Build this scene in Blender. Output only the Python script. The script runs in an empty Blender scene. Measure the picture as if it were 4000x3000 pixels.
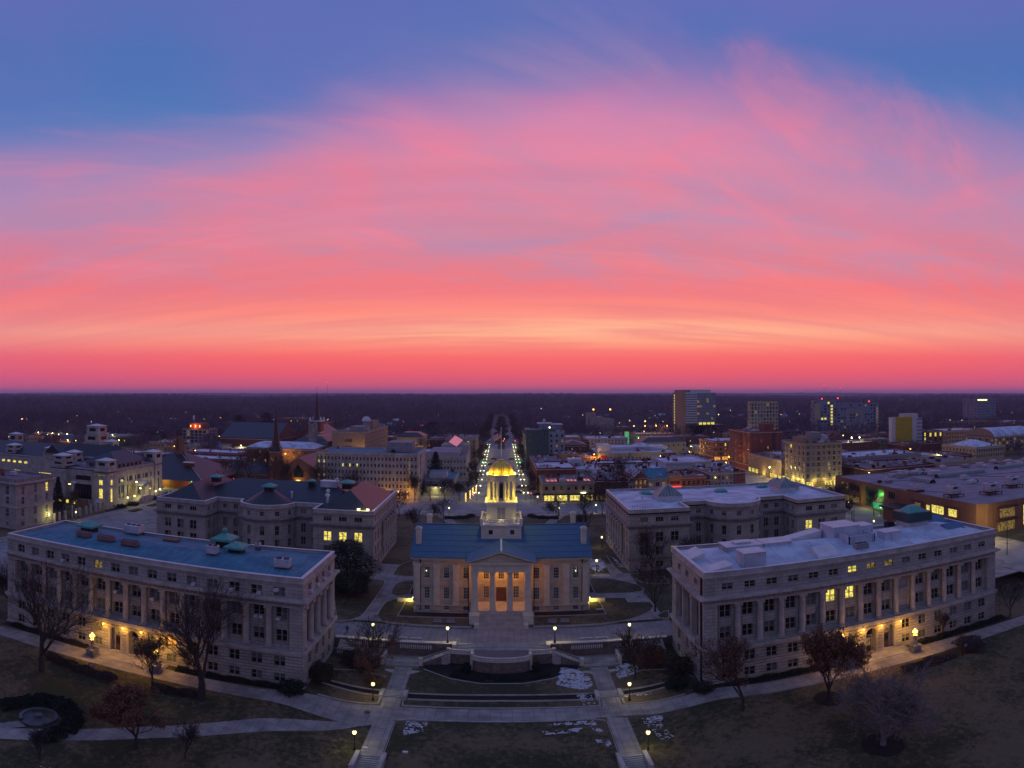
import bpy, math, random
from mathutils import Vector, Matrix
R = random.Random(7)
S = bpy.context.scene
COL = S.collection

# ------------------------------------------------------------------ camera
# a stitched aerial panorama: equirectangular, 2460 px per radian in the 4000 x 3000 photograph
F, CX, CY, CH = 2460.0, 1958.0, 1535.0, 47.0
cam = bpy.data.cameras.new('camera')
cam.type = 'PANO'
cam.panorama_type = 'EQUIRECTANGULAR'
cam.latitude_min = -(3000 - CY) / F
cam.latitude_max = CY / F
cam.longitude_min = -CX / F
cam.longitude_max = (4000 - CX) / F
cam.clip_start = 0.5
cam.clip_end = 60000
cam_o = bpy.data.objects.new('camera', cam)
COL.objects.link(cam_o)
cam_o.location = (0, 0, CH)
cam_o.rotation_euler = (math.radians(90), 0, 0)
S.camera = cam_o

# ------------------------------------------------------------------ sky
def lin(c):
    return tuple(((x / 255.0) / 12.92 if x <= 10 else (((x / 255.0) + .055) / 1.055) ** 2.4) for x in c[:3])
def rgba(c): return (*lin(c), 1.0)

class NT:
    """small helper that wires shader nodes"""
    def __init__(s, tree): s.t = tree
    def n(s, typ, **kw):
        nd = s.t.nodes.new(typ)
        for k, v in kw.items():
            if k == 'ins':
                for a, b in v.items():
                    if isinstance(b, bpy.types.NodeSocket): s.t.links.new(b, nd.inputs[a])
                    else: nd.inputs[a].default_value = b
            else: setattr(nd, k, v)
        return nd
    def m(s, op, a, b=None, c=None, clamp=False):
        nd = s.t.nodes.new('ShaderNodeMath'); nd.operation = op; nd.use_clamp = clamp
        for i, v in enumerate((a, b, c)):
            if v is None: continue
            if isinstance(v, bpy.types.NodeSocket): s.t.links.new(v, nd.inputs[i])
            else: nd.inputs[i].default_value = v
        return nd.outputs[0]
    def ss(s, x, a, b, lo=0., hi=1.):
        nd = s.n('ShaderNodeMapRange', interpolation_type='SMOOTHSTEP', ins={0: x, 1: a, 2: b, 3: lo, 4: hi})
        return nd.outputs[0]
    def mix(s, f, a, b):
        nd = s.t.nodes.new('ShaderNodeMix'); nd.data_type = 'RGBA'
        for i, v in ((0, f), (6, a), (7, b)):
            if isinstance(v, bpy.types.NodeSocket): s.t.links.new(v, nd.inputs[i])
            else: nd.inputs[i].default_value = v if i == 0 or len(v) == 4 else (*v, 1)
        return nd.outputs[2]
    def ramp(s, x, stops, ease=False):
        nd = s.t.nodes.new('ShaderNodeValToRGB'); s.t.links.new(x, nd.inputs[0])
        cr = nd.color_ramp; cr.interpolation = 'EASE' if ease else 'LINEAR'
        while len(cr.elements) < len(stops): cr.elements.new(0.5)
        for e, (p, c) in zip(cr.elements, stops):
            e.position = p; e.color = c if len(c) == 4 else (*c, 1)
        return nd.outputs[0]

W = bpy.data.worlds.new('World'); S.world = W; W.use_nodes = True
wt = W.node_tree; wt.nodes.clear(); N = NT(wt)
tc = N.n('ShaderNodeTexCoord')
sp = N.n('ShaderNodeSeparateXYZ', ins={0: tc.outputs['Generated']})
X, Y, Z = sp.outputs
az = N.m('ARCTAN2', X, Y)
el = N.m('ARCSINE', Z, clamp=False)
elp = N.m('MAXIMUM', el, 0.0)
zz = N.m('ADD', N.m('MAXIMUM', Z, 0.0), 0.10)
px_ = N.m('DIVIDE', X, zz); py_ = N.m('DIVIDE', Y, zz)
def cloudnoise(sx, sy, sc, det, dist, off, rough=.55):
    v = N.n('ShaderNodeCombineXYZ', ins={0: N.m('MULTIPLY', px_, sx), 1: N.m('MULTIPLY', py_, sy), 2: off})
    return N.n('ShaderNodeTexNoise', ins={'Vector': v.outputs[0], 'Scale': sc, 'Detail': det, 'Roughness': rough, 'Distortion': dist}).outputs[0]
n1 = cloudnoise(.30, 1.0, 1.3, 5, .6, 3.7)           # broad streaks running north-south
n2 = cloudnoise(.16, 1.0, 2.6, 6, .5, 11.2, .6)      # finer streaks
n3 = cloudnoise(.6, .8, .55, 2, .8, 24.1, .4)           # large patches
# how high the pink reaches, by azimuth
def gauss(x, c, w):
    d = N.m('DIVIDE', N.m('SUBTRACT', x, c), w)
    return N.m('EXPONENT', N.m('MULTIPLY', N.m('MULTIPLY', d, d), -1.0))
edge = N.m('ADD', .285, N.m('MULTIPLY', gauss(az, .15, .52), .19))
n4 = cloudnoise(.9, 1.2, 1.3, 4, 1.2, 41.3, .5)     # soft mottling of the high deck
n5 = cloudnoise(1.1, .55, 1.2, 4, .8, 57.9, .5)
wob = N.m('ADD', N.m('MULTIPLY', N.m('SUBTRACT', n3, .5), .34), N.m('MULTIPLY', N.m('SUBTRACT', n4, .5), .16))
dd = N.m('SUBTRACT', N.m('ADD', el, wob), edge)
pink = N.ss(dd, -.15, .17, 1., 0.)
K = 1.6   # ramp position = elevation / K
def st(e, c): return (e / K, rgba(c))
glow = N.ramp(N.m('DIVIDE', elp, K), [st(0, (176, 84, 128)), st(.010, (208, 90, 124)), st(.03, (234, 88, 110)), st(.058, (250, 98, 104)),
        st(.083, (255, 142, 122)), st(.098, (255, 158, 136)), st(.125, (255, 136, 122)), st(.165, (246, 118, 120)), st(.20, (234, 124, 134)),
        st(.265, (210, 134, 160)), st(.37, (218, 134, 164)), st(.47, (204, 132, 178)), st(.56, (140, 116, 184)), st(.8, (104, 128, 194)), st(1.57, (112, 148, 212))])
blue = N.ramp(N.m('DIVIDE', elp, K), [st(0, (190, 90, 140)), st(.10, (190, 110, 150)), st(.2, (180, 130, 170)), st(.30, (146, 134, 186)), st(.38, (104, 124, 186)), st(.45, (78, 116, 182)),
        st(.54, (76, 110, 178)), st(.66, (92, 106, 178)), st(.8, (98, 126, 198)), st(1.57, (110, 148, 212))])
sky = N.mix(pink, blue, glow)
up = N.ss(el, .13, .26)
# paler blue-grey gaps and hotter pink ridges in the high deck
sky = N.mix(N.m('MULTIPLY', N.m('MULTIPLY', up, pink), N.m('MULTIPLY', N.ss(n4, .40, .72), .72)), sky, rgba((168, 142, 182)))
sky = N.mix(N.m('MULTIPLY', N.m('MULTIPLY', up, pink), N.m('MULTIPLY', N.ss(n5, .5, .76), .5)), sky, rgba((240, 124, 152)))
sky = N.mix(N.m('MULTIPLY', N.m('MULTIPLY', N.ss(el, .36, .5), N.m('SUBTRACT', 1.0, pink)), N.m('MULTIPLY', N.ss(n5, .40, .75), .42)), sky, rgba((116, 106, 182)))
# feathery diagonal wisps
wv = N.n('ShaderNodeCombineXYZ', ins={0: N.m('ADD', N.m('MULTIPLY', px_, .34), N.m('MULTIPLY', py_, .22)), 1: N.m('SUBTRACT', N.m('MULTIPLY', py_, 1.3), N.m('MULTIPLY', px_, 1.1)), 2: 5.})
n6 = N.n('ShaderNodeTexNoise', ins={'Vector': wv.outputs[0], 'Scale': 1.5, 'Detail': 7., 'Roughness': .6, 'Distortion': .5}).outputs[0]
wp = N.m('MULTIPLY', N.ss(el, .10, .22), N.ss(dd, -.02, .22, 1., 0.))
sky = N.mix(N.m('MULTIPLY', wp, N.m('MULTIPLY', N.ss(n6, .50, .70), .42)), sky, rgba((250, 128, 148)))
sky = N.mix(N.m('MULTIPLY', wp, N.m('MULTIPLY', N.ss(n6, .50, .32), .40)), sky, rgba((176, 140, 178)))
# long low streaks
sh = N.ss(n2, .36, .66)
sky = N.mix(N.m('MULTIPLY', N.m('MULTIPLY', N.ss(el, .02, .12), pink), N.m('MULTIPLY', N.m('SUBTRACT', 1.0, sh), .26)), sky, rgba((206, 108, 134)))
sky = N.mix(N.m('MULTIPLY', N.m('MULTIPLY', N.ss(n1, .50, .70), N.m('MULTIPLY', N.ss(el, .08, .14), N.ss(el, .34, .22))), .30), sky, rgba((246, 114, 122)))
# peach heart above the horizon
core = N.m('MULTIPLY', gauss(az, .14, .38), N.m('MULTIPLY', gauss(el, .100, .024), N.ss(n2, .36, .6)))
sky = N.mix(N.m('MULTIPLY', core, .5), sky, rgba((255, 196, 150)))
# sides of the horizon turn mauve, and the western half of the sky is a dimmer blue
side = N.m('MULTIPLY', N.ss(N.m('ABSOLUTE', N.m('SUBTRACT', az, .12)), .35, 1.25), .38)
sky = N.mix(N.m('MULTIPLY', side, N.ss(el, .0, .34, 1., .0)), sky, rgba((168, 98, 156)))
west = N.ss(Y, .40, -.45)
sky = N.mix(N.m('MULTIPLY', west, .85), sky, rgba((114, 122, 172)))
sky = N.mix(N.ss(el, -.02, -.06), sky, rgba((40, 30, 50)))
bg = N.n('ShaderNodeBackground', ins={'Color': sky, 'Strength': 1.0})
# the clear upper air behind the clouds
nis = N.n('ShaderNodeTexSky'); nis.sky_type = 'NISHITA'; nis.sun_disc = False
nis.sun_elevation = math.radians(-2.0); nis.sun_rotation = math.radians(8.0)
bg2 = N.n('ShaderNodeBackground', ins={'Color': nis.outputs[0], 'Strength': 0.06})
add = N.n('ShaderNodeAddShader', ins={0: bg.outputs[0], 1: bg2.outputs[0]})
N.n('ShaderNodeOutputWorld', ins={'Surface': add.outputs[0]})
try: W.cycles.sampling_method = 'AUTOMATIC'
except Exception: pass

S.view_settings.view_transform = 'Standard'
S.view_settings.look = 'None'
S.view_settings.gamma = 1.0
S.view_settings.exposure = 0.0
S.view_settings.use_curve_mapping = False
S.render.film_transparent = False
cy = S.cycles
cy.use_denoising = True
cy.max_bounces = 4; cy.diffuse_bounces = 2; cy.glossy_bounces = 2; cy.transmission_bounces = 2; cy.volume_bounces = 0
cy.sample_clamp_indirect = 2.0; cy.sample_clamp_direct = 0
cy.caustics_reflective = False; cy.caustics_refractive = False
try: cy.use_light_tree = True
except Exception: pass

# ------------------------------------------------------------------ materials
MATS = {}
def mat(name, c, rough=.8, metal=0., var=.18, vs=.6, kind='noise', c2=None, bump=.15, bs=8., emit=None, es=0., spec=.4, cell=(2., .5), mort=.012):
    """procedural surface: base colour c (linear) with noise mottling; kind brick = masonry joints, seam = standing seams, streak = weathering"""
    m = bpy.data.materials.new(name); m.use_nodes = True; t = m.node_tree; t.nodes.clear(); n = NT(t)
    tcn = n.n('ShaderNodeTexCoord'); o = tcn.outputs['Object']
    s3 = n.n('ShaderNodeSeparateXYZ', ins={0: o})
    nz = n.n('ShaderNodeTexNoise', ins={'Vector': o, 'Scale': vs, 'Detail': 6., 'Roughness': .62}).outputs[0]
    c2 = c2 or tuple(x * .55 for x in c)
    f = n.m('MULTIPLY', n.ss(nz, .34, .68), min(1., var * 3.2))
    col = n.mix(f, c, c2)
    h = n.n('ShaderNodeTexNoise', ins={'Vector': o, 'Scale': bs, 'Detail': 3.}).outputs[0]
    if kind == 'brick':
        uv = n.n('ShaderNodeCombineXYZ', ins={0: n.m('ADD', s3.outputs[0], s3.outputs[1]), 1: s3.outputs[2]})
        b = n.n('ShaderNodeTexBrick', ins={'Vector': uv.outputs[0], 'Color1': (1, 1, 1, 1), 'Color2': (.78, .76, .74, 1), 'Mortar': (.38, .38, .38, 1), 'Scale': 1.0, 'Mortar Size': mort, 'Brick Width': cell[0], 'Row Height': cell[1], 'Bias': -.2})
        sv = n.n('ShaderNodeVectorMath', operation='MULTIPLY', ins={0: o, 1: (.8, .8, .07)}); sn = n.n('ShaderNodeTexNoise', ins={'Vector': sv.outputs[0], 'Scale': 1., 'Detail': 5., 'Roughness': .7}).outputs[0]
        col = n.mix(n.m('MULTIPLY', n.ss(sn, .5, .72), .5), col, tuple(x * .5 for x in c))
        mm = n.n('ShaderNodeMix', data_type='RGBA', blend_type='MULTIPLY', ins={0: .75, 6: col, 7: b.outputs[0]}); col = mm.outputs[2]
        h = n.m('SUBTRACT', h, n.m('MULTIPLY', b.outputs[1], 1.5))
    if kind == 'streak':
        v = n.n('ShaderNodeVectorMath', operation='MULTIPLY', ins={0: o, 1: (2.2, .10, .12)})
        sn = n.n('ShaderNodeTexNoise', ins={'Vector': v.outputs[0], 'Scale': 1.4, 'Detail': 6., 'Roughness': .7}).outputs[0]
        col = n.mix(n.ss(sn, .42, .7), col, c2)
    if kind == 'turf':
        t2 = n.n('ShaderNodeTexNoise', ins={'Vector': o, 'Scale': 1.1, 'Detail': 8., 'Roughness': .75}).outputs[0]
        t3 = n.n('ShaderNodeTexNoise', ins={'Vector': o, 'Scale': .055, 'Detail': 3.}).outputs[0]
        f = n.ss(n.m('ADD', n.m('MULTIPLY', nz, .6), n.m('ADD', n.m('MULTIPLY', t2, .9), n.m('MULTIPLY', t3, .7))), .98, 1.22)
        col = n.mix(f, c, c2); col = n.mix(n.m('MULTIPLY', n.ss(t2, .56, .72), .7), col, (.17, .12, .08))
    if kind == 'tile':
        b = n.n('ShaderNodeTexBrick', offset=0., ins={'Vector': o, 'Color1': (1, 1, 1, 1), 'Color2': (.8, .8, .8, 1), 'Mortar': (.45, .45, .45, 1), 'Scale': 1.0, 'Mortar Size': mort, 'Brick Width': cell[0], 'Row Height': cell[1]})
        mm = n.n('ShaderNodeMix', data_type='RGBA', blend_type='MULTIPLY', ins={0: .8, 6: col, 7: b.outputs[0]}); col = mm.outputs[2]
        h = n.m('SUBTRACT', h, b.outputs[1])
    bp = n.n('ShaderNodeBump', ins={'Strength': bump, 'Distance': .05, 'Height': h})
    bs_ = n.n('ShaderNodeBsdfPrincipled', ins={'Base Color': col, 'Roughness': rough, 'Metallic': metal, 'Normal': bp.outputs[0], 'Specular IOR Level': spec})
    if emit is not None:
        bs_.inputs['Emission Color'].default_value = (*emit, 1); bs_.inputs['Emission Strength'].default_value = es
        try: m.cycles.emission_sampling = 'NONE'
        except Exception: pass
    n.n('ShaderNodeOutputMaterial', ins={'Surface': bs_.outputs[0]})
    MATS[name] = m
    return m

def glassmat(name, c, rough=.08, lit=None, es=0., vary=0., sc=(.8, .8, .9)):
    m = bpy.data.materials.new(name); m.use_nodes = True; t = m.node_tree; t.nodes.clear(); n = NT(t)
    tcn = n.n('ShaderNodeTexCoord'); o = tcn.outputs['Object']
    nz = n.n('ShaderNodeTexNoise', ins={'Vector': o, 'Scale': .5, 'Detail': 2.}).outputs[0]
    col = n.mix(n.ss(nz, .3, .7), c, tuple(x * .6 for x in c))
    b = n.n('ShaderNodeBsdfPrincipled', ins={'Base Color': col, 'Roughness': rough, 'Specular IOR Level': .6})
    if lit:
        oi = n.n('ShaderNodeObjectInfo').outputs['Random']
        v = n.n('ShaderNodeVectorMath', operation='MULTIPLY', ins={0: o, 1: sc})
        vo = n.n('ShaderNodeTexNoise', ins={'Vector': n.n('ShaderNodeVectorMath', operation='ADD', ins={0: v.outputs[0], 1: n.n('ShaderNodeCombineXYZ', ins={0: n.m('MULTIPLY', oi, 31.), 1: 0., 2: n.m('MULTIPLY', oi, 17.)}).outputs[0]}).outputs[0], 'Scale': 1.6, 'Detail': 2.}).outputs[0]
        e = n.mix(n.ss(vo, .4, .62), lit, tuple(x * (1 - vary) for x in lit))
        t.links.new(e, b.inputs['Emission Color']); b.inputs['Emission Strength'].default_value = es
        try: m.cycles.emission_sampling = 'NONE'
        except Exception: pass
    n.n('ShaderNodeOutputMaterial', ins={'Surface': b.outputs[0]})
    MATS[name] = m
    return m

mat('limestone', (.41, .385, .35), .85, var=.24, vs=.3, kind='brick', cell=(1.5, .6), mort=.045, c2=(.27, .25, .225))
mat('limestone_plain', (.43, .40, .365), .85, var=.26, vs=.4, c2=(.25, .23, .21))
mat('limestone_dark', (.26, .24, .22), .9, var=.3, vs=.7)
mat('capitol_stone', (.54, .47, .34), .85, var=.18, vs=.5, kind='brick', cell=(1.6, .42), mort=.012, c2=(.36, .25, .18))
mat('capitol_trim', (.58, .52, .41), .8, var=.12)
mat('rubble_stone', (.20, .165, .14), .9, var=.35, vs=1.4, kind='brick', cell=(.55, .22), mort=.02, c2=(.13, .09, .07))
mat('roof_metal', (.09, .24, .30), .75, spec=.15, metal=0., var=.25, vs=.25, kind='streak', c2=(.03, .12, .19), bump=.1)
mat('roof_blue', (.065, .15, .25), .65, spec=.2, metal=0., var=.3, vs=.5, c2=(.06, .13, .24))
mat('chiller_tan', (.24, .15, .15), .6, var=.2)
mat('roof_seam', (.05, .10, .18), .5, metal=.1, var=.3, vs=.9, c2=(.04, .08, .15))
mat('roof_white', (.55, .62, .70), .7, spec=.2, var=.25, vs=.25, kind='tile', cell=(4., 9.), mort=.06, c2=(.30, .35, .44), bump=.1)
mat('roof_snow', (.56, .62, .70), .7, var=.3, vs=.18, c2=(.26, .30, .40), bump=.1)
mat('roof_slate', (.03, .026, .035), .42, var=.3, vs=1.2, kind='brick', cell=(.4, .25), mort=.02)
mat('roof_tar', (.09, .085, .10), .85, var=.4, vs=.25, c2=(.18, .17, .2))
mat('roof_gravel', (.26, .235, .27), .9, var=.25, vs=.2, c2=(.17, .15, .18), bump=.2)
mat('copper_green', (.09, .33, .27), .55, var=.25, vs=1.5, c2=(.05, .2, .18))
mat('white_trim', (.62, .60, .60), .6, var=.12)
mat('frame_cream', (.30, .26, .19), .6, var=.1)
mat('frame_white', (.5, .5, .5), .6, var=.1)
mat('frame_dark', (.03, .03, .035), .5, var=.1)
mat('grey_metal', (.30, .31, .33), .45, metal=.4, var=.2)
mat('pale_metal', (.5, .55, .58), .45, metal=.2, var=.2, vs=1.2)
mat('rust_metal', (.16, .07, .05), .7, var=.3, vs=2.)
mat('dark_metal', (.018, .018, .02), .5, metal=.3, var=.1)
mat('gold', (.95, .66, .10), .42, metal=.35, var=.22, vs=1.6, c2=(.6, .36, .06), bump=.15)
mat('door_wood', (.10, .045, .035), .6, var=.2)
mat('brick_red', (.26, .07, .05), .85, var=.2, kind='brick', cell=(.5, .16), mort=.02, c2=(.17, .05, .04))
mat('brick_dark', (.13, .045, .04), .85, var=.2, kind='brick', cell=(.5, .16), mort=.02)
mat('brick_orange', (.38, .14, .06), .85, var=.2, kind='brick', cell=(.5, .16), mort=.02, c2=(.18, .06, .03))
mat('brick_brown', (.25, .125, .07), .85, var=.15, vs=.15, kind='brick', cell=(.6, .2), mort=.02, c2=(.12, .06, .035))
mat('brick_tan', (.36, .27, .18), .85, var=.15, kind='brick', cell=(.6, .2), mort=.02)
mat('plaster_cream', (.40, .34, .22), .85, var=.15)
mat('plaster_tan', (.36, .23, .09), .85, var=.15)
mat('plaster_grey', (.27, .26, .28), .85, var=.15)
mat('plaster_white', (.48, .48, .52), .85, var=.15)
mat('concrete_grey', (.30, .28, .29), .9, var=.2, kind='brick', cell=(3., 1.2), mort=.02)
mat('panel_blue', (.20, .25, .34), .35, var=.15, kind='brick', cell=(1.6, .9), mort=.03)
mat('panel_teal', (.035, .09, .095), .4, var=.2, kind='brick', cell=(1.5, .8), mort=.03)
mat('panel_yellow', (.52, .40, .02), .6, var=.1)
mat('awning_red', (.5, .05, .03), .7, var=.1)
mat('pavement', (.33, .30, .275), .9, var=.32, vs=.3, kind='tile', cell=(1.6, 1.6), mort=.045, c2=(.19, .17, .165))
mat('pavement_brick', (.24, .20, .20), .9, var=.2, vs=.5, kind='brick', cell=(.5, .2), mort=.02, c2=(.27, .25, .25))
mat('plaza_paving', (.27, .265, .27), .9, var=.25, vs=.2, kind='tile', cell=(1.2, .6), mort=.05, c2=(.21, .165, .16))
mat('road', (.27, .255, .26), .85, var=.3, vs=.12, c2=(.17, .16, .17), bump=.08)
mat('road_paint', (.6, .6, .55), .7, var=.2, vs=3.)
mat('kerb_stone', (.38, .36, .33), .85, var=.2)
mat('dark_stone', (.11, .11, .12), .7, var=.3)  # stone toned down evenly so the ring seat stands out less
mat('mulch', (.018, .014, .013), 1., var=.4, vs=3., bump=.6)
mat('lawn', (.034, .036, .014), 1., var=.32, vs=.16, kind='turf', c2=(.13, .092, .05), bump=1., bs=9.)
mat('woodland_floor', (.075, .055, .06), 1., var=.4, vs=.02, c2=(.09, .07, .06), bump=.3)
mat('snow_patch', (.48, .48, .52), .6, var=.1, vs=4., bump=.5)
mat('bark', (.055, .042, .036), .95, var=.3, vs=3.)
mat('bark_pale', (.20, .165, .15), .95, var=.3, vs=3.)
mat('twigs', (.06, .042, .04), 1., var=.2)
mat('woods_twigs', (.14, .10, .14), 1., var=.3, vs=.01, c2=(.075, .052, .07))
mat('leaves_brown', (.24, .10, .045), .9, var=.3, vs=1.2, c2=(.07, .035, .02))
mat('leaves_ochre', (.17, .10, .028), .9, var=.3, vs=1.2, c2=(.09, .05, .02))
mat('needles', (.014, .026, .015), .95, var=.3, vs=1.)
mat('shrub_leaves', (.028, .032, .016), .95, var=.4, vs=1.2, c2=(.05, .03, .018))
mat('house_wall', (.30, .29, .31), .85, var=.3, vs=.1)
mat('house_roof', (.30, .31, .36), .8, var=.4, vs=.15, c2=(.10, .09, .11))
mat('flag_red', (.55, .03, .04), .8, var=.05)
mat('flag_white', (.7, .7, .7), .8, var=.05)
mat('flag_blue', (.02, .03, .16), .8, var=.05)
mat('car_dark', (.02, .02, .025), .3, spec=.6, var=.05)
mat('car_red', (.25, .02, .02), .3, spec=.6, var=.05)
mat('car_white', (.55, .55, .56), .3, spec=.6, var=.05)
mat('car_grey', (.16, .17, .19), .3, spec=.6, var=.05)
mat('tyre', (.015, .015, .015), .9, var=.1)
mat('skin', (.30, .17, .12), .7, var=.05)
mat('coat', (.012, .012, .016), .9, var=.1)
glassmat('glass_dark', (.012, .014, .018))
glassmat('glass_blind_sky', (.11, .15, .145), .35)  # pale blinds, with the teal reflection of the sky put into the colour
glassmat('glass_teal', (.05, .10, .11), .25)
glassmat('glass_tower', (.16, .22, .32), .2)
glassmat('glass_lit', (.2, .15, .05), .3, (1., .82, .16), 1.15, .6)
glassmat('glass_dim', (.1, .07, .04), .3, (.9, .6, .14), .26, .85)
glassmat('glass_warm', (.2, .1, .03), .3, (1., .42, .06), 1.2, .8)
glassmat('glass_green', (.05, .2, .1), .3, (.05, .8, .35), .45, .5)
mat('globe_yellow', (.8, .8, .6), .4, emit=(1., .86, .30), es=3.2)
mat('globe_amber', (.8, .6, .3), .4, emit=(1., .60, .12), es=4.)
mat('globe_white', (.8, .8, .8), .4, emit=(.98, 1., .55), es=2.6)
mat('glow_orange', (.8, .4, .1), .4, emit=(1., .45, .10), es=4.)
mat('glow_red', (.8, .1, .1), .4, emit=(1., .04, .05), es=4.)
mat('glow_green', (.1, .8, .3), .4, emit=(.05, 1., .35), es=3.)
mat('neon_red', (.8, .1, .1), .4, emit=(1., .05, .03), es=2.2)
mat('neon_white', (.8, .8, .8), .4, emit=(1., .75, .7), es=3.)

# ------------------------------------------------------------------ helpers
ORG = {}          # world position of every object's origin
def worg(o): return ORG[o.name] if o else Vector((0, 0, 0))
def link(o, parent=None, loc=(0, 0, 0)):
    """loc in world space; children keep the parent's axes"""
    COL.objects.link(o)
    o.location = Vector(loc) - worg(parent)
    if parent: o.parent = parent
    ORG[o.name] = Vector(loc)
    return o
def tag(o, label=None, cat=None, group=None, kind=None):
    if label: o['label'] = label
    if cat: o['category'] = cat
    if group: o['group'] = group
    if kind: o['kind'] = kind
    return o
def thing(name, label, cat, loc, group=None):
    return tag(link(bpy.data.objects.new(name, None), None, loc), label, cat, group)

class MB:
    """collects polygons in world space and links them as one mesh object"""
    def __init__(s): s.v = []; s.f = []; s.m = []; s.smooth = False
    def q(s, pts, m=0):
        b = len(s.v); s.v.extend(tuple(p) for p in pts); s.f.append(tuple(range(b, b + len(pts)))); s.m.append(m)
    def box(s, x0, x1, y0, y1, z0, z1, m=0, top=None):
        if x0 > x1: x0, x1 = x1, x0
        if y0 > y1: y0, y1 = y1, y0
        b = len(s.v)
        s.v += [(x0, y0, z0), (x1, y0, z0), (x1, y1, z0), (x0, y1, z0), (x0, y0, z1), (x1, y0, z1), (x1, y1, z1), (x0, y1, z1)]
        for i, f in enumerate(((0, 3, 2, 1), (4, 5, 6, 7), (0, 1, 5, 4), (1, 2, 6, 5), (2, 3, 7, 6), (3, 0, 4, 7))):
            s.f.append(tuple(b + k for k in f)); s.m.append(top if (top is not None and i == 1) else m)
        return s
    def obox(s, c, ax, ay, hx, hy, z0, z1, m=0):
        """box with horizontal axes ax, ay (unit 2-vectors) and half sizes"""
        P = [(c[0] + a * hx * ax[0] + b_ * hy * ay[0], c[1] + a * hx * ax[1] + b_ * hy * ay[1]) for a, b_ in ((-1, -1), (1, -1), (1, 1), (-1, 1))]
        return s.prism(P, z0, z1, m)
    def prism(s, poly, z0, z1, m=0, top=None, bottom=True):
        n = len(poly)
        a = sum(poly[i][0] * poly[(i + 1) % n][1] - poly[(i + 1) % n][0] * poly[i][1] for i in range(n))
        if a < 0: poly = poly[::-1]
        b = len(s.v)
        s.v += [(p[0], p[1], z0) for p in poly] + [(p[0], p[1], z1) for p in poly]
        for i in range(n):
            j = (i + 1) % n
            s.f.append((b + i, b + j, b + n + j, b + n + i)); s.m.append(m)
        s.f.append(tuple(range(b + n, b + 2 * n))); s.m.append(m if top is None else top)
        if bottom: s.f.append(tuple(range(b + n - 1, b - 1, -1))); s.m.append(m)
        return s
    def lathe(s, prof, c=(0, 0), n=16, m=0, a0=0., a1=math.tau, closed=True):
        """profile of (r, z) round the vertical axis at c"""
        b = len(s.v); k = n if closed else n + 1
        for r, z in prof:
            for i in range(k):
                a = a0 + (a1 - a0) * i / n
                s.v.append((c[0] + r * math.cos(a), c[1] + r * math.sin(a), z))
        for j in range(len(prof) - 1):
            for i in range(n):
                i2 = (i + 1) % k
                s.f.append((b + j * k + i, b + j * k + i2, b + (j + 1) * k + i2, b + (j + 1) * k + i)); s.m.append(m)
        return s
    def tube(s, p, q, r0, r1, n=5, m=0):
        p = Vector(p); q = Vector(q); d = (q - p)
        if d.length < 1e-6: return s
        d.normalize(); u = d.orthogonal().normalized(); w = d.cross(u); b = len(s.v)
        for c, r in ((p, r0), (q, r1)):
            for i in range(n):
                a = math.tau * i / n; s.v.append(tuple(c + (u * math.cos(a) + w * math.sin(a)) * r))
        for i in range(n):
            j = (i + 1) % n; s.f.append((b + i, b + j, b + n + j, b + n + i)); s.m.append(m)
        s.f.append(tuple(b + n + i for i in range(n))); s.m.append(m)
        return s
    def ball(s, c, r, n=8, k=5, m=0, sz=1.):
        return s.lathe([(max(r * math.sin(math.pi * i / k), .001), c[2] - r * sz * math.cos(math.pi * i / k)) for i in range(k + 1)], c, n, m)
    def gable(s, x0, x1, y0, y1, z0, z1, axis='x', m=0, mend=None, over=0.):
        mend = m if mend is None else mend
        if axis == 'x':
            yc = (y0 + y1) / 2
            A = [(x0 - over, y0 - over, z0), (x1 + over, y0 - over, z0), (x1 + over, y1 + over, z0), (x0 - over, y1 + over, z0), (x0 - over, yc, z1), (x1 + over, yc, z1)]
            F_ = [((0, 1, 5, 4), m), ((2, 3, 4, 5), m), ((1, 2, 5), mend), ((3, 0, 4), mend)]
        else:
            xc = (x0 + x1) / 2
            A = [(x0 - over, y0 - over, z0), (x1 + over, y0 - over, z0), (x1 + over, y1 + over, z0), (x0 - over, y1 + over, z0), (xc, y0 - over, z1), (xc, y1 + over, z1)]
            F_ = [((1, 2, 5, 4), m), ((3, 0, 4, 5), m), ((0, 1, 4), mend), ((2, 3, 5), mend)]
        b = len(s.v); s.v += A
        for f, mm in F_: s.f.append(tuple(b + k for k in f)); s.m.append(mm)
        s.f.append((b + 3, b + 2, b + 1, b)); s.m.append(m)
        return s
    def hip(s, x0, x1, y0, y1, z0, z1, m=0, flat=0.):
        w, d = x1 - x0, y1 - y0; i = min(w, d) / 2 * (1 - flat)
        b = len(s.v)
        s.v += [(x0, y0, z0), (x1, y0, z0), (x1, y1, z0), (x0, y1, z0), (x0 + i, y0 + i, z1), (x1 - i, y0 + i, z1), (x1 - i, y1 - i, z1), (x0 + i, y1 - i, z1)]
        for f in ((0, 1, 5, 4), (1, 2, 6, 5), (2, 3, 7, 6), (3, 0, 4, 7), (4, 5, 6, 7), (3, 2, 1, 0)): s.f.append(tuple(b + k for k in f)); s.m.append(m)
        return s
    def mesh(s, name, mats, shift=(0, 0, 0)):
        me = bpy.data.meshes.new(name)
        sx, sy, sz = shift
        me.from_pydata([(x - sx, y - sy, z - sz) for x, y, z in s.v], [], s.f)
        for k in mats: me.materials.append(MATS[k])
        if len(mats) > 1: me.polygons.foreach_set('material_index', s.m)
        if s.smooth: me.polygons.foreach_set('use_smooth', [True] * len(s.f))
        me.update()
        return me
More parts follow.
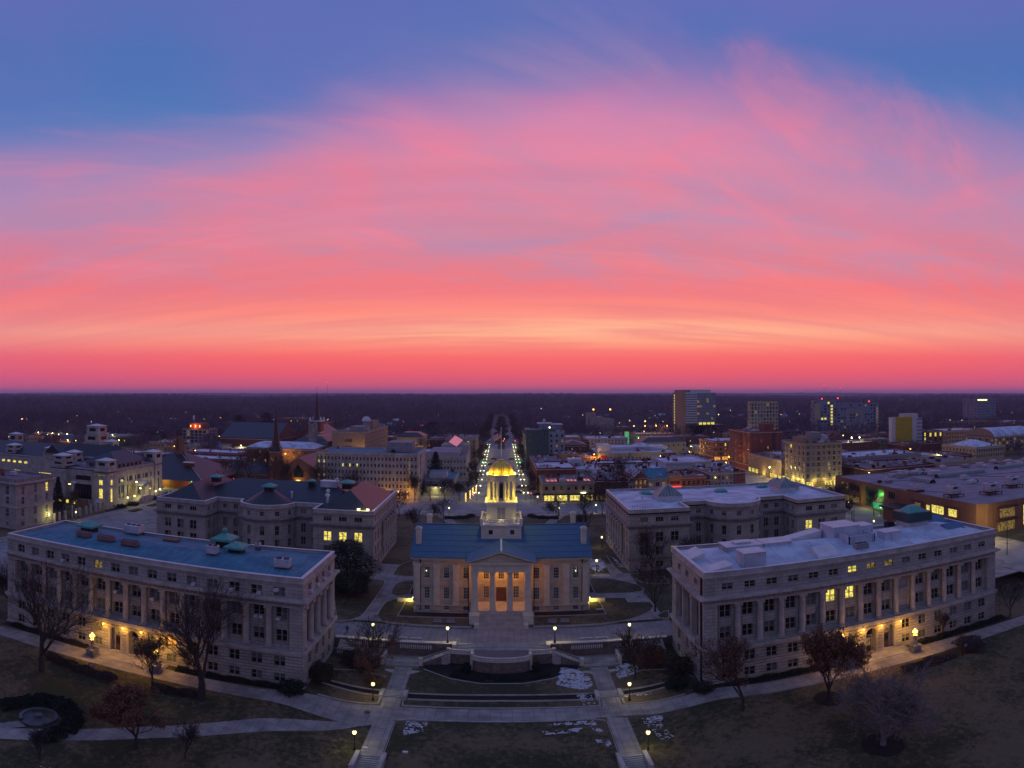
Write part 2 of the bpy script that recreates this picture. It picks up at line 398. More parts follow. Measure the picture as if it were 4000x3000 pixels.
    def build(s, name, mats, parent=None, loc=None):
        if isinstance(mats, str): mats = [mats]
        loc = Vector(loc) if loc is not None else Vector(worg(parent)) if parent else Vector((0, 0, 0))
        return link(bpy.data.objects.new(name, s.mesh(name, mats, loc)), parent, loc)

def inst(name, me, parent, loc, rz=0.):
    o = bpy.data.objects.new(name, me); link(o, parent, loc); o.rotation_euler = (0, 0, rz); return o
def dup(root, loc, rz=0., label=None, sc=1.):
    """copy of a thing with its parts and sub-parts (mesh data shared)"""
    def cp(o, par):
        c = o.copy(); COL.objects.link(c); c.parent = par
        for ch in KIDS.get(o.name, []): cp(ch, c)
        return c
    if root.name not in KIDS_DONE:
        KIDS_DONE.add(root.name)
        for o in COL.objects:
            if o.parent: KIDS.setdefault(o.parent.name, [])
            if o.parent and o not in KIDS[o.parent.name]: KIDS[o.parent.name].append(o)
    r = cp(root, None); r.location = loc; r.rotation_euler = (0, 0, rz); r.scale = (sc, sc, sc)
    if label: r['label'] = label
    return r
KIDS = {}; KIDS_DONE = set()

def smooth(t): t = min(1., max(0., t)); return t * t * (3 - 2 * t)
def interp(x, pts):
    if x <= pts[0][0]: return pts[0][1]
    for (a, va), (b, vb) in zip(pts, pts[1:]):
        if x <= b: return va + (vb - va) * (x - a) / (b - a)
    return pts[-1][1]
def at(X, Y, z=0.):
    """ground point seen at pixel X, Y of the photograph, at height z"""
    t = (X - CX) / F; r = (CH - z) / math.tan((Y - CY) / F)
    return (r * math.sin(t), r * math.cos(t))
def offs(poly, d):
    """offset a polygon outward by d (mitred)"""
    n = len(poly)
    a = sum(poly[i][0] * poly[(i + 1) % n][1] - poly[(i + 1) % n][0] * poly[i][1] for i in range(n))
    sg = 1 if a > 0 else -1; out = []
    for i in range(n):
        p0, p1, p2 = (Vector(poly[(i - 1) % n]), Vector(poly[i]), Vector(poly[(i + 1) % n]))
        e1 = (p1 - p0).normalized(); e2 = (p2 - p1).normalized()
        n1 = Vector((e1.y, -e1.x)) * sg; n2 = Vector((e2.y, -e2.x)) * sg
        k = 1 + n1.dot(n2)
        m = (n1 + n2) / max(k, .3)
        out.append((p1.x + m.x * d, p1.y + m.y * d))
    return out
def inpoly(p, poly):
    x, y = p; c = False; n = len(poly)
    for i in range(n):
        x0, y0 = poly[i]; x1, y1 = poly[(i + 1) % n]
        if (y0 > y) != (y1 > y) and x < (x1 - x0) * (y - y0) / (y1 - y0) + x0: c = not c
    return c

# walls with real openings -----------------------------------------------------
def wall(mb, p0, p1, z0, z1, ops=(), m=0, rev=.3, grooves=()):
    """wall from p0 (left, seen from outside) to p1 with openings (u0, u1, za, zb); grooves = heights of recessed joints"""
    dx, dy = p1[0] - p0[0], p1[1] - p0[1]; Wd = math.hypot(dx, dy); ux, uy = dx / Wd, dy / Wd; nx, ny = uy, -ux
    us = sorted({0., Wd, *[a for o in ops for a in o[:2]]})
    zs = {z0, z1, *[a for o in ops for a in o[2:4]]}; gr = []
    for g in grooves:
        a, b = g - .06, g + .06
        gr.append((a, b)); zs |= {a, b}
    zs = sorted(zs)
    def P(u, z, d=0.): return (p0[0] + ux * u + nx * d, p0[1] + uy * u + ny * d, z)
    for i in range(len(us) - 1):
        ua, ub = us[i], us[i + 1]
        if ub - ua < 1e-5: continue
        um = (ua + ub) / 2; last = None; run = None
        for j in range(len(zs) - 1):
            za, zb = zs[j], zs[j + 1]; zm = (za + zb) / 2
            hole = any(o[0] < um < o[1] and o[2] < zm < o[3] for o in ops)
            g = any(a < zm < b for a, b in gr)
            st_ = None if hole else (-.1 if g else 0.)
            if st_ is not None:
                mb.q([P(ua, za, st_), P(ub, za, st_), P(ub, zb, st_), P(ua, zb, st_)], m)
                if last is not None and last != st_: mb.q([P(ua, za, last), P(ub, za, last), P(ub, za, st_), P(ua, za, st_)], m)
            last = st_
    for o in ops:
        a, b, c, d = o[:4]; r = o[4] if len(o) > 4 else rev
        mb.q([P(a, c), P(a, d), P(a, d, -r), P(a, c, -r)], m)
        mb.q([P(b, c, -r), P(b, d, -r), P(b, d), P(b, c)], m)
        mb.q([P(a, d), P(b, d), P(b, d, -r), P(a, d, -r)], m)
        mb.q([P(a, c, -r), P(b, c, -r), P(b, c), P(a, c)], m)
    return Wd

WC = {}
def window_meshes(w, h, style, kind, frame, deep=.3):
    key = (round(w, 2), round(h, 2), style, kind, frame)
    if key in WC: return WC[key]
    f = MB(); g = MB(); fw = .09 if style != 'far' else .12
    def bar(x0, x1, z0, z1, y0=-.03, y1=.06): f.box(x0, x1, y0, y1, z0, z1)
    bar(-w / 2, w / 2, 0, fw); bar(-w / 2, w / 2, h - fw, h); bar(-w / 2, -w / 2 + fw, fw, h - fw); bar(w / 2 - fw, w / 2, fw, h - fw)
    if style == 'pair':
        bar(-.09, .09, fw, h - fw); bar(-w / 2 + fw, -.09, h * .5 - .04, h * .5 + .04); bar(.09, w / 2 - fw, h * .5 - .04, h * .5 + .04)
    elif style == 'sash':
        bar(-w / 2 + fw, w / 2 - fw, h * .5 - .04, h * .5 + .04); bar(-.025, .025, fw, h * .5 - .04); bar(-.025, .025, h * .5 + .04, h - fw)
    elif style == 'grid':
        for k in (1, 2): bar(-w / 2 + fw + (w - 2 * fw) * k / 3 - .025, -w / 2 + fw + (w - 2 * fw) * k / 3 + .025, fw, h - fw)
        for k in (1, 2, 3): bar(-w / 2 + fw, w / 2 - fw, h * k / 4 - .02, h * k / 4 + .02, -.02, .05)
    elif style == 'triple':
        for k in (1, 2): bar(-w / 2 + fw + (w - 2 * fw) * k / 3 - .05, -w / 2 + fw + (w - 2 * fw) * k / 3 + .05, fw, h - fw)
    elif style == 'shop':
        k = max(1, int(w / 1.3))
        for i in range(1, k): bar(-w / 2 + w * i / k - .04, -w / 2 + w * i / k + .04, fw, h - fw)
        bar(-w / 2 + fw, w / 2 - fw, h * .75 - .03, h * .75 + .03, -.02, .05)
    elif style == 'far' and h > 1.2:
        bar(-w / 2 + fw, w / 2 - fw, h * .5 - .05, h * .5 + .05)
    mats = {'dark': ['glass_dark'], 'blind': ['glass_blind_sky'], 'teal': ['glass_teal'], 'half': ['glass_blind_sky', 'glass_dark'], 'lit': ['glass_lit'], 'dim': ['glass_dim'],
            'warm': ['glass_warm'], 'tower': ['glass_tower'], 'green': ['glass_green'], 'halfr': ['glass_dark', 'glass_blind_sky']}[kind]
    y = .03
    if kind == 'half':
        g.q([(-w / 2, y, h / 2), (w / 2, y, h / 2), (w / 2, y, h), (-w / 2, y, h)], 0); g.q([(-w / 2, y, 0), (w / 2, y, 0), (w / 2, y, h / 2), (-w / 2, y, h / 2)], 1)
    elif kind == 'halfr':
        g.q([(-w / 2, y, 0), (0, y, 0), (0, y, h), (-w / 2, y, h)], 0); g.q([(0, y, 0), (w / 2, y, 0), (w / 2, y, h), (0, y, h)], 1)
    else: g.q([(-w / 2, y, 0), (w / 2, y, 0), (w / 2, y, h), (-w / 2, y, h)], 0)
    if style == 'far':
        b = len(f.v); f.v += g.v; f.f += [tuple(b + i for i in q) for q in g.f]; f.m += [k + 1 for k in g.m]
        WC[key] = (f.mesh('window', [frame] + mats), None)
    else: WC[key] = (f.mesh('window', [frame]), g.mesh('pane', mats))
    return WC[key]
def window(parent, p0, p1, u, z, w, h, style='pair', kind='dark', frame='frame_cream', deep=.3, name='window'):
    dx, dy = p1[0] - p0[0], p1[1] - p0[1]; L = math.hypot(dx, dy); ux, uy = dx / L, dy / L; nx, ny = uy, -ux
    a, b = window_meshes(w, h, style, kind, frame)
    loc = (p0[0] + ux * u - nx * deep, p0[1] + uy * u - ny * deep, z)
    o = inst(name, a, parent, loc, math.atan2(uy, ux))
    if b:
        p = bpy.data.objects.new('pane', b); COL.objects.link(p); p.parent = o; ORG[p.name] = ORG[o.name]
    return o
def kinds(weights):
    return R.choices(list(weights), list(weights.values()))[0]
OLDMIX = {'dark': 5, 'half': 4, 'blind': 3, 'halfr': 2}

def column_mesh(r, h, n=12, ionic=True):
    c = MB(); c.box(-r * 1.35, r * 1.35, -r * 1.35, r * 1.35, 0, r * .35)
    c.lathe([(r * 1.25, r * .35), (r * 1.25, r * .6), (r, r * .8), (r * .98, h * .33), (r * .86, h - r * 1.1), (r * 1.0, h - r * .95), (r * 1.05, h - r * .6)], n=n)
    c.box(-r * 1.3, r * 1.3, -r * 1.1, r * 1.1, h - r * .6, h)
    if ionic:
        for sx in (-1, 1): c.lathe([(.001, 0), (r * .42, 0), (r * .42, .001)], n=8)
        for sx in (-1, 1): c.box(sx * r * .95 - r * .38, sx * r * .95 + r * .38, -r * 1.2, r * 1.2, h - r * .95, h - r * .45)
    return c
def parapet(mb, poly, z0, z1, th=.4, m=0):
    a = poly; b = offs(poly, -th); n = len(a)
    for i in range(n):
        j = (i + 1) % n
        mb.q([(*a[i], z0), (*a[j], z0), (*a[j], z1), (*a[i], z1)], m)
        mb.q([(*a[i], z1), (*a[j], z1), (*b[j], z1), (*b[i], z1)], m)
        mb.q([(*b[j], z0), (*b[i], z0), (*b[i], z1), (*b[j], z1)], m)
def ring(mb, poly, z0, z1, out, th=.5, m=0):
    """cornice ring that projects by out and reaches th behind the wall face"""
    a = offs(poly, out); b = offs(poly, -th); n = len(a)
    for i in range(n):
        j = (i + 1) % n
        mb.q([(*a[i], z0), (*a[j], z0), (*a[j], z1), (*a[i], z1)], m)
        mb.q([(*a[i], z1), (*a[j], z1), (*b[j], z1), (*b[i], z1)], m)
        mb.q([(*a[j], z0), (*a[i], z0), (*b[i], z0), (*b[j], z0)], m)
def lamp(parent, loc, power, col, rad=.15, typ='POINT'):
    l = bpy.data.lights.new('light', typ); l.energy = power; l.color = col; l.shadow_soft_size = rad
    o = bpy.data.objects.new('light', l); link(o, parent, loc); return o

# ------------------------------------------------------------------ ground height
CEN = [(40, -11.), (60, -9.), (70, -7.6), (76, -6.9), (79.5, -5.6), (86, -5.0), (90, -4.8), (93.6, -4.7), (96.3, -4.3), (98, -4.0), (104, -3.6), (108, -3.4), (113, -3.1), (116, -3.0)]
SID = [(40, -9.), (60, -6.2), (70, -5.1), (80, -3.7), (86, -2.9), (93, -2.6), (110, -2.6), (124, -.3), (128, 0.)]
def tz(x, y):
    if y > 600 or abs(x) > 700: pass
    c = interp(y, CEN) if y < 115.9 else 0.
    s = interp(y, SID)
    w = smooth((abs(x) - 21) / 13.)
    z = c * (1 - w) + s * w
    if y >= 115.9 and abs(x) < 33: z = -.7 if y < 121.4 else 0.
    r = math.hypot(x, y)
    if r > 800:
        z += 16. * smooth((r - 800) / 2400.) * (1 + .25 * math.sin(x * .0021 + 1.) + .2 * math.sin(x * .0053 + y * .0017)) - 3. * smooth((x - 200) / 1500.)
    return z
def axis(segs):
    out = []
    for a, b, st_ in segs:
        n = max(1, int(round((b - a) / st_)))
        out += [a + (b - a) * i / n for i in range(n)]
    return out + [segs[-1][1]]
xs = axis([(-12000, -3000, 900), (-3000, -800, 200), (-800, -200, 50), (-200, -110, 10), (-110, 110, 2.0), (110, 200, 10), (200, 800, 50), (800, 3000, 200), (3000, 12000, 900)])
ys = axis([(-2000, -200, 600), (-200, 40, 40), (40, 115.8, 1.8), (115.8, 116.0, .2), (116, 121.3, 2.6), (121.3, 121.5, .2), (121.5, 200, 7), (200, 800, 50), (800, 4000, 160), (4000, 16000, 1000)])
g = MB(); g.v = [(x, y, tz(x, y)) for y in ys for x in xs]
nx = len(xs)
for j in range(len(ys) - 1):
    for i in range(nx - 1):
        g.f.append((j * nx + i, j * nx + i + 1, (j + 1) * nx + i + 1, (j + 1) * nx + i))
        far = ys[j] > 620 or abs(xs[i]) > 420
        g.m.append(1 if far else 0)
g.smooth = True
go = g.build('ground', ['lawn', 'woodland_floor']); tag(go, kind='structure')

# ------------------------------------------------------------------ the two long stone halls in front
def front_hall(name, label, x0, x1, y0, y1, top, side, lit, boarded):
    base = -2.9; sh = top - 17.2
    L = thing(name, label, 'university hall', ((x0 + x1) / 2, (y0 + y1) / 2, base))
    poly = [(x0, y0), (x1, y0), (x1, y1), (x0, y1)]
    w = MB(); inner = MB()
    gro = [-2.2 + .6 * k for k in range(10)]
    ztop = 16.3 + sh
    UW = lambda i: 3.9 + 3.9 * i
    ww = 1.9
    rows_out = [(13.75 + sh, 15.45 + sh)] if side == 'L' else [(13.95 + sh, 15.15 + sh)]
    ops = []
    for i in range(15):
        for a, b in rows_out: ops.append((UW(i) - ww / 2, UW(i) + ww / 2, a, b))
        if i in (6, 7, 8): ops.append((UW(i) - 1.45, UW(i) + 1.45, -2.5, 3.0, 1.1))
        else:
            ops.append((UW(i) - ww / 2, UW(i) + ww / 2, 1.05, 3.0)); ops.append((UW(i) - ww / 2, UW(i) + ww / 2, -1.95, -.2))
    Wd = x1 - x0
    ops.append((2.2, Wd - 2.2, 4.4, 12.0, 1.0))
    wall(w, (x0, y0), (x1, y0), base, ztop, ops, grooves=gro)
    # inner face of the colonnade
    q0, q1 = (x0 + 2.2, y0 + 1.0), (x1 - 2.2, y0 + 1.0)
    iops = []
    for i in range(15):
        for a, b in ((9.25, 11.6), (5.35, 7.55)): iops.append((UW(i) - 2.2 - ww / 2, UW(i) - 2.2 + ww / 2, a, b))
    wall(w, q0, q1, 4.4, 12.0, iops)
    for i in range(15):                                    # moulded panel between the two window rows, side strips
        xc = x0 + UW(i)
        w.box(xc - .95, xc + .95, y0 + .90, y0 + 1.0, 7.9, 8.9); w.box(xc - 1.15, xc + 1.15, y0 + .82, y0 + 1.0, 8.95, 9.2); w.box(xc - 1.15, xc + 1.15, y0 + .82, y0 + 1.0, 5.05, 5.3)
        w.box(xc - 1.2, xc - 1.02, y0 + .86, y0 + 1.0, 5.3, 11.9); w.box(xc + 1.02, xc + 1.2, y0 + .86, y0 + 1.0, 5.3, 11.9)
        for a, b in rows_out: w.box(xc - 1.1, xc + 1.1, y0 - .08, y0, a - .22, a - .02)
    # short ends
    for (s0, s1, vis) in (((x1, y0), (x1, y1), side == 'L'), ((x0, y1), (x0, y0), side == 'R'), ):
        Ws = y1 - y0; n = 4 if side == 'L' else 3; sp = Ws / (n + .9); o2 = []; i2 = []
        cs = [Ws / 2 + (k - (n - 1) / 2) * sp for k in range(n)]
        for c in cs:
            o2.append((c - .8, c + .8, rows_out[0][0], rows_out[0][1], .45)); o2.append((c - .75, c + .75, .6, 2.9)); o2.append((c - .75, c + .75, -2.1, -.4))
            i2 += [(c - 2. - .75, c - 2. + .75, 9.25, 11.6), (c - 2. - .75, c - 2. + .75, 5.35, 8.3)]
        o2.append((2., Ws - 2., 4.4, 12., 1.1))
        wall(w, s0, s1, base, ztop, o2, grooves=gro)
        dx = -1.1 if s0[0] == x1 else 1.1
        a0 = (s0[0] + dx, s0[1] + (2. if s1[1] > s0[1] else -2.)); a1 = (s1[0] + dx, s1[1] - (2. if s1[1] > s0[1] else -2.))
        wall(w, a0, a1, 4.4, 12., i2)
        for k, c in enumerate(cs):
            window(L, s0, s1, c, rows_out[0][0], 1.6, rows_out[0][1] - rows_out[0][0], 'pair', kinds(OLDMIX), deep=.4)
            window(L, s0, s1, c, .6, 1.5, 2.3, 'pair', kinds(OLDMIX)); window(L, s0, s1, c, -2.1, 1.5, 1.7, 'pair', 'dark')
            window(L, a0, a1, c - 2., 9.25, 1.5, 2.35, 'pair', kinds(OLDMIX)); window(L, a0, a1, c - 2., 5.35, 1.5, 2.95, 'pair', kinds(OLDMIX))
        cx = s0[0] + dx * .42; dy = 1 if s1[1] > s0[1] else -1
        if side == 'L':
            cm = column_mesh(.55, 7.6).mesh('column', ['limestone_plain'])
            for k in range(n + 1):
                inst('column', cm, L, (cx, s0[1] + dy * (Ws / 2 + (k - n / 2) * sp), 4.4))
        else:
            for k in range(n + 1):
                c = s0[1] + dy * (Ws / 2 + (k - n / 2) * sp); p = MB(); p.box(cx - .5, cx + .5, c - .32, c + .32, 4.4, 12.); p.box(cx - .6, cx + .6, c - .42, c + .42, 11.3, 11.9); p.build('pilaster', 'limestone_plain', L)
        if side == 'R' and vis:                             # iron downpipes at the corner
            for d in (1.0, 1.5):
                p = MB(); p.tube((x0 - .12, y0 + d, base), (x0 - .12, y0 + d, ztop), .09, .09, 6); p.build('downpipe', 'dark_metal', L)
    wall(w, (x1, y1), (x0, y1), base, ztop, [])
    w.build('wall', 'limestone', L)
    # trim
    t = MB()
    ring(t, poly, 3.3, 3.65, .22); ring(t, poly, 3.65, 4.2, .42); ring(t, poly, 12.0, 12.25, .1); ring(t, poly, 12.9, 13.15, .45); ring(t, poly, 13.15, 13.45, .85); ring(t, poly, 13.45, 13.6, .35)
    ring(t, poly, 16.25 + sh, 16.5 + sh, .28); ring(t, poly, base, -2.3, .12)
    t.build('cornice', 'limestone_plain', L)
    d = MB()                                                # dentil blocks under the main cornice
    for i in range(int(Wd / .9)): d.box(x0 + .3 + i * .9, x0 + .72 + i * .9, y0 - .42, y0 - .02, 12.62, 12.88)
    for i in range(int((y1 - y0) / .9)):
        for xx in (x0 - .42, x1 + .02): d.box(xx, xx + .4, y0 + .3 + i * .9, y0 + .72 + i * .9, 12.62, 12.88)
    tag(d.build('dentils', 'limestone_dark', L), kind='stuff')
    p = MB(); parapet(p, poly, 16.5 + sh, top, .45); p.build('parapet', 'limestone_plain', L)
    cp = MB(); ring(cp, poly, top, top + .1, .06, .55); cp.build('coping', 'white_trim', L)
    # windows of the long front
    for i in range(15):
        for a, b in rows_out:
            k = lit.get((0, i)) or kinds(OLDMIX)
            window(L, (x0, y0), (x1, y0), UW(i), a, ww, b - a, 'pair', k)
        for r_, (a, b) in enumerate(((9.25, 11.6), (5.35, 7.55))):
            if i in boarded:
                bd = MB(); xc = x0 + UW(i); bd.box(xc - .95, xc + .95, y0 + 1.15, y0 + 1.3, a, b); bd.build('blind_panel', 'plaster_grey', L); continue
            window(L, q0, q1, UW(i) - 2.2, a, ww, b - a, 'pair', lit.get((r_ + 1, i)) or kinds(OLDMIX), frame='frame_cream')
        if i not in (6, 7, 8):
            window(L, (x0, y0), (x1, y0), UW(i), 1.05, ww, 1.95, 'pair', lit.get((3, i)) or kinds(OLDMIX)); window(L, (x0, y0), (x1, y0), UW(i), -1.95, ww, 1.75, 'pair', kinds(OLDMIX))
    cm = column_mesh(.52, 7.6).mesh('column', ['limestone_plain'])
    for i in range(14): inst('column', cm, L, (x0 + UW(i) + 1.95, y0 + .5, 4.4))
    # three arched portals
    for i in (6, 7, 8):
        xc = x0 + UW(i); a = MB(); r = 1.15; zs = 1.55; n = 14; y = y0
        arc = [(xc + r * math.cos(math.pi * k / n), zs + r * math.sin(math.pi * k / n)) for k in range(n + 1)]
        arc2 = [(xc + 1.45 if k < n / 2 else xc - 1.45 if k > n / 2 else xc, 3.0) for k in range(n + 1)]
        for yy, sgn in ((y - .05, 1), (y + .3, -1)):
            for k in range(n):
                qd = [(arc[k][0], yy, arc[k][1]), (arc[k + 1][0], yy, arc[k + 1][1]), (arc2[k + 1][0], yy, arc2[k + 1][1]), (arc2[k][0], yy, arc2[k][1])]
                a.q(qd[::-1] if sgn > 0 else qd)
        for k in range(n): a.q([(arc[k][0], y - .05, arc[k][1]), (arc[k + 1][0], y - .05, arc[k + 1][1]), (arc[k + 1][0], y + .3, arc[k + 1][1]), (arc[k][0], y + .3, arc[k][1])])
        for sx in (-1, 1): a.box(xc + sx * 1.3 - .15, xc + sx * 1.3 + .15, y - .05, y + .3, -2.5, zs)
        ao = a.build('portal_arch', 'limestone_plain', L)
        vm = MB()                                           # wedge stones round the arch
        for k in range(9):
            a0, a1 = math.pi * (k + .06) / 9, math.pi * (k + .94) / 9; ro = r + .52
            P = [(xc + rr * math.cos(q), zs + rr * math.sin(q)) for rr, q in ((r, a0), (ro, a0), (ro, a1), (r, a1))]
            v = MB(); v.q([(px, y - .13, pz) for px, pz in P][::-1]);
            for e in range(4):
                p_, q_ = P[e], P[(e + 1) % 4]; v.q([(p_[0], y - .13, p_[1]), (q_[0], y - .13, q_[1]), (q_[0], y - .05, q_[1]), (p_[0], y - .05, p_[1])])
            v.build('arch_stone', 'limestone', ao)
        b = MB(); b.box(xc - 1.45, xc + 1.45, y + 1.1, y + 1.25, -2.5, 3.0); b.box(xc - 1.0, xc + 1.0, y + .95, y + 1.1, .75, .95); b.box(xc - .95, xc - .62, y + 1.0, y + 1.1, -2.4, .75); b.box(xc + .62, xc + .95, y + 1.0, y + 1.1, -2.4, .75)
        b.build('porch_wall', 'limestone_plain', L)
        dr = MB(); dr.box(xc - .6, xc + .6, y + 1.02, y + 1.09, -2.4, .7); do = dr.build('door', 'door_wood', L)
        dg = MB(); dg.box(xc - .42, xc - .06, y + .99, y + 1.02, -1.2, .4); dg.box(xc + .06, xc + .42, y + .99, y + 1.02, -1.2, .4); dg.build('pane', 'glass_dim' if i == 7 else 'glass_dark', do)
        fw = MB(); fw.box(xc - .8, xc + .8, y + 1.0, y + 1.09, 1.1, 2.3); fw.build('fanlight', 'glass_dim' if i != 7 else 'glass_dark', L)
    for k in (-1.6, -.5, .5, 1.6):                          # soffit lamps under the belt cornice over the doors
        x = x0 + UW(7) + k * 3.9; b = MB(); b.lathe([(.14, 2.95), (.14, 3.12), (.001, 3.12)], (x, y0 - .5), 8); b.ball((x, y0 - .5, 2.93), .12, 6, 4); b.build('soffit_lamp', 'globe_amber', L); lamp(L, (x, y0 - .75, 2.6), 150, (1., .44, .05), .12)
    # steps and terrace of the portals
    xa, xb = x0 + UW(6) - 3.2, x0 + UW(8) + 3.2
    for k in range(3):
        sm = MB(); sm.box(xa - .3 * k, xb + .3 * k, y0 - 3.2 - .35 * k, y0 - .13, -2.62 - .0 - .12 * (k + 1), -2.5 - .12 * k); sm.build('step', 'kerb_stone', L)
    return L

litJ = {(0, 0): 'dark', (0, 5): 'dim', (3, 9): 'warm', (3, 5): 'dim'}
jes = front_hall('university_hall', 'long pale stone hall under a blue metal roof with green copper cupolas', -92.7, -30.3, 93., 111.8, 17.2, 'L', litJ, ())
litM = {(1, 5): 'lit', (1, 6): 'lit', (0, 6): 'lit', (0, 7): 'dim', (0, 8): 'dim', (0, 9): 'blind'}
mac = front_hall('university_hall', 'long pale stone hall under a white roof full of boxes and skylights', 31.4, 93.8, 94., 112.8, 17.8, 'R', litM, (9,))

# roofs of the two halls
r = MB(); r.hip(-92.2, -30.8, 93.5, 111.3, 16.75, 17.75); r.build('roof', 'roof_metal', jes)
def cupola(parent, x, y, z, s, h, fin=True):
    b = MB(); b.box(x - s * .62, x + s * .62, y - s * .62, y + s * .62, z - .8, z + h * .45); o = b.build('cupola', 'dark_metal', parent)
    c = MB(); c.box(x - s, x + s, y - s, y + s, z + h * .45, z + h * .62); c.hip(x - s, x + s, y - s, y + s, z + h * .62, z + h, flat=.18)
    if fin: c.lathe([(.35, z + h), (.5, z + h + .3), (.5, z + h + .7), (.2, z + h + 1.), (.001, z + h + 1.)], (x, y), 10)
    c.build('cupola_roof', 'copper_green', o)
cupola(jes, -50.8, 108.2, 17.6, 2.1, 2.4); cupola(jes, -46.4, 103.9, 17.6, 1.9, 2.0, False); cupola(jes, -80.6, 105.2, 17.5, 2.1, 2.3, False)
def chiller(parent, x, y, z, w, d, h, fans, m='pale_metal', leg=.6, rz=0, name='chiller'):
    b = MB(); b.box(x - w / 2, x + w / 2, y - d / 2, y + d / 2, z + leg, z + leg + h * .92)
    for k in range(5): b.box(x - w / 2 - .03, x + w / 2 + .03, y - d / 2 - .03, y + d / 2 + .03, z + leg + h * (.12 + .17 * k), z + leg + h * (.15 + .17 * k))
    o = b.build(name, m, parent)
    f = MB()
    for k in range(fans):
        fx = x - w / 2 + w * (k + .5) / fans; r_ = min(w / fans, d) * .4
        f.lathe([(r_ * 1.05, z + leg + h * .92), (r_ * 1.05, z + leg + h), (r_ * .9, z + leg + h), (r_ * .85, z + leg + h * .95), (.001, z + leg + h * .95)], (fx, y), 12)
    f.build('fan', 'dark_metal', o)
    g_ = MB()
    for sx in (-1, 0, 1):
        for sy in (-1, 1): g_.box(x + sx * w * .45 - .07, x + sx * w * .45 + .07, y + sy * d * .4 - .07, y + sy * d * .4 + .07, z - .4, z + leg)
    g_.box(x - w * .55, x + w * .55, y - d * .42, y - d * .36, z + leg - .14, z + leg); g_.box(x - w * .55, x + w * .55, y + d * .36, y + d * .42, z + leg - .14, z + leg)
    g_.build('support', 'rust_metal', o)
chiller(jes, -78.0, 100., 17.1, 3., 1.3, 1., 4, 'chiller_tan'); chiller(jes, -72.4, 99.8, 17.1, 3.5, 1.3, 1., 4, 'chiller_tan'); chiller(jes, -66.3, 99.2, 17.1, 3.5, 1.3, 1., 4, 'chiller_tan')
chiller(jes, -35.4, 97.9, 17.0, 2.6, 1.5, 1.5, 2); chiller(jes, -49.6, 100.6, 17.3, 1.9, 1.5, 1.5, 2); chiller(jes, -44.2, 108.7, 17.2, .9, .8, .9, 1); chiller(jes, -72.4, 109.7, 17.2, 3.6, 2.4, 1.7, 3, leg=.3)
h_ = MB(); h_.box(-63.4, -60.4, 106.4, 108.2, 17.3, 17.75); h_.build('hatch', 'rust_metal', jes)

r = MB(); r.hip(31.9, 93.3, 94.5, 112.3, 17.25, 18.9); r.build('roof', 'roof_white', mac)
def rbox(parent, name, x0, x1, y0, y1, z0, z1, m='roof_white', top='white_trim'):
    b = MB(); b.box(x0, x1, y0, y1, z0, z1 - .12); b.box(x0 - .12, x1 + .12, y0 - .12, y1 + .12, z1 - .12, z1, 1); return b.build(name, [m, top], parent)
rbox(mac, 'roof_box', 38.7, 42.6, 95.3, 98.8, 17.3, 20.2)
rbox(mac, 'roof_box', 38.6, 45.4, 103., 107.2, 18.2, 19.5); rbox(mac, 'roof_box', 45.8, 51.3, 103.2, 107., 18.2, 19.5); rbox(mac, 'roof_box', 40.6, 43.6, 104.2, 106., 19.5, 19.9)
def wedge(parent, x0, x1, y0, y1, z0, z1, lowside='front', m='white_trim', name='skylight'):
    b = MB(); A = [(x0, y0), (x1, y0), (x1, y1), (x0, y1)]; zl = {'front': (z0 + .3, z0 + .3, z1, z1), 'left': (z0 + .3, z1, z1, z0 + .3), 'back': (z1, z1, z0 + .3, z0 + .3)}[lowside]
    T = [(*A[i], zl[i]) for i in range(4)]; B = [(*a, z0) for a in A]
    b.q(T)
    for i in range(4): j = (i + 1) % 4; b.q([B[i], B[j], T[j], T[i]])
    return b.build(name, m, parent)
wedge(mac, 31.9, 34.6, 103.4, 108.6, 17.4, 18.7, 'left'); wedge(mac, 32.2, 36.6, 95.0, 98.4, 17.3, 18.5, 'left'); wedge(mac, 52.8, 57.0, 95.6, 98.4, 17.4, 19.2, 'front')
rbox(mac, 'penthouse', 60.6, 66.4, 103.8, 109.4, 17.4, 20.9, 'roof_white'); rbox(mac, 'penthouse', 66.6, 71.0, 106., 109.6, 17.4, 20.0, 'roof_white'); wedge(mac, 52., 60.2, 108., 111., 18., 19.6, 'left')
wl = MB()
for a in ((61.4, 67.2, 99.6, 99.8), (61.4, 61.6, 99.6, 103.8), (67.0, 67.2, 99.6, 103.8)): wl.box(a[0], a[1], a[2], a[3], 17.2, 19.8)
wl.build('screen_wall', 'roof_white', mac); chiller(mac, 62.8, 97.8, 17.4, 2.6, 1.5, 1.3, 3, 'grey_metal', .2)
rl = MB()
for xx, yy in ((62., 96.2), (66.8, 96.2), (62., 99.5), (66.8, 99.5)): rl.tube((xx, yy, 17.3), (xx, yy, 19.4), .04, .04, 5)
for z_ in (18.6, 19.3): rl.tube((62., 96.2, z_), (66.8, 96.2, z_), .03, .03, 5); rl.tube((66.8, 96.2, z_), (66.8, 99.5, z_), .03, .03, 5)
rl.build('railing', 'grey_metal', mac)
rbox(mac, 'roof_box', 69.2, 73.0, 99.0, 101.8, 17.8, 19.8)
c = MB(); c.box(79.2, 84.2, 104.6, 109.2, 17.6, 19.6); o = c.build('vent_tower', 'white_trim', mac); c = MB(); c.box(78.6, 84.8, 104., 109.8, 19.6, 21.6); c.build('vent_louvre', 'panel_teal', o); c = MB(); c.hip(79.4, 84.0, 104.8, 109.0, 21.6, 22.8, flat=.3); c.build('vent_cap', 'copper_green', o)
chiller(mac, 77.4, 109.3, 17.6, 1.7, 1.5, 1.7, 1, 'dark_metal', .1, name='ventilator')
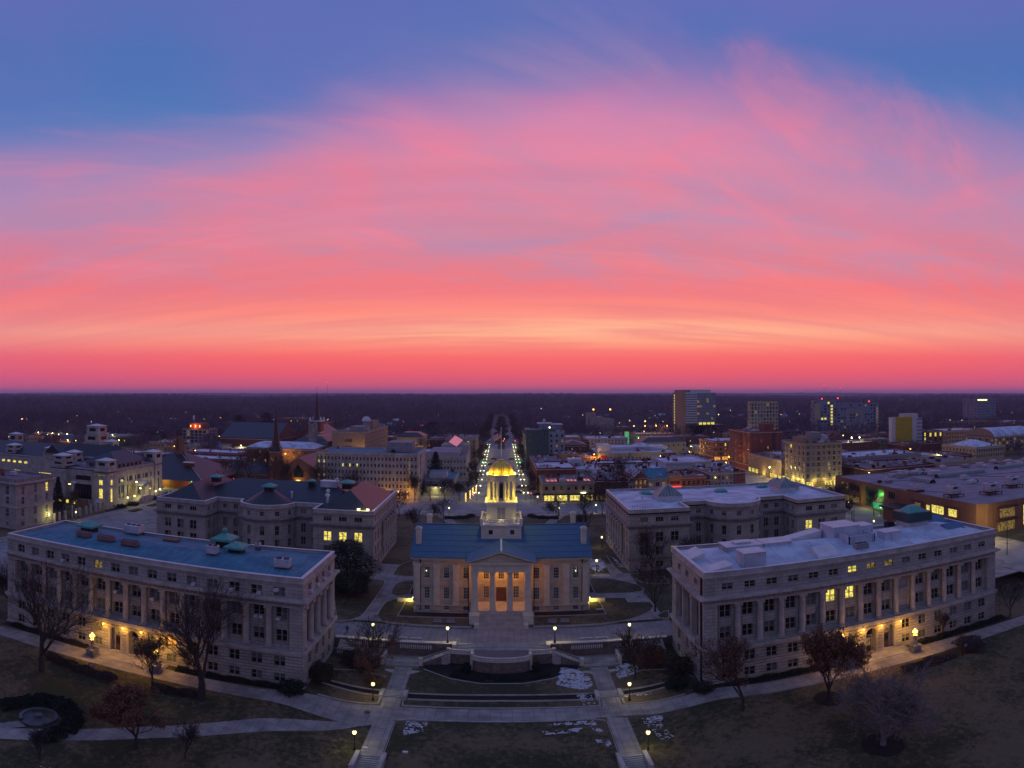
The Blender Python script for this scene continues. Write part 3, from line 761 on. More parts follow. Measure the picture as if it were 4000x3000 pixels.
wedge(mac, 73.4, 79.0, 95.4, 106.5, 17.35, 18.75, 'front', 'roof_snow', 'roof_slope'); wedge(mac, 85.2, 89.8, 98.6, 101.6, 17.6, 19., 'front', 'roof_blue'); wedge(mac, 87.0, 92.2, 107.4, 110.6, 17.6, 19., 'front', 'roof_blue'); rbox(mac, 'vent_box', 85.2, 87.0, 108.4, 110.2, 17.5, 18.9, 'grey_metal', 'dark_metal')
# window air conditioners on the left hall
acm = MB(); acm.box(-.33, .33, -.75, .05, 0, .5); acm = acm.mesh('air_conditioner', ['white_trim'])
for i, z_, dx, dy in ((3, 13.8, -.5, 0), (10, 13.8, .45, 0), (12, 13.8, -.4, 0), (13, 13.8, .5, 0), (14, 14.7, -.45, 0), (3, 9.3, .4, 1), (6, 9.3, -.5, 1), (8, 9.3, -.45, 1), (13, 9.3, -.4, 1), (13, 9.3, .5, 1), (14, 9.3, -.5, 1)):
    inst('air_conditioner', acm, jes, (-92.7 + 3.9 + 3.9 * i + dx, 93. + dy + .25, z_))
for k in range(4): inst('air_conditioner', acm, jes, (-30.3 - .3, 102.4 + (k - 1.5) * 3.84, 13.8), math.pi / 2)
# small lantern lamps beside the portals (real fixtures, three globes each on a stone pedestal)
def cluster_lamp(x, y, z, label):
    t = thing('pedestal_lamp', label, 'lamp', (x, y, z), 'globe lamps on stone pedestals')
    b = MB(); b.box(x - .75, x + .75, y - .75, y + .75, z - .3, z + 1.2); b.box(x - .9, x + .9, y - .9, y + .9, z + 1.2, z + 1.4); b.lathe([(.5, z + 1.4), (.32, z + 1.9), (.28, z + 3.1), (.4, z + 3.3)], (x, y), 10); b.build('pedestal', 'limestone_dark', t)
    m = MB(); m.lathe([(.09, z + 3.3), (.09, z + 4.3)], (x, y), 8)
    P = [(.38, 0), (-.38, 0), (0, .38), (0, -.38)]
    for dx, dy in P: m.tube((x, y, z + 3.6), (x + dx, y + dy, z + 3.85), .04, .04, 5)
    m.build('bracket', 'dark_metal', t)
    gm = MB(); gm.ball((0, 0, 0), .21, 10, 6); gm.smooth = True; me = gm.mesh('globe', ['globe_amber'])
    for dx, dy in P: inst('globe', me, t, (x + dx, y + dy, z + 4.05))
    inst('globe', me, t, (x, y, z + 4.5))
    lamp(t, (x, y - .1, z + 3.8), 1900, (1., .48, .07), .3)
cluster_lamp(-67.9, 89.4, -2.6, 'globe lamp on a stone pedestal left of the left hall\'s arched doors')
cluster_lamp(-54.9, 89.6, -2.6, 'globe lamp on a stone pedestal right of the left hall\'s arched doors')
cluster_lamp(56.9, 90.6, -2.6, 'globe lamp on a stone pedestal left of the right hall\'s arched doors')
cluster_lamp(69.9, 90.6, -2.6, 'globe lamp on a stone pedestal right of the right hall\'s arched doors')

# ------------------------------------------------------------------ the two bowed halls behind
def rear_hall(label, s, y0, yin, yb, top, roof):
    """s = -1 left, 1 right of the axis; symmetric plan with a bow in the middle"""
    name = 'university_hall'
    base = -.5
    X = [32.4, 48.6, 56., 72., 80., 95.9]
    cxb = 64.; rb = 8.
    f = lambda x: (x * s)
    bow = [(cxb + rb * math.cos(math.pi * (1 + k / 12)), yin + rb * math.sin(math.pi * (1 + k / 12)) * .98) for k in range(13)]
    poly = [(X[0], y0), (X[1], y0), (X[1], yin), *bow, (X[4], yin), (X[4], y0), (X[5], y0), (X[5], yb), (X[0], yb)]
    poly = [(f(a), b) for a, b in poly]
    if s < 0: poly = poly[::-1]
    L = thing(name, label, 'university hall', (64. * s, (y0 + yb) / 2, base))
    w = MB()
    rows = [(13.3, 14.6), (7.9, 10.5), (4.3, 6.6), (.9, 2.6)]
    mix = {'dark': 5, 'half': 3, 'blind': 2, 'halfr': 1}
    n = len(poly)
    for i in range(n):
        p0, p1 = poly[i], poly[(i + 1) % n]; Wd = math.hypot(p1[0] - p0[0], p1[1] - p0[1])
        back = abs(p0[1] - yb) < .1 and abs(p1[1] - yb) < .1
        side = abs(p0[0] - p1[0]) < .1
        nrm_out = (abs(abs(p0[0]) - X[5]) < .1 and side)
        if back or nrm_out: ops = []; cs = []
        elif Wd > 30: cs = [Wd * (k + .7) / 9.4 for k in range(9)]
        elif Wd > 14: cs = [Wd / 2 + d * 4.1 for d in (-1, 0, 1)]
        elif Wd > 8: cs = [Wd * .3, Wd * .7]
        elif Wd > 6: cs = [Wd * .3, Wd * .72]
        elif i % 2 == (0 if s > 0 else 1) and Wd < 4: cs = [Wd / 2]
        else: cs = []
        ww = 2.1 if Wd > 14 and Wd < 20 else 1.35 if Wd > 4 else 1.25
        ops = []
        for c in cs:
            for r_, (a, b) in enumerate(rows): ops.append((c - ww / 2, c + ww / 2, a, b, .28))
        rec = Wd > 30
        wall(w, p0, p1, base, top - 1., ops, grooves=[.3, .9 + 2.2, 3.6] if Wd > 6 else ())
        for ci, c in enumerate(cs):
            for r_, (a, b) in enumerate(rows):
                k = kinds(mix); x = p0[0] + (p1[0] - p0[0]) * c / Wd
                if s < 0 and r_ == 1 and 14 < Wd < 20 and x > -50: k = 'lit'
                if s > 0 and r_ == 1 and 14 < Wd < 20 and x > 80 and ci == 0: k = 'lit'
                if s > 0 and R.random() < .06: k = 'dim'
                window(L, p0, p1, c, a, ww, b - a, 'triple' if ww > 2 and r_ == 0 else 'pair' if ww > 1.3 else 'sash', k, deep=.25)
        if Wd > 30:                                         # columns of the street side
            cm = column_mesh(.45, 7.9, 10).mesh('column', ['limestone_plain'])
            for k in range(2, 7):
                c = Wd * (k + 1.2) / 9.4; x = p0[0] + (p1[0] - p0[0]) * c / Wd; y = p0[1] + (p1[1] - p0[1]) * c / Wd
                inst('column', cm, L, (x - .45 * s, y, 3.7))
    w.build('wall', 'limestone', L)
    t = MB()
    ring(t, poly, 3.1, 3.5, .25); ring(t, poly, 11.4, 11.7, .12); ring(t, poly, 12.0, 12.3, .5); ring(t, poly, 12.3, 12.55, .8); ring(t, poly, 15.1, 15.35, .3); ring(t, poly, base, .2, .1)
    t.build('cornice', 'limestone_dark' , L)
    p = MB(); parapet(p, poly, 15.35, top, .45); p.build('parapet', 'limestone_plain', L)
    cp = MB(); ring(cp, poly, top, top + .1, .07, .55); cp.build('coping', 'white_trim', L)
    flat = MB(); flat.prism(offs(poly, -.4), top - .9, top - .55, bottom=False); flat.build('flat_roof', roof, L)
    return L, poly
mcb, mpoly = rear_hall('stone hall with dark slate hipped roofs and a rounded bow, behind the left long hall', -1, 157.4, 165.4, 193., 16.3, 'roof_slate')
sch, spoly = rear_hall('stone hall with flat pale roof, pyramid skylights and a rounded bow', 1, 157.6, 166.4, 193., 16.7, 'roof_snow')
z = 15.6
r = MB(); r.hip(-95.3, -81., 158., 192.4, z, z + 4.6); r.hip(-48., -33., 158., 192.4, z, z + 5.); r.hip(-92., -36., 166., 192., z, z + 4.9)
r.lathe([(7.6, z), (.3, z + 4.6)], (-64., 165.6), 28); o = r.build('roof', 'roof_slate', mcb)
cupola(mcb, -85., 175., z + 4.6, 1.9, 1.6, False); cupola(mcb, -64., 166., z + 3.9, 1.9, 1.9, False); cupola(mcb, -43.6, 175., z + 4.6, 2.1, 1.8, False); cupola(mcb, -55., 177., z + 4.6, 1.2, 1.4, False)
rbox(mcb, 'roof_box', -52., -47., 176., 179., z + 3., z + 5.6); 
def turbine(parent, x, y, z0, h, rr):
    b = MB(); b.lathe([(rr * .5, z0 - 1.), (rr * .5, z0 + h * .5), (rr, z0 + h * .55), (rr * .9, z0 + h * .85), (rr * .4, z0 + h), (.001, z0 + h)], (x, y), 12); b.smooth = False; b.build('vent_hood', 'pale_metal', parent)
turbine(mcb, -46., 162.5, 18.2, 1.6, .7); turbine(mcb, -46.6, 165.2, 18.8, 1.8, .6); turbine(mcb, -57., 165., 18.6, 1., .4); turbine(mcb, -47.5, 178., 21., 1., .6)
# floodlights on the front parapet
for xx in (-36.4, -34.0):
    fl = MB(); fl.box(xx - .35, xx + .35, 157.7, 158.1, 16.45, 16.9); fl.build('floodlight', 'globe_yellow', mcb)
lamp(mcb, (-35.2, 158.4, 17.4), 250, (1., .9, .35), .3)
r = MB(); r.hip(33., 48., 158.2, 192., 15.9, 16.9, flat=0.); r.hip(80.6, 95.3, 158.2, 192., 15.9, 16.9, flat=0.); r.build('roof', 'roof_snow', sch)
def pyramid(parent, x0, x1, y0, y1, z0, zb, zt):
    b = MB(); b.box(x0, x1, y0, y1, z0, zb); o = b.build('skylight', 'pale_metal', parent)
    g_ = MB(); g_.hip(x0 - .15, x1 + .15, y0 - .15, y1 + .15, zb, zt, flat=.12); g_.build('skylight_glass', 'glass_blind_sky', o)
    rb_ = MB(); n = 7
    for k in range(n + 1):
        t_ = k / n; xa = x0 + (x1 - x0) * t_; i = (min(x1 - x0, y1 - y0)) / 2 * .88
        xb_ = min(max(xa, x0 + i), x1 - i); rb_.tube((xa, y0 - .15, zb), (xb_, y0 + i, zt), .05, .05, 4)
        ya = y0 + (y1 - y0) * t_; yb_ = min(max(ya, y0 + i), y1 - i); rb_.tube((x0 - .15, ya, zb), (x0 + i, yb_, zt), .05, .05, 4)
    rb_.build('glazing_bars', 'white_trim', o)
pyramid(sch, 43.2, 50.4, 170.2, 176.6, 15.8, 17.9, 20.6); pyramid(sch, 81.6, 88.4, 172.6, 179.6, 15.8, 17.9, 20.6); pyramid(sch, 85.6, 90., 186., 190., 15.8, 17.4, 19.)
def greenvent(parent, x, y, z0, w, d):
    b = MB(); b.box(x - w / 2, x + w / 2, y - d / 2, y + d / 2, z0, z0 + .6); b.hip(x - w / 2 - .15, x + w / 2 + .15, y - d / 2 - .15, y + d / 2 + .15, z0 + .6, z0 + 1.2, flat=.4); b.build('roof_vent', 'copper_green', parent)
greenvent(sch, 42.6, 182.5, 16.4, 3.4, 2.6); greenvent(sch, 66.5, 183., 16., 3.4, 2.6); greenvent(sch, 82.2, 187., 16., 3., 2.4); greenvent(sch, 92., 184.6, 16., 3.6, 2.8); turbine(sch, 39.6, 174., 16.8, .8, .4)
m_ = MB()
for k in range(6): m_.tube((34. + k * .7, 161.2, 16.), (34. + k * .7, 161.2, 17.6 - .1 * k), .04, .04, 4); m_.tube((34. + k * .7, 161.2, 16.9), (34.7 + k * .7, 162.4, 16.7), .04, .04, 4)
m_.build('antenna_frame', 'dark_metal', sch)

# ------------------------------------------------------------------ the domed building in the middle
cap = thing('domed_capitol', 'columned stone building with a floodlit gold dome, blue roof and glowing portico', 'domed building', (0, 139, 0))
x0, x1, y0, y1 = -18.0, 18.0, 130., 148.
w = MB()
WX = [-15.4, -11.35, -7.3, 7.35, 11.4, 15.45]
ops = []
for x in WX:
    for a, b, hw in ((7.4, 9.9, .58), (2.7, 5.4, .58), (.1, 1.15, .6)): ops.append((x - x0 - hw, x - x0 + hw, a, b))
for x in (-3.1, 0., 3.1):
    ops.append((x - x0 - .6, x - x0 + .6, 7.4, 9.9))
    if x: ops.append((x - x0 - .6, x - x0 + .6, 3.1, 5.8))
ops.append((18 - 1.05, 18 + 1.05, 2.4, 5.6))
wall(w, (x0, y0), (x1, y0), -.6, 11.7, ops)
for p0, p1 in (((x1, y0), (x1, y1)), ((x1, y1), (x0, y1)), ((x0, y1), (x0, y0))):
    o2 = []
    if p0[0] == p1[0]:
        for c in (2.6, 6.8, 11.2, 15.4): o2 += [(c - .58, c + .58, 7.4, 9.9), (c - .58, c + .58, 2.7, 5.4)]
        for c in (2.6, 6.8, 11.2, 15.4):
            for a, h in ((7.4, 2.5), (2.7, 2.7)): window(cap, p0, p1, c, a, 1.16, h, 'grid', kinds({'dark': 2, 'teal': 2, 'half': 1}), 'frame_white')
    wall(w, p0, p1, -.6, 11.7, o2)
w.build('wall', 'capitol_stone', cap)
for x in WX:
    for r_, (a, b) in enumerate(((7.4, 9.9), (2.7, 5.4), (.1, 1.15))):
        k = ('half', 'teal', 'teal')[r_]
        if x > 0 and r_ == 0: k = 'dark'
        if r_ == 2: k = kinds({'dark': 1, 'teal': 1})
        window(cap, (x0, y0), (x1, y0), x - x0, a, 1.16 if r_ < 2 else 1.2, b - a, 'grid' if r_ < 2 else 'sash', k, 'frame_white', .25)
        sl = MB(); sl.box(x - .75, x + .75, y0 - .14, y0, a - .18, a - .02); sl.build('sill', 'capitol_trim', cap)
for x in (-3.1, 0., 3.1):
    window(cap, (x0, y0), (x1, y0), x - x0, 7.4, 1.2, 2.5, 'grid', 'dark', 'frame_white', .2)
    if x: window(cap, (x0, y0), (x1, y0), x - x0, 3.1, 1.2, 2.7, 'grid', 'teal', 'frame_white', .2)
    sl = MB(); sl.box(x - .85, x + .85, y0 - .2, y0, 7.15, 7.38); sl.build('sill', 'capitol_trim', cap)
d = MB(); d.box(-1.05, 1.05, y0 + .12, y0 + .22, 2.4, 5.6)
for k in (-1, 1):
    for a, b in ((2.7, 3.6), (3.8, 5.3)): d.box(k * .5 - .35, k * .5 + .35, y0 + .07, y0 + .12, a, b)
d.build('door', 'door_wood', cap)
# little glints of interior lamps in two upper windows
for x, z_ in ((-15.55, 9.0), (15.45, 9.0)):
    gl = MB(); gl.ball((x, y0 + .15, z_), .12, 6, 4); gl.build('lamp_globe', 'globe_white', cap)
# pilasters
for x in (-17.35, -13.35, -9.3, 9.4, 13.45, 17.35):
    p = MB(); p.box(x - .62, x + .62, y0 - .38, y0, 1.75, 10.1); p.box(x - .78, x + .78, y0 - .52, y0, 10.1, 10.6); p.box(x - .75, x + .75, y0 - .48, y0, 1.3, 1.75); p.build('pilaster', 'capitol_trim', cap)
for s in (-1, 1):
    for c in (131., 135.5, 139.2, 143., 147.):
        p = MB(); p.box(s * 18.0, s * 18.35, c - .6, c + .6, 1.75, 10.1); p.box(s * 18.0, s * 18.5, c - .75, c + .75, 10.1, 10.6); p.build('pilaster', 'capitol_trim', cap)
t = MB(); P4 = [(x0, y0), (x1, y0), (x1, y1), (x0, y1)]
ring(t, P4, 1.15, 1.3, .12); ring(t, P4, 10.62, 10.8, .25); ring(t, P4, 11.5, 11.75, .35); ring(t, P4, 11.75, 12.25, .75)
t.build('cornice', 'capitol_trim', cap)
# roof: slopes and individual standing seams
r = MB(); r.gable(-18.9, 18.9, 129.1, 148.9, 12.27, 17.5, 'x', 0, 1); r.build('roof', ['roof_blue', 'capitol_trim'], cap)
sm = MB()
a0, b0 = Vector((0, 129.1, 12.27)), Vector((0, 139., 17.5))
for i in range(76):
    x = -18.7 + i * .4987
    for ya, za, yb, zb in ((129.1, 12.30, 139., 17.53), (148.9, 12.30, 139., 17.53)):
        if abs(x) < 4.3 and ya < 140: ya2, za2 = ya, za; yb2, zb2 = 134.6, 15.2
        else: ya2, za2, yb2, zb2 = ya, za, yb, zb
        sm.q([(x - .035, ya2, za2), (x + .035, ya2, za2), (x + .035, yb2, zb2), (x - .035, yb2, zb2)]); sm.q([(x, ya2, za2 - .05), (x, ya2, za2 + .07), (x, yb2, zb2 + .07), (x, yb2, zb2 - .05)])
tag(sm.build('roof_seams', 'roof_seam', cap), kind='stuff')
lap = MB()
for k in range(1, 6):
    f_ = k / 6; y = 129.1 + 9.9 * f_; z_ = 12.27 + 5.23 * f_
    if k < 4: lap.box(-18.8, 18.8, y - .03, y + .03, z_ + .01, z_ + .05)
    else: lap.box(-18.8, -4.3, y - .03, y + .03, z_ + .01, z_ + .05); lap.box(4.3, 18.8, y - .03, y + .03, z_ + .01, z_ + .05)
lap.build('roof_lap', 'roof_seam', cap)
rg = MB(); rg.box(-18.95, 18.95, 138.8, 139.2, 17.48, 17.66); rg.build('roof_ridge', 'roof_blue', cap)
for s_ in (-1, 1): gt = MB(); gt.box(s_ * 18.95, s_ * 7.2, 128.9, 129.15, 12.2, 12.45); gt.build('gutter', 'roof_metal', cap)
for x in (-16.75, 16.75, -6.75, 6.75):
    p = MB(); p.tube((x, 129.7, -.2), (x, 129.7, 11.6), .1, .1, 6); p.box(x - .2, x + .2, 129.45, 129.95, 11.3, 11.7); p.build('downpipe', 'dark_metal', cap)
for x, y, zt in ((-17.55, 133.4, 17.8), (17.55, 133.4, 17.8), (-16.6, 145.2, 18.4), (16.6, 145.2, 18.9)):
    c = MB(); c.box(x - .55, x + .55, y - .55, y + .55, 13.2, zt - .3); c.box(x - .68, x + .68, y - .68, y + .68, zt - .3, zt); c.box(x - .42, x + .42, y - .42, y + .42, zt, zt + .25); c.build('chimney', 'capitol_trim', cap)
# portico
po = MB()
po.box(-6.1, 6.1, 124., 130.0, -.6, 2.28)
po.build('portico_floor', 'capitol_trim', cap)
for s in (-1, 1):
    c = MB(); c.box(s * 5.25 - .62, s * 5.25 + .62, 124.0, 125.2, 2.3, 10.7); c.box(s * 5.25 - .78, s * 5.25 + .78, 123.86, 125.35, 10.2, 10.72); c.box(s * 5.25 - .75, s * 5.25 + .75, 123.88, 125.33, 2.3, 2.6); c.build('corner_pier', 'capitol_trim', cap)
cm = MB(); cm.box(-.72, .72, -.72, .72, 0, .25); cm.lathe([(.62, .25), (.60, .4), (.58, 3.), (.50, 7.9), (.52, 8.0), (.66, 8.15)], n=20); cm.box(-.74, .74, -.74, .74, 8.15, 8.42); cm = cm.mesh('column', ['capitol_trim'])
for x in (-1.72, 1.72): inst('column', cm, cap, (x, 124.65, 2.3))
e = MB(); e.box(-5.95, 5.95, 123.95, 129.95, 10.72, 12.1); e.box(-6.15, 6.15, 123.75, 129.6, 12.1, 12.45); e.box(-6.5, 6.5, 123.4, 129.0, 12.45, 12.75)
e.build('entablature', 'capitol_trim', cap)
pd = MB()
pd.q([(-5.9, 123.95, 12.75), (5.9, 123.95, 12.75), (0, 123.95, 14.55)]); pd.build('pediment', 'capitol_stone', cap)
rk = MB()
for s in (-1, 1):
    for (ya, yb, off, th) in ((123.4, 124.2, 0, .38),):
        A = [(s * 6.7, 12.75), (0, 14.85), (0, 14.85 + th), (s * 6.9, 12.75 + th * .6)]
        rk.q([(x, ya, z_) for x, z_ in A]); rk.q([(x, yb, z_) for x, z_ in A[::-1]])
        for i in range(4): j = (i + 1) % 4; rk.q([(A[i][0], ya, A[i][1]), (A[i][0], yb, A[i][1]), (A[j][0], yb, A[j][1]), (A[j][0], ya, A[j][1])])
rk.build('raking_cornice', 'capitol_trim', cap)
pr = MB()
for s in (-1, 1):
    pr.q([(s * 7.0, 123.3, 12.98), (0, 123.3, 15.28), (0, 134.4, 15.28), (s * 7.0, 129.9, 12.98)])
    for k in range(11):
        y_ = 123.7 + k * .85; pr.q([(s * 7., y_, 13.0), (0, y_, 15.31), (0, y_ + .06, 15.31), (s * 7., y_ + .06, 13.0)], 1)
pr.build('portico_roof', ['roof_blue', 'roof_seam'], cap)
rp = MB(); rp.box(-.16, .16, 123.3, 134.6, 15.25, 15.42); rp.build('portico_ridge', 'white_trim', cap)
for s in (-1, 1):
    pe = MB(); pe.box(s * 5.25 - .95, s * 5.25 + .95, 121.9, 124.0, -.5, 1.75); pe.box(s * 5.25 - 1.05, s * 5.25 + 1.05, 121.8, 124.0, 1.75, 2.0); pe.box(s * 4.75 - .45, s * 4.75 + .45, 120.4, 121.8, -.5, .55); pe.build('pedestal', 'capitol_trim', cap)
st_n = 15
for k in range(st_n):
    z_ = -.4 + (2.28 + .4) * (k + 1) / st_n; y_ = 119.9 + 4.05 * k / st_n
    s_ = MB(); s_.box(-4.28, 4.28, y_, 124.0 if k == st_n - 1 else y_ + .34, z_ - .2, z_); s_.build('step', 'kerb_stone', cap)
fl = MB(); fl.box(-4.3, 4.3, 120.3, 124., -.6, -.42); fl.build('step_bed', 'kerb_stone', cap)
for x in (-3.4, 0, 3.4): 
    l_ = MB(); l_.lathe([(.05, 10.7), (.05, 10.3), (.22, 10.25), (.22, 10.0), (.001, 9.95)], (x, 127.2), 10); l_.build('ceiling_lamp', 'globe_amber', cap)
    lamp(cap, (x, 127.2, 9.6), 300, (1., .38, .06), .25)
# belvedere, drum, colonnade, dome
b = MB(); wall(b, (-4.3, 134.7), (4.3, 134.7), 13.5, 18.1, [(1.6, 2.5, 16.2, 17.2), (6.2, 7.1, 16.2, 17.2)], rev=.2); wall(b, (4.3, 134.7), (4.3, 143.3), 13.5, 18.1); wall(b, (4.3, 143.3), (-4.3, 143.3), 13.5, 18.1); wall(b, (-4.3, 143.3), (-4.3, 134.7), 13.5, 18.1)
b.build('belvedere', 'capitol_trim', cap)
window(cap, (-4.3, 134.7), (4.3, 134.7), 2.05, 16.2, .9, 1.0, 'grid', 'dark', 'frame_dark', .12); window(cap, (-4.3, 134.7), (4.3, 134.7), 6.65, 16.2, .9, 1.0, 'grid', 'teal', 'frame_dark', .12)
lamp(cap, (0, 134.0, 19.6), 25, (1., .8, .3), .1)
bc = MB(); bc.box(-4.55, 4.55, 134.45, 143.55, 18.1, 18.45); bc.build('belvedere_cornice', 'white_trim', cap)
bm = MB(); bm.lathe([(.10, 0), (.13, .08), (.07, .16), (.15, .42), (.07, .78), (.12, .86), (.12, .92)], n=7); bal = bm.mesh('baluster', ['white_trim'])
def balustrade_rail(parent, pts, z0, z1, dz0=None, mt='white_trim', hgt=.92, wd=.16):
    pass
for (ax, ay, bx, by) in ((-4.3, 134.7, 4.3, 134.7), (-4.3, 134.7, -4.3, 143.3), (4.3, 134.7, 4.3, 143.3), (-4.3, 143.3, 4.3, 143.3)):
    rl = MB(); rl.box(ax - .14, bx + .14, ay - .14, by + .14, 19.42, 19.58); rl.box(ax - .12, bx + .12, ay - .12, by + .12, 18.45, 18.52); ro = rl.build('balustrade_rail', 'white_trim', cap)
    L_ = math.hypot(bx - ax, by - ay); n = int(L_ / .34)
    for k in range(1, n): inst('baluster', bal, ro, (ax + (bx - ax) * k / n, ay + (by - ay) * k / n, 18.5))
for sx in (-1, 1):
    for yy in (134.7, 143.3): p = MB(); p.box(sx * 4.3 - .26, sx * 4.3 + .26, yy - .26, yy + .26, 18.45, 19.75); p.build('balustrade_post', 'white_trim', cap)
d = MB(); d.box(-3.15, 3.15, 135.9, 142.1, 18.46, 22.6); d.build('drum', 'capitol_trim', cap)
d = MB(); d.box(-.85, -.05, 135.82, 135.9, 19.2, 22.0); d.box(.05, .85, 135.82, 135.9, 19.2, 22.0); d.build('shutter', 'plaster_grey', cap)
d = MB(); d.box(-3.3, 3.3, 135.75, 142.25, 22.6, 22.9); d.box(-3.5, 3.5, 135.55, 142.45, 22.9, 23.25); d.build('drum_cornice', 'white_trim', cap)
octa = lambda r_: [(r_ * math.cos(math.pi / 8 + k * math.pi / 4), 139 + r_ * math.sin(math.pi / 8 + k * math.pi / 4)) for k in range(8)]
d = MB(); d.prism(octa(3.25), 23.25, 23.5); d.build('lantern_base', 'capitol_trim', cap)
d = MB(); d.prism(octa(2.1), 23.5, 27.8)
d.build('lantern_core', 'capitol_trim', cap)
for k in range(8):
    a = k * math.pi / 4; ca, sa = math.cos(a), math.sin(a); r_ = 2.1 * math.cos(math.pi / 8) + .02
    q_ = MB(); q_.obox((r_ * ca, 139 + r_ * sa), (-sa, ca), (ca, sa), .36, .03, 23.9, 27.1); q_.build('lantern_louvre', 'frame_dark', cap)
colm = MB(); colm.box(-.3, .3, -.3, .3, 0, .12); colm.lathe([(.27, .12), (.26, .4), (.25, 2.), (.21, 3.85), (.30, 4.0)], n=12); colm.box(-.33, .33, -.33, .33, 4.0, 4.22); colm = colm.mesh('column', ['capitol_trim'])
for k in range(8):
    a = math.pi / 8 + k * math.pi / 4
    for da in (-.13, .13): inst('column', colm, cap, (2.95 * math.cos(a + da), 139 + 2.95 * math.sin(a + da), 23.5), a)
d = MB(); d.prism(octa(3.2), 27.72, 28.7); d.prism(octa(3.45), 28.7, 29.0); d.build('lantern_entablature', 'capitol_trim', cap)
d = MB(); d.prism(octa(3.5), 29.0, 29.08); d.build('lantern_roof', 'white_trim', cap)
dm = MB(); dm.lathe([(2.85, 29.08), (2.85, 29.2), (2.66, 29.25)] + [(2.66 * math.cos(t_ * math.pi / 2 * .955), 29.25 + 2.75 * math.sin(t_ * math.pi / 2)) for t_ in [k / 12 for k in range(13)]], (0, 139), 48); dm.smooth = True; do = dm.build('dome', 'gold', cap)
rbm = MB()
for k in range(28):
    a = math.tau * k / 28
    for j in range(9):
        t0, t1 = j / 10, (j + 1) / 10
        f_ = lambda t_: (2.68 * math.cos(t_ * math.pi / 2 * .955), 29.25 + 2.77 * math.sin(t_ * math.pi / 2))
        (ra, za), (rb_, zb) = f_(t0), f_(t1)
        da = .012
        rbm.q([(ra * math.cos(a - da), 139 + ra * math.sin(a - da), za), (ra * math.cos(a + da), 139 + ra * math.sin(a + da), za), (rb_ * math.cos(a + da), 139 + rb_ * math.sin(a + da), zb), (rb_ * math.cos(a - da), 139 + rb_ * math.sin(a - da), zb)])
rbm.build('dome_rib', 'roof_slate', do)
d = MB(); d.lathe([(.6, 31.95), (.68, 32.05), (.68, 32.2), (.3, 32.3), (.001, 32.3)], (0, 139), 16); d.build('finial', 'gold', do)
for k in range(8):
    a = math.pi / 8 + k * math.pi / 4
    fm = MB(); fm.obox((3.2 * math.cos(a), 139 + 3.2 * math.sin(a)), (-math.sin(a), math.cos(a)), (math.cos(a), math.sin(a)), .16, .1, 29.08, 29.25); fm.build('floodlight', 'globe_yellow', cap)
    lamp(cap, (3.28 * math.cos(a), 139 + 3.28 * math.sin(a), 29.6), 150, (1., .68, .04), .12)
    lamp(cap, (3.75 * math.cos(a), 139 + 3.75 * math.sin(a), 23.7), 30, (1., .76, .10), .12)
for sx in (-1, 1):
    for sy in (-1, 1): lamp(cap, (sx * 3.42, 139 + sy * 3.42, 24.6), 330, (1., .76, .06), .2)
for s in (-1, 1): lamp(cap, (s * 3.9, 135.0, 19.3), 60, (1., .85, .3), .1)
# the flag and its pole
fp_ = thing('flagpole', 'white flagpole on top of the gold dome', 'flagpole', (0, 139, 32.3))
m = MB(); m.lathe([(.10, 32.3), (.05, 39.1), (.12, 39.15), (.12, 39.35), (.001, 39.4)], (0, 139), 8); m.build('pole', 'white_trim', fp_)
m = MB(); nU, nV = 14, 13; flw, flh = 2.35, 1.5
def fpt(u, v): return (-.08 - flw * .62 * u - .12 * v * u, 139 - .35 * math.sin(u * 7.) * u - .3 * u, 38.5 - flh * v - .95 * u ** 1.2 + .10 * math.sin(u * 9. + 1))
for j in range(nV):
    for i in range(nU):
        P_ = [fpt(i / nU, j / nV), fpt((i + 1) / nU, j / nV), fpt((i + 1) / nU, (j + 1) / nV), fpt(i / nU, (j + 1) / nV)]
        m.q(P_, 2 if (i < 6 and j < 7) else (0 if j % 2 == 0 else 1))
fo = m.build('flag', ['flag_red', 'flag_white', 'flag_blue']); tag(fo, 'striped red and white flag with blue corner, flying from the pole above the gold dome', 'flag')
sl = fo.data.copy()
m2 = MB()
for j in range(5):
    for i in range(6 if j % 2 == 0 else 5):
        u = (.035 + i * .067 + (.033 if j % 2 else 0)); v = .06 + j * .1
        p = Vector(fpt(u, v)); m2.q([(p.x - .03, p.y - .03, p.z - .03), (p.x + .03, p.y - .03, p.z - .03), (p.x + .03, p.y - .03, p.z + .03), (p.x - .03, p.y - .03, p.z + .03)])
tag(m2.build('stars', 'flag_white', fo), kind='stuff')

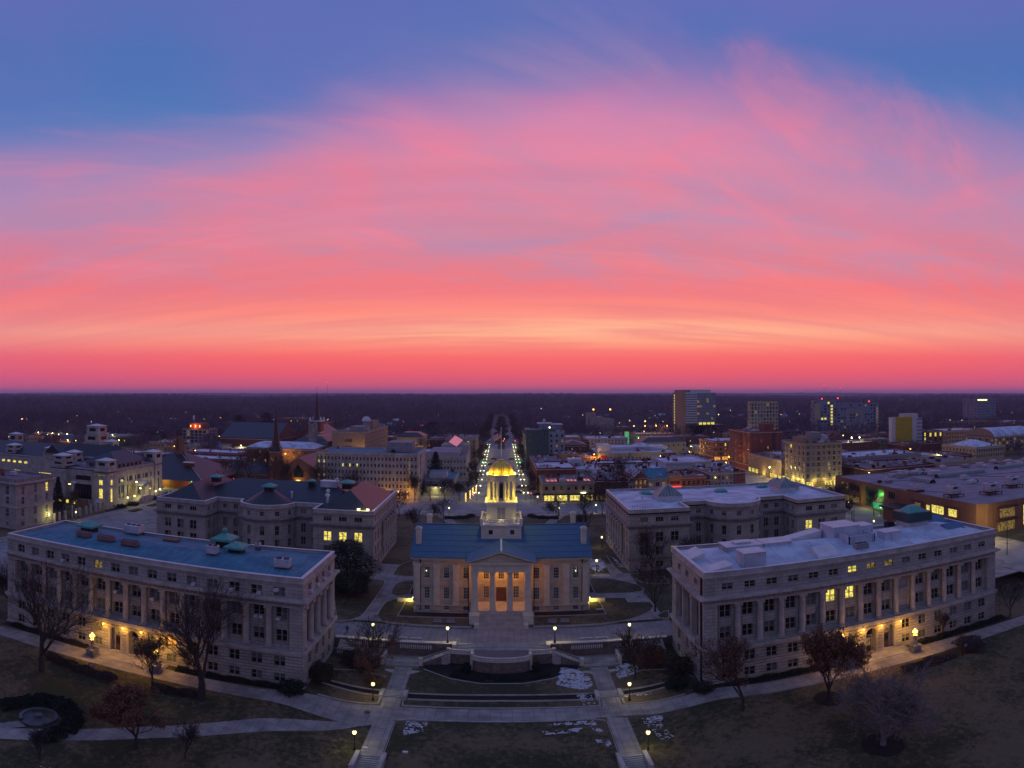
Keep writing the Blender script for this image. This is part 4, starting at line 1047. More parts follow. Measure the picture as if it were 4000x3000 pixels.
# ------------------------------------------------------------------ paths, terraces and lawns
def flat(name, pts, z, m, th=.0, mside=None, label=None):
    b = MB(); b.prism(pts, z - max(th, .03), z, 0); o = b.build(name, m); tag(o, kind='structure'); return o
def strip(name, L_, R_, dz, m, nu=None, nv=3, skirt=.25):
    """paved strip draped on the ground between two polylines"""
    def sub(P, n):
        ln = [0]
        for a, b in zip(P, P[1:]): ln.append(ln[-1] + math.dist(a, b))
        out = []
        for k in range(n + 1):
            t_ = ln[-1] * k / n
            for i in range(len(P) - 1):
                if t_ <= ln[i + 1] + 1e-6:
                    f_ = (t_ - ln[i]) / max(ln[i + 1] - ln[i], 1e-6); out.append((P[i][0] + (P[i + 1][0] - P[i][0]) * f_, P[i][1] + (P[i + 1][1] - P[i][1]) * f_)); break
        return out
    tot = sum(math.dist(a, b) for a, b in zip(L_, L_[1:])); n = nu or max(2, int(tot / 1.0))
    A, B = sub(L_, n), sub(R_, n); b = MB()
    G_ = [[(a[0] + (c[0] - a[0]) * v / nv, a[1] + (c[1] - a[1]) * v / nv) for v in range(nv + 1)] for a, c in zip(A, B)]
    P = lambda i, v: (*G_[i][v], tz(*G_[i][v]) + dz)
    for i in range(n):
        for v in range(nv): b.q([P(i, v), P(i, v + 1), P(i + 1, v + 1), P(i + 1, v)][::-1])
        for v in (0, nv):
            p, q = P(i, v), P(i + 1, v); b.q([p, q, (q[0], q[1], q[2] - skirt), (p[0], p[1], p[2] - skirt)])
    o = b.build(name, m); tag(o, kind='structure'); return o
def kerb(pts, m='kerb_stone', w=.22, h=.16, name='kerb', closed=False, zf=None):
    b = MB(); P = pts + ([pts[0]] if closed else [])
    for (ax, ay), (bx, by) in zip(P, P[1:]):
        n = max(1, int(math.dist((ax, ay), (bx, by)) / 2.)); dx, dy = bx - ax, by - ay; L_ = math.hypot(dx, dy)
        if L_ < .01: continue
        ux, uy = dx / L_ * 1, dy / L_ * 1; nx_, ny_ = -uy * w / 2, ux * w / 2
        for k in range(n):
            p = (ax + dx * k / n, ay + dy * k / n); q = (ax + dx * (k + 1) / n, ay + dy * (k + 1) / n)
            zp = (zf or tz)(*p); zq = (zf or tz)(*q)
            c = [(p[0] + nx_, p[1] + ny_, zp), (p[0] - nx_, p[1] - ny_, zp), (q[0] - nx_, q[1] - ny_, zq), (q[0] + nx_, q[1] + ny_, zq)]
            up = lambda t_: (t_[0], t_[1], t_[2] + h); dn = lambda t_: (t_[0], t_[1], t_[2] - .3)
            b.q([up(t_) for t_ in c][::-1])
            for i in range(4): j = (i + 1) % 4; b.q([dn(c[i]), dn(c[j]), up(c[j]), up(c[i])])
    o = b.build(name, m); tag(o, kind='structure'); return o

# lower cross path (west of the terraces) and the two side walks
strip('path', [(-15.2, 93.6), (0, 93.9), (15.2, 93.8)], [(-15.2, 89.3), (0, 90.1), (15.2, 90.2)], .07, 'pavement')
strip('path', [(-110, 89.4), (-91, 89.6), (-78, 92.0), (-37, 90.6), (-27.3, 93.0), (-18.3, 93.5), (-15.2, 93.6)], [(-110, 86.0), (-88, 86.3), (-70, 86.8), (-36, 87.4), (-24, 87.2), (-19.6, 86.6), (-15.2, 89.3)], .075, 'pavement')
strip('path', [(15.2, 93.8), (19., 93.9), (41., 91.4), (70, 91.9), (99, 90.9), (120, 90.5)], [(15.2, 90.2), (20.5, 90.0), (39.6, 87.8), (70, 87.4), (95.8, 87.4), (120, 87)], .075, 'pavement')
strip('path', [(-15.2, 89.4), (-24, 86.6), (-34, 81.8), (-48, 73.6), (-64, 63.0), (-80, 51)], [(-20., 86.5), (-26, 82.8), (-32.4, 78.9), (-46.2, 71.2), (-62, 60.7), (-78, 49)], .085, 'pavement')
for s in (-1, 1):
    xi, xo = s * 15.25, s * 18.2
    strip('path', [(xi, 90.2), (xi, 79.4)], [(xo, 89.6), (xo, 79.4)], .095, 'pavement', nv=2)
    strip('path', [(xi, 107.0), (xi, 97.6)], [(xo, 107.0), (xo, 97.6)], .08, 'pavement', nv=2)
    strip('path', [(xi, 96.2), (xi, 93.4)], [(xo, 96.2), (xo, 93.4)], .09, 'pavement', nv=2)
    # steps down to the cross path and at the bottom of the picture
    side_name = 'left' if s < 0 else 'right'
    T = thing('garden_steps', 'short flight of stone steps between low end blocks on the %s path, above the crossing' % side_name, 'steps', (s * 16.7, 96.9, -4.4), 'garden steps on the two paths')
    for k in range(5):
        b = MB(); b.box(s * 15.2, s * 18.2, 96.1 + .32 * k, 98.0, -4.42 + .12 * k, -4.30 + .12 * k + .0); b.build('step', 'kerb_stone', T)
    for xx in (s * 14.85, s * 18.55): b = MB(); b.box(xx - .32, xx + .32, 95.6, 98.2, -5.0, -3.62); b.build('end_block', 'limestone_plain', T)
    T = thing('garden_steps', 'long flight of stone steps at the foot of the %s path, bottom of the photo' % side_name, 'steps', (s * 16.7, 78., -6.), 'garden steps on the two paths')
    for k in range(10):
        z_ = -5.55 - .15 * k; b = MB(); b.box(s * 15.3, s * 18.1, 79.4 - .36 * (k + 1), 79.4 - .36 * k, z_ - .5, z_); b.build('step', 'kerb_stone', T)
    for xx in (s * 14.95, s * 18.45):
        b = MB(); b.prism([(xx - .3, 75.6), (xx + .3, 75.6), (xx + .3, 79.9), (xx - .3, 79.9)], -8., -5.2); b.build('cheek_wall', 'limestone_plain', T)
    # kerbs
    kerb([(s * 15.0, 95.6), (s * 14.9, 94.0), (0, 94.2)]); kerb([(s * 18.6, 95.6), (s * 18.7, 94.0), (s * 28, 93.3)])
    kerb([(s * 15.0, 89.2), (s * 13.2, 89.9), (0, 89.9)], h=.12); kerb([(s * 15.1, 89.0), (s * 15.1, 79.9)], w=.1, h=.08)
    kerb([(s * 14.4, 97.6), (0, 97.9)], w=.18, h=.2); kerb([(s * 14.4, 95.9), (0, 96.2)], w=.18, h=.25)
    kerb([(s * 19., 98.0), (s * 28.5, 98.6), (s * 28.8, 97.2), (s * 19., 96.4)], w=.2, h=.2); kerb([(s * 19, 103.), (s * 24, 104.4), (s * 29, 102.6), (s * 31, 98.)], w=.12, h=.12)
strip('flower_bed', [(-14.4, 97.5), (14.4, 97.7)], [(-14.4, 96.0), (14.4, 96.2)], .05, 'mulch')
strip('flower_bed', [(-28., 98.4), (-19.2, 97.8)], [(-28., 97.2), (-19.2, 96.6)], .05, 'mulch'); strip('flower_bed', [(19.2, 97.8), (28., 98.4)], [(19.2, 96.6), (28., 97.2)], .05, 'mulch')
# planted bed at the foot of the bow wall
bedL = [(-13.2, 106.8), (-8.5, 103.6), (-3.5, 102.), (3.5, 102.), (8.5, 103.6), (13.2, 106.8)]
strip('flower_bed', bedL, [(-13.2, 108.6), (-8.5, 109.5), (-3.5, 109.), (3.5, 109.), (8.5, 109.5), (13.2, 108.6)], .06, 'mulch', nv=6)
kerb([(a, b - .1) for a, b in bedL], w=.12, h=.12)
strip('flower_bed', [(-92, 92.7), (-70.5, 92.6)], [(-92, 90.9), (-70.5, 91.0)], .1, 'mulch'); strip('flower_bed', [(-52., 92.7), (-29, 92.9)], [(-52., 90.9), (-33, 91.6)], .1, 'mulch')
strip('flower_bed', [(73., 93.7), (96, 93.7)], [(73., 92.1), (96, 91.9)], .1, 'mulch'); strip('flower_bed', [(32., 93.7), (54.5, 93.7)], [(36., 91.8), (54.5, 92.1)], .1, 'mulch')

# upper plaza
flat('plaza', [(-33, 112.75), (33, 112.75), (33, 121.5), (-33, 121.5)], -.4 + .02, 'plaza_paving', .1)
pg = MB(); pg.box(-33.5, 33.5, 112.8, 121.6, -3.6, -.42); tag(pg.build('plaza_base', 'rubble_stone'), kind='structure')
ZU = .03
flat('courtyard_paving', [(-32.3, 121.5), (32.3, 121.5), (32.3, 158), (46, 158), (46, 166), (-46, 166), (-46, 158), (-32.3, 158)], ZU, 'pavement', .45)
def isl(pts, crop=(1300, 1900, 1.58), m='lawn', z=ZU + .06, name='lawn', label=None):
    P = [at(crop[0] + a / crop[2], crop[1] + b / crop[2], 0) for a, b in pts]
    flat(name, P, z, m, .3); kerb([(a, b) for a, b in P], closed=True, w=.14, h=.08, zf=lambda x, y: z - .05)
isl([(0, 600), (100, 580), (260, 575), (318, 582), (322, 600), (290, 650), (200, 775), (170, 805), (110, 826), (25, 830)])
isl([(372, 545), (400, 500), (430, 478), (470, 464), (504, 458), (504, 556), (440, 556)])
isl([(357, 665), (370, 628), (395, 598), (440, 584), (504, 580), (497, 640), (470, 668), (400, 678)])
isl([(272, 800), (300, 750), (330, 714), (380, 698), (504, 698), (490, 775), (850, 782), (852, 868), (700, 863), (520, 856), (400, 846), (300, 832)])
isl([(1240, 775), (1580, 770), (1590, 700), (1640, 690), (1805, 690), (1822, 716), (1960, 716), (1982, 740), (1960, 770), (1900, 800), (1810, 828), (1660, 848), (1500, 858), (1240, 864)])
isl([(1586, 566), (1700, 570), (1800, 586), (1880, 608), (1922, 636), (1900, 650), (1800, 660), (1612, 662), (1586, 620)])
isl([(1582, 460), (1640, 448), (1672, 460), (1712, 538), (1582, 544)])
isl([(1690, 430), (1730, 440), (1790, 500), (1870, 525), (1900, 538), (1790, 540), (1740, 500)])
isl([(1866, 572), (1900, 560), (2040, 556), (2080, 600), (1960, 602), (1900, 590)])
isl([(2000, 800), (2040, 775), (2070, 765), (2075, 815), (2020, 815)])
for c, P in (((1550, 1950, 2.765), [(8, 1268), (60, 1180), (105, 1092), (188, 1092), (188, 1220), (796, 1240), (796, 1288)]), ((1550, 1950, 2.765), [(1480, 1270), (1480, 1225), (2078, 1204), (2078, 1070), (2150, 1066), (2205, 1140), (2260, 1246)]), ((1550, 1950, 2.765), [(136, 1040), (150, 990), (188, 905), (188, 1040)]), ((1550, 1950, 2.765), [(2078, 1020), (2078, 900), (2110, 960), (2138, 1018)])):
    Q = [at(c[0] + a / c[2], c[1] + b / c[2], 0) for a, b in P]; flat('flower_bed', Q, ZU + .13, 'mulch', .2); kerb(Q, closed=True, w=.16, h=.2, zf=lambda x, y: ZU)
# lit side entrances (low walls with a lamp)
for s in (-1, 1):
    T = thing('entrance_wall', 'low lit wall at the %s side entrance of the domed building' % ('left' if s < 0 else 'right'), 'low wall', (s * 20, 134.4, 0))
    b = MB(); b.box(s * 18.6, s * 22.4, 134.6, 134.9, 0, 1.0); b.build('wall', 'capitol_trim', T); b = MB(); b.box(s * 18.9, s * 19.1, 134.35, 134.55, 1.2, 1.4); b.build('lamp_globe', 'globe_yellow', T)
    lamp(T, (s * 19.6, 133.9, 1.0), 200, (1., .75, .15), .1)
# upper retaining wall with balusters, central steps, landing, bow
tw = thing('terrace_wall', 'long stone retaining wall with baluster panels and central steps below the plaza', 'retaining wall', (0, 112.3, -3.))
for s in (-1, 1):
    b = MB(); b.box(s * 8.2, s * 30.2, 112.0, 112.78, -3.6, -.36); b.build('wall', 'rubble_stone', tw)
    b = MB(); b.box(s * 8.1, s * 30.2, 111.9, 112.9, -.36, -.2)
    b.build('coping', 'capitol_trim', tw)
    for xa, xb in ((12.4, 18.2), (20.8, 26.6)):
        for k in range(15): inst('baluster', bal, tw, (s * (xa + (xb - xa) * (k + .5) / 15), 111.86, -1.5))
        b = MB(); b.box(s * xa, s * xb, 111.7, 112.0, -.6, -.46); b.box(s * xa, s * xb, 111.7, 112.0, -1.66, -1.52); b.build('balustrade_rail', 'rubble_stone', tw)
    b = MB(); b.box(s * 8.0, s * 8.7, 111.0, 112.95, -3.6, -.1); b.build('end_pier', 'capitol_trim', tw)
for k in range(5):
    b = MB(); z_ = -.4 - .16 * k; b.box(-8.0, 8.0, 112.7 - .34 * (k + 1), 112.7 - .34 * k + (.3 if k == 0 else 0), z_ - .4, z_); b.build('step', 'kerb_stone', tw)
bw = thing('bow_terrace', 'curved stone terrace wall with balustrade projecting below the central steps', 'terrace', (0, 108, -3.))
bowp = [(4.95 * math.sin(t_), 107.3 - 1.75 * math.cos(t_)) for t_ in [(-1 + k / 8) * math.pi / 2 * 1. for k in range(17)]]
land = [(-9.2, 111.2), (-9.2, 109.6), (-5.1, 109.0), *bowp, (5.1, 109.0), (9.2, 109.6), (9.2, 111.2)]
b = MB(); b.prism(land, -3.6, -1.2, 0, 1); b.build('landing', ['rubble_stone', 'pavement_brick'], bw)
ck = MB(); cx_ = offs(land, .08)
b = MB(); seq = offs(land, .10)
bal_pts = land[1:-1]
for (ax, ay), (bx, by) in zip(bal_pts, bal_pts[1:]):
    L_ = math.hypot(bx - ax, by - ay); ux, uy = (bx - ax) / L_, (by - ay) / L_; c = ((ax + bx) / 2, (ay + by) / 2)
    rr = MB(); rr.obox(c, (ux, uy), (-uy, ux), L_ / 2 + .05, .2, -.42, -.28); ro = rr.build('balustrade_rail', 'capitol_trim', bw); rr = MB(); rr.obox(c, (ux, uy), (-uy, ux), L_ / 2 + .05, .16, -1.2, -1.1); rr.build('balustrade_plinth', 'capitol_trim', bw)
    n = max(1, round(L_ / .33))
    for k in range(n): inst('baluster', bal, ro, (ax + (bx - ax) * (k + .5) / n, ay + (by - ay) * (k + .5) / n, -1.25), 0)
for x, y in ((-9.2, 109.6), (-5.1, 109.), (-4.95, 107.3), (4.95, 107.3), (5.1, 109.), (9.2, 109.6)):
    b = MB(); b.box(x - .3, x + .3, y - .3, y + .3, -3.6, -.12); b.build('pier', 'capitol_trim', bw)
for s in (-1, 1):
    T = thing('side_stairs', 'stone stairs with sloping balustrade falling to the %s from the curved terrace' % ('left' if s < 0 else 'right'), 'stairs', (s * 11.3, 110.2, -3.))
    n = 11
    for k in range(n):
        z_ = -1.2 - 1.8 * (k + 1) / n; xa = 9.2 + 4.6 * k / n; xb = 9.2 + 4.6 * (k + 1) / n
        b = MB(); b.box(s * xa, s * xb, 108.9, 111.9, -3.5, z_); b.build('step', 'kerb_stone', T)
    A = (s * 9.2, 109.3); B = (s * 13.9, 108.4)
    b = MB()
    for (da, db, za, zb, hw) in ((0, 0, -3.6, -1.15, .18), (0, 0, -.42, -.28, .2)):
        P_ = [(A[0], A[1] - hw), (B[0], B[1] - hw), (B[0], B[1] + hw), (A[0], A[1] + hw)]; dzb = -1.85
        if za < -3: lo = [za] * 4; hi = [zb, zb + dzb, zb + dzb, zb]
        else: lo = [za, za + dzb, za + dzb, za]; hi = [zb, zb + dzb, zb + dzb, zb]
        V_ = [(*P_[i], lo[i]) for i in range(4)]; U_ = [(*P_[i], hi[i]) for i in range(4)]
        b.q(U_); b.q(V_[::-1])
        for i in range(4): j = (i + 1) % 4; b.q([V_[i], V_[j], U_[j], U_[i]])
    b.build('stair_wall', 'rubble_stone', T)
    for k in range(13):
        f_ = (k + .5) / 13; inst('baluster', bal, T, (A[0] + (B[0] - A[0]) * f_, A[1] + (B[1] - A[1]) * f_, -1.22 - 1.85 * f_))
    b = MB(); b.box(s * 13.6, s * 14.3, 108.0, 108.8, -3.7, -1.9); b.build('newel', 'capitol_trim', T)
    b = MB(); b.box(s * 13.8, s * 20.6, 108.3, 112.0, -3.6, -3.0); b.build('lower_landing', 'pavement', T)
    for k in range(3): b = MB(); z_ = -3.0 - .15 * k; b.box(s * 14.2, s * 20.3, 108.3 - .35 * (k + 1), 108.3 - .35 * k, -3.9, z_ - .13); b.build('step', 'kerb_stone', T)
    b = MB(); b.prism([(s * 14.2, 107.25), (s * 20.3, 107.25), (s * 19.6, 105.4), (s * 18., 104.4), (s * 15.4, 104.4), (s * 13.8, 105.6)], -3.9, -3.5); b.build('apron', 'kerb_stone', T)
    b = MB(); b.box(s * 20.4, s * 20.9, 107.6, 112., -3.7, -2.0); b.build('end_wall', 'capitol_trim', T)
    # flight beside the long halls
    T = thing('corner_stairs', 'stone steps beside the end of the %s long hall' % ('left' if s < 0 else 'right'), 'stairs', (s * 27.5, 111, -2.))
    for k in range(7): b = MB(); z_ = -.42 - .17 * (k + 1); b.box(s * 25.4, s * 29.2, 111.9 - .36 * (k + 1), 111.9 - .36 * k, -3.4, z_); b.build('step', 'kerb_stone', T)
    b = MB(); b.box(s * 20.9, s * 29.4, 108.9, 109.2, -3.5, -2.4); b.box(s * 20.9, s * 29.4, 108.8, 109.3, -1.6, -1.45); b.build('wall', 'rubble_stone', T)
    for k in range(20): inst('baluster', bal, T, (s * (21.2 + k * .41), 109.05, -2.42))
    b = MB(); b.box(s * 20.9, s * 29.4, 109.2, 112., -3.4, -1.75); b.build('landing', 'pavement', T)
# snow patches lying on the grass
def snow(pts, seed, dens=.62, name='snow_patch', zoff=.10):
    rr = random.Random(seed); b = MB(); P = pts
    xa, xb = min(p[0] for p in P), max(p[0] for p in P); ya, yb = min(p[1] for p in P), max(p[1] for p in P); stp = .17
    from mathutils import noise
    nxx = int((xb - xa) / stp) + 2; nyy = int((yb - ya) / stp) + 2
    def val(i, j):
        x, y = xa + i * stp, ya + j * stp
        if not inpoly((x, y), P): return -.2
        return noise.noise(Vector((x * .9 + seed, y * .9, seed * 1.7))) + .9 * noise.noise(Vector((x * 2.3, y * 3.4, seed))) + .5 * noise.noise(Vector((x * 7., y * 7., seed))) + dens - .42
    for i in range(nxx):
        for j in range(nyy):
            v = val(i, j)
            if v > 0:
                x, y = xa + i * stp, ya + j * stp; z_ = (tz(x, y) if y < 113 else ZU + .06) + zoff; h_ = stp * .56
                b.q([(x - h_, y - h_ * rr.uniform(.8, 1.1), z_), (x + h_, y - h_, z_), (x + h_ * rr.uniform(.9, 1.2), y + h_, z_ + .01), (x - h_, y + h_, z_)])
    o = b.build(name, 'snow_patch'); tag(o, kind='stuff'); return o
snow([(8.8, 101.), (10.2, 107.4), (12.6, 107.2), (14.2, 105.), (14.8, 101.6), (14.4, 99.2), (12.6, 99.0)], 3, 0.61)
snow([(18.9, 106.), (21.5, 108), (23.5, 106), (22.4, 103.4), (19.3, 102.)], 5, 0.52)
snow([(-4.6, 103.9), (-1.2, 104.5), (.2, 103.4), (-2, 102.6)], 8, 0.39)
snow([(7., 89.3), (13.2, 89.4), (14., 86.), (13.2, 85.6), (12.2, 88.3), (7, 88.6)], 11, 0.40); snow([(5.6, 86.9), (11.6, 87.5), (11.4, 86.4), (6., 85.8)], 12, 0.40); snow([(12.6, 84.), (14.4, 83.5), (14.8, 81.4), (13., 82.6)], 13, 0.33)
snow([(19.9, 88.8), (23.4, 89.2), (22.6, 86.), (23.2, 82.6), (21.4, 82.), (20.6, 85.6)], 15, 0.39); snow([(-13.6, 89.2), (-10.4, 88.9), (-10.8, 86.4), (-13.4, 85.)], 16, 0.32)
snow([(18.8, 96), (20, 97), (25, 96.4), (22, 95.6)], 18, 0.24); snow([(11.6, 97.6), (14, 97.8), (14.2, 94.6), (12.4, 94.6)], 19, 0.27)
snow([at(1300 + a / 1.58, 1900 + b / 1.58) for a, b in ((1584, 455), (1655, 447), (1690, 500), (1640, 532), (1584, 505))], 21, 0.58); snow([at(1300 + a / 1.58, 1900 + b / 1.58) for a, b in ((1725, 445), (1745, 450), (1785, 500), (1765, 505))], 22, 0.52)
snow([(-54, 58.5), (-49, 60.), (-43, 60.4), (-47, 59.2)], 25, 0.33); snow([(71., 84.), (73.2, 84.4), (73, 85.4), (71., 85.)], 26, 0.45)
# streets --------------------------------------------------------
ZR = .02
def road(name, x0, x1, y0, y1, z=ZR, m='road'): b = MB(); b.box(x0, x1, y0, y1, z - .2, z); o = b.build(name, m); tag(o, kind='structure'); return o
road('road', -430, 430, 243.5, 260.5, .03)
for s in (-1, 1):
    for x in (131, 260): 
        for a, b_ in ((60 if x == 131 else 20, 243.5), (260.5, 372), (396, 501), (525, 760)): road('road', s * x - 7.5, s * x + 7.5, a, b_, .03)
road('road', -430, 430, 376, 392, .035); road('road', -430, 430, 505, 521, .035)
road('road', -13, 13, 260.5, 376, .03); road('road', -13, 13, 392, 505, .03)
for s in (-1, 1): road('road', s * 12.5, s * 3.2, 521, 900, .03)
for s in (-1, 1):
    for a, b_ in ((260.5, 376), (392, 505)): road('sidewalk', s * 13, s * 123.5, a, b_, .14, 'pavement')
    road('sidewalk', s * 12.5, s * 17.5, 521, 640, .12, 'pavement')
    for x in (131, 260):
        for d in (-1, 1): road('sidewalk', s * (x + d * 7.5), s * (x + d * 12.5), 100 if x == 131 else 200, 243.5, .12, 'pavement')
    for a, b_ in ((260.5, 376), (392, 505)): road('sidewalk', s * 138.5, s * 250, a, b_, .14, 'pavement')
    road('sidewalk', s * 22, s * 122, 237.5, 243.5, .12, 'pavement')
road('sidewalk', -22, 22, 236.5, 243.5, .12, 'pavement')
for s in (-1, 1): strip('path', [(s * 3, 150), (s * 8, 200), (s * 20, 237)], [(s * 6.5, 150), (s * 11.5, 200), (s * 24, 237)], .06, 'pavement', nv=1)
road('driveway', -123, -108, 110, 200, .05, 'pavement'); road('driveway', 101, 123, 110, 236, .05, 'pavement')
# painted marks
pm = MB()
for k in range(9): pm.box(-27.5 + k * .0, -26.2, 245.5 + k * 1.5, 246.2 + k * 1.5, .034, .04)
for k in range(12): pm.box(13.5 + k * 1.2, 14.1 + k * 1.2, 251.8, 252., .034, .04)
for s in (-1, 1):
    for k in range(24):
        if not (370 < 280 + k * 9 < 398): pm.box(s * 6.5, s * 12.5, 279.6 + k * 9., 279.9 + k * 9., .034, .04)
    for k in range(7): pm.box(s * 131 - 6.5 + k * 2, s * 131 - 5.5 + k * 2, 236., 240., .034, .04); pm.box(s * 131 - 6.5 + k * 2, s * 131 - 5.5 + k * 2, 262., 266., .034, .04)
for k in range(10): pm.box(-10. + k * 2.1, -9. + k * 2.1, 522.5, 525.5, .04, .046)
tag(pm.build('road_markings', 'road_paint'), kind='structure')

# ------------------------------------------------------------------ downtown
FPR = [(-187, -135, 264, 313), (-115, -89, 296, 331), (-173, -145, 499, 561), (-280, -142, 200, 268), (139, 420, 146, 238), (180, 222, 598, 646), (285, 318, 400, 425), (-38, -20, 390, 421)]
MIXN = {'dark': 6, 'teal': 3, 'blind': 2, 'dim': .8, 'lit': .35, 'warm': .25}
def clutter(parent, x0, x1, y0, y1, z, n, seed=0):
    rr = random.Random(seed + 5); n = n * 2 + 2
    for k in range(n):
        x = rr.uniform(x0 + 1.5, x1 - 1.5); y = rr.uniform(y0 + 1.5, y1 - 1.5); t_ = rr.random()
        b = MB()
        if t_ < .5: w_, d_, h_ = rr.uniform(.6, 1.4), rr.uniform(.6, 1.2), rr.uniform(.7, 1.5); b.box(x - w_, x + w_, y - d_, y + d_, z + .15, z + h_); b.box(x - w_ * .6, x + w_ * .6, y - d_ * .6, y + d_ * .6, z + h_, z + h_ + .15); b.box(x - w_ * 1.1, x + w_ * 1.1, y - .1, y + .1, z, z + .15); b.build('hvac_unit', rr.choice(['pale_metal', 'grey_metal', 'dark_metal']), parent)
        elif t_ < .75: b.box(x - .4, x + .4, y - .4, y + .4, z, z + rr.uniform(1., 2.4)); b.box(x - .5, x + .5, y - .5, y + .5, z + .8, z + .95); b.build('chimney', 'brick_red', parent)
        else: b.lathe([(.18, z), (.18, z + .9), (.4, z + .95), (.3, z + 1.25), (.001, z + 1.3)], (x, y), 7); b.build('roof_vent', 'pale_metal', parent)
def bldg(label, x0, x1, y0, y1, z, wallm='brick_red', roofm='roof_snow', floors=2, nW=4, nS=4, ww=1.1, wh=1.6, g0=4.0, mix=None, store=None, trim='limestone_plain', cat='building', name='shop_building', group=None,
         par=.7, clut=2, style='far', frame='frame_cream', base=0., top_gap=1.2, sideS=True, lit=None, cornice=.3, band=False, pier=False, shop_side=False):
    FPR.append((x0, x1, y0, y1)); L = thing(name, label, cat, ((x0 + x1) / 2, (y0 + y1) / 2, base), group)
    mix = mix or MIXN; w = MB(); R.seed(hash((round(x0), round(y0), round(z * 10))) % 99991)
    fz = [g0 + (z - top_gap - g0) * k / floors for k in range(floors)]; fh = (z - top_gap - g0) / max(floors, 1)
    whh = min(wh, fh * .8)
    side = ((x1, y0), (x1, y1)) if (x0 + x1) < 0 else ((x0, y1), (x0, y0))
    other = ((x0, y1), (x0, y0)) if (x0 + x1) < 0 else ((x1, y0), (x1, y1))
    for (p0, p1, n, isW) in (((x0, y0), (x1, y0), nW, True), (*side, nS if sideS else 0, False)):
        Wd = math.dist(p0, p1); ops = []; plan = []
        for k in range(n):
            u = Wd * (k + .5) / n; hw = min(ww, Wd / n * .72) / 2
            for fi, f_ in enumerate(fz):
                a = f_ + (fh - whh) * .5; ops.append((u - hw, u + hw, a, a + whh)); plan.append((u, a, hw * 2, whh, fi, k))
        if store and (isW or shop_side):
            ns = max(1, int(Wd / 5.)); 
            for k in range(ns):
                u = Wd * (k + .5) / ns; hw = Wd / ns * .4; ops.append((u - hw, u + hw, .5, 3.0)); 
        wall(w, p0, p1, base, z - par, ops, rev=.22)
        for u, a, w_, h_, fi, k in plan:
            kd = (lit or {}).get((isW, fi, k)) or kinds(mix); window(L, p0, p1, u, a, w_, h_, style, kd, frame, .15)
        if store and (isW or shop_side):
            for k in range(ns):
                u = Wd * (k + .5) / ns; hw = Wd / ns * .4; window(L, p0, p1, u, .5, hw * 2, 2.5, 'shop', store if R.random() < .75 else 'dim', 'frame_dark', .2, name='shopfront')
    wall(w, *other, base, z - par, []); wall(w, (x1, y1), (x0, y1), base, z - par, [])
    w.build('wall', wallm, L)
    P4 = [(x0, y0), (x1, y0), (x1, y1), (x0, y1)]
    t = MB()
    parapet(t, P4, z - par, z, .3)
    t.build('parapet', wallm, L)
    if cornice:
        t = MB(); ring(t, P4, z - par - .35, z - par, cornice, .2)
        if band: ring(t, P4, g0 - .5, g0 - .1, .2, .2)
        for f_ in (fz[1:] if band == 2 else []): ring(t, P4, f_ - .1, f_ + .1, .1, .15)
        t.build('cornice', trim, L)
    if pier:
        Wd = x1 - x0; Ls = y1 - y0
        pm_ = MB()
        for k in range(nW + 1): pm_.box(x0 + Wd * k / nW - .18, x0 + Wd * k / nW + .18, y0 - .3, y0 - .001, g0, z - 1.)
        sx = x1 if (x0 + x1) < 0 else x0; so = .3 if (x0 + x1) < 0 else -.3
        tag(pm_.build('piers', trim, L), kind='stuff')
    b = MB(); b.box(x0 + .3, x1 - .3, y0 + .3, y1 - .3, z - par - .3, z - par + .1); b.build('roof', roofm, L)
    clutter(L, x0, x1, y0, y1, z - par + .1, clut, int(abs(x0 * 7 + y0)))
    return L
def boxpart(parent, name, x0, x1, y0, y1, z0, z1, m, top=None):
    b = MB(); b.box(x0, x1, y0, y1, z0, z1, 0, 1 if top else None); return b.build(name, [m, top] if top else m, parent)

# --- row along the near side of the street right of the avenue
A = bldg('tan corner shop with rows of glowing solar panels on its roof', 17.6, 39.8, 267, 292, 8.8, 'brick_tan', 'roof_tar', 1, 7, 6, 1.2, 1.7, 4.6, {'teal': 2, 'half': 1, 'dark': 2}, 'lit', style='sash', frame='frame_dark', par=.5, clut=5)
mat('solar', (.75, .7, .7), .1, metal=.85, var=.02, spec=1.0, bump=.0)
def panel(parent, x, y, z, w, d, m='solar', tilt=.25):
    b = MB(); b.q([(x, y, z + .1), (x + w, y, z + .1), (x + w, y + d, z + .1 + tilt), (x, y + d, z + .1 + tilt)]); b.q([(x, y + d, z), (x, y + d, z + .1 + tilt), (x + w, y + d, z + .1 + tilt), (x + w, y + d, z)]); b.box(x + .1, x + w - .1, y + .05, y + d - .05, z - .3, z + .08); b.build('solar_panel', m, parent)
for i in range(4):
    for j in range(3): panel(A, 19.4 + i * 1.9, 270.5 + j * 6.6, 8.5, 1.5, 5.8, tilt=.05)
for i in range(7): panel(A, 28.6 + i * 1.5, 271 + (i % 2) * .2, 8.5, 1.1, 5.8, tilt=.05)
boxpart(A, 'awning', 17.2, 39.9, 266.2, 267, 3.3, 3.7, 'frame_dark')
sg = MB(); sg.box(33.8, 36.2, 266.3, 266.5, 3.75, 4.3); so = sg.build('sign', 'globe_white', A)
B2 = bldg('dark brick shop with an arched gable window, right of the solar roof', 40.0, 45.6, 267, 300, 9.6, 'brick_dark', 'roof_tar', 1, 2, 1, 1.1, 2., 4.5, store='dim', clut=2)
b = MB(); b.lathe([(1.0, 0), (1.0, .15), (.001, .15)], (0, 0), 16); 
B3 = bldg('dark narrow shopfront beside the arched window shop', 45.8, 54.6, 267, 296, 9.3, 'brick_dark', 'roof_tar', 1, 3, 1, 1.2, 1.8, 4.5, store='dim', clut=3)
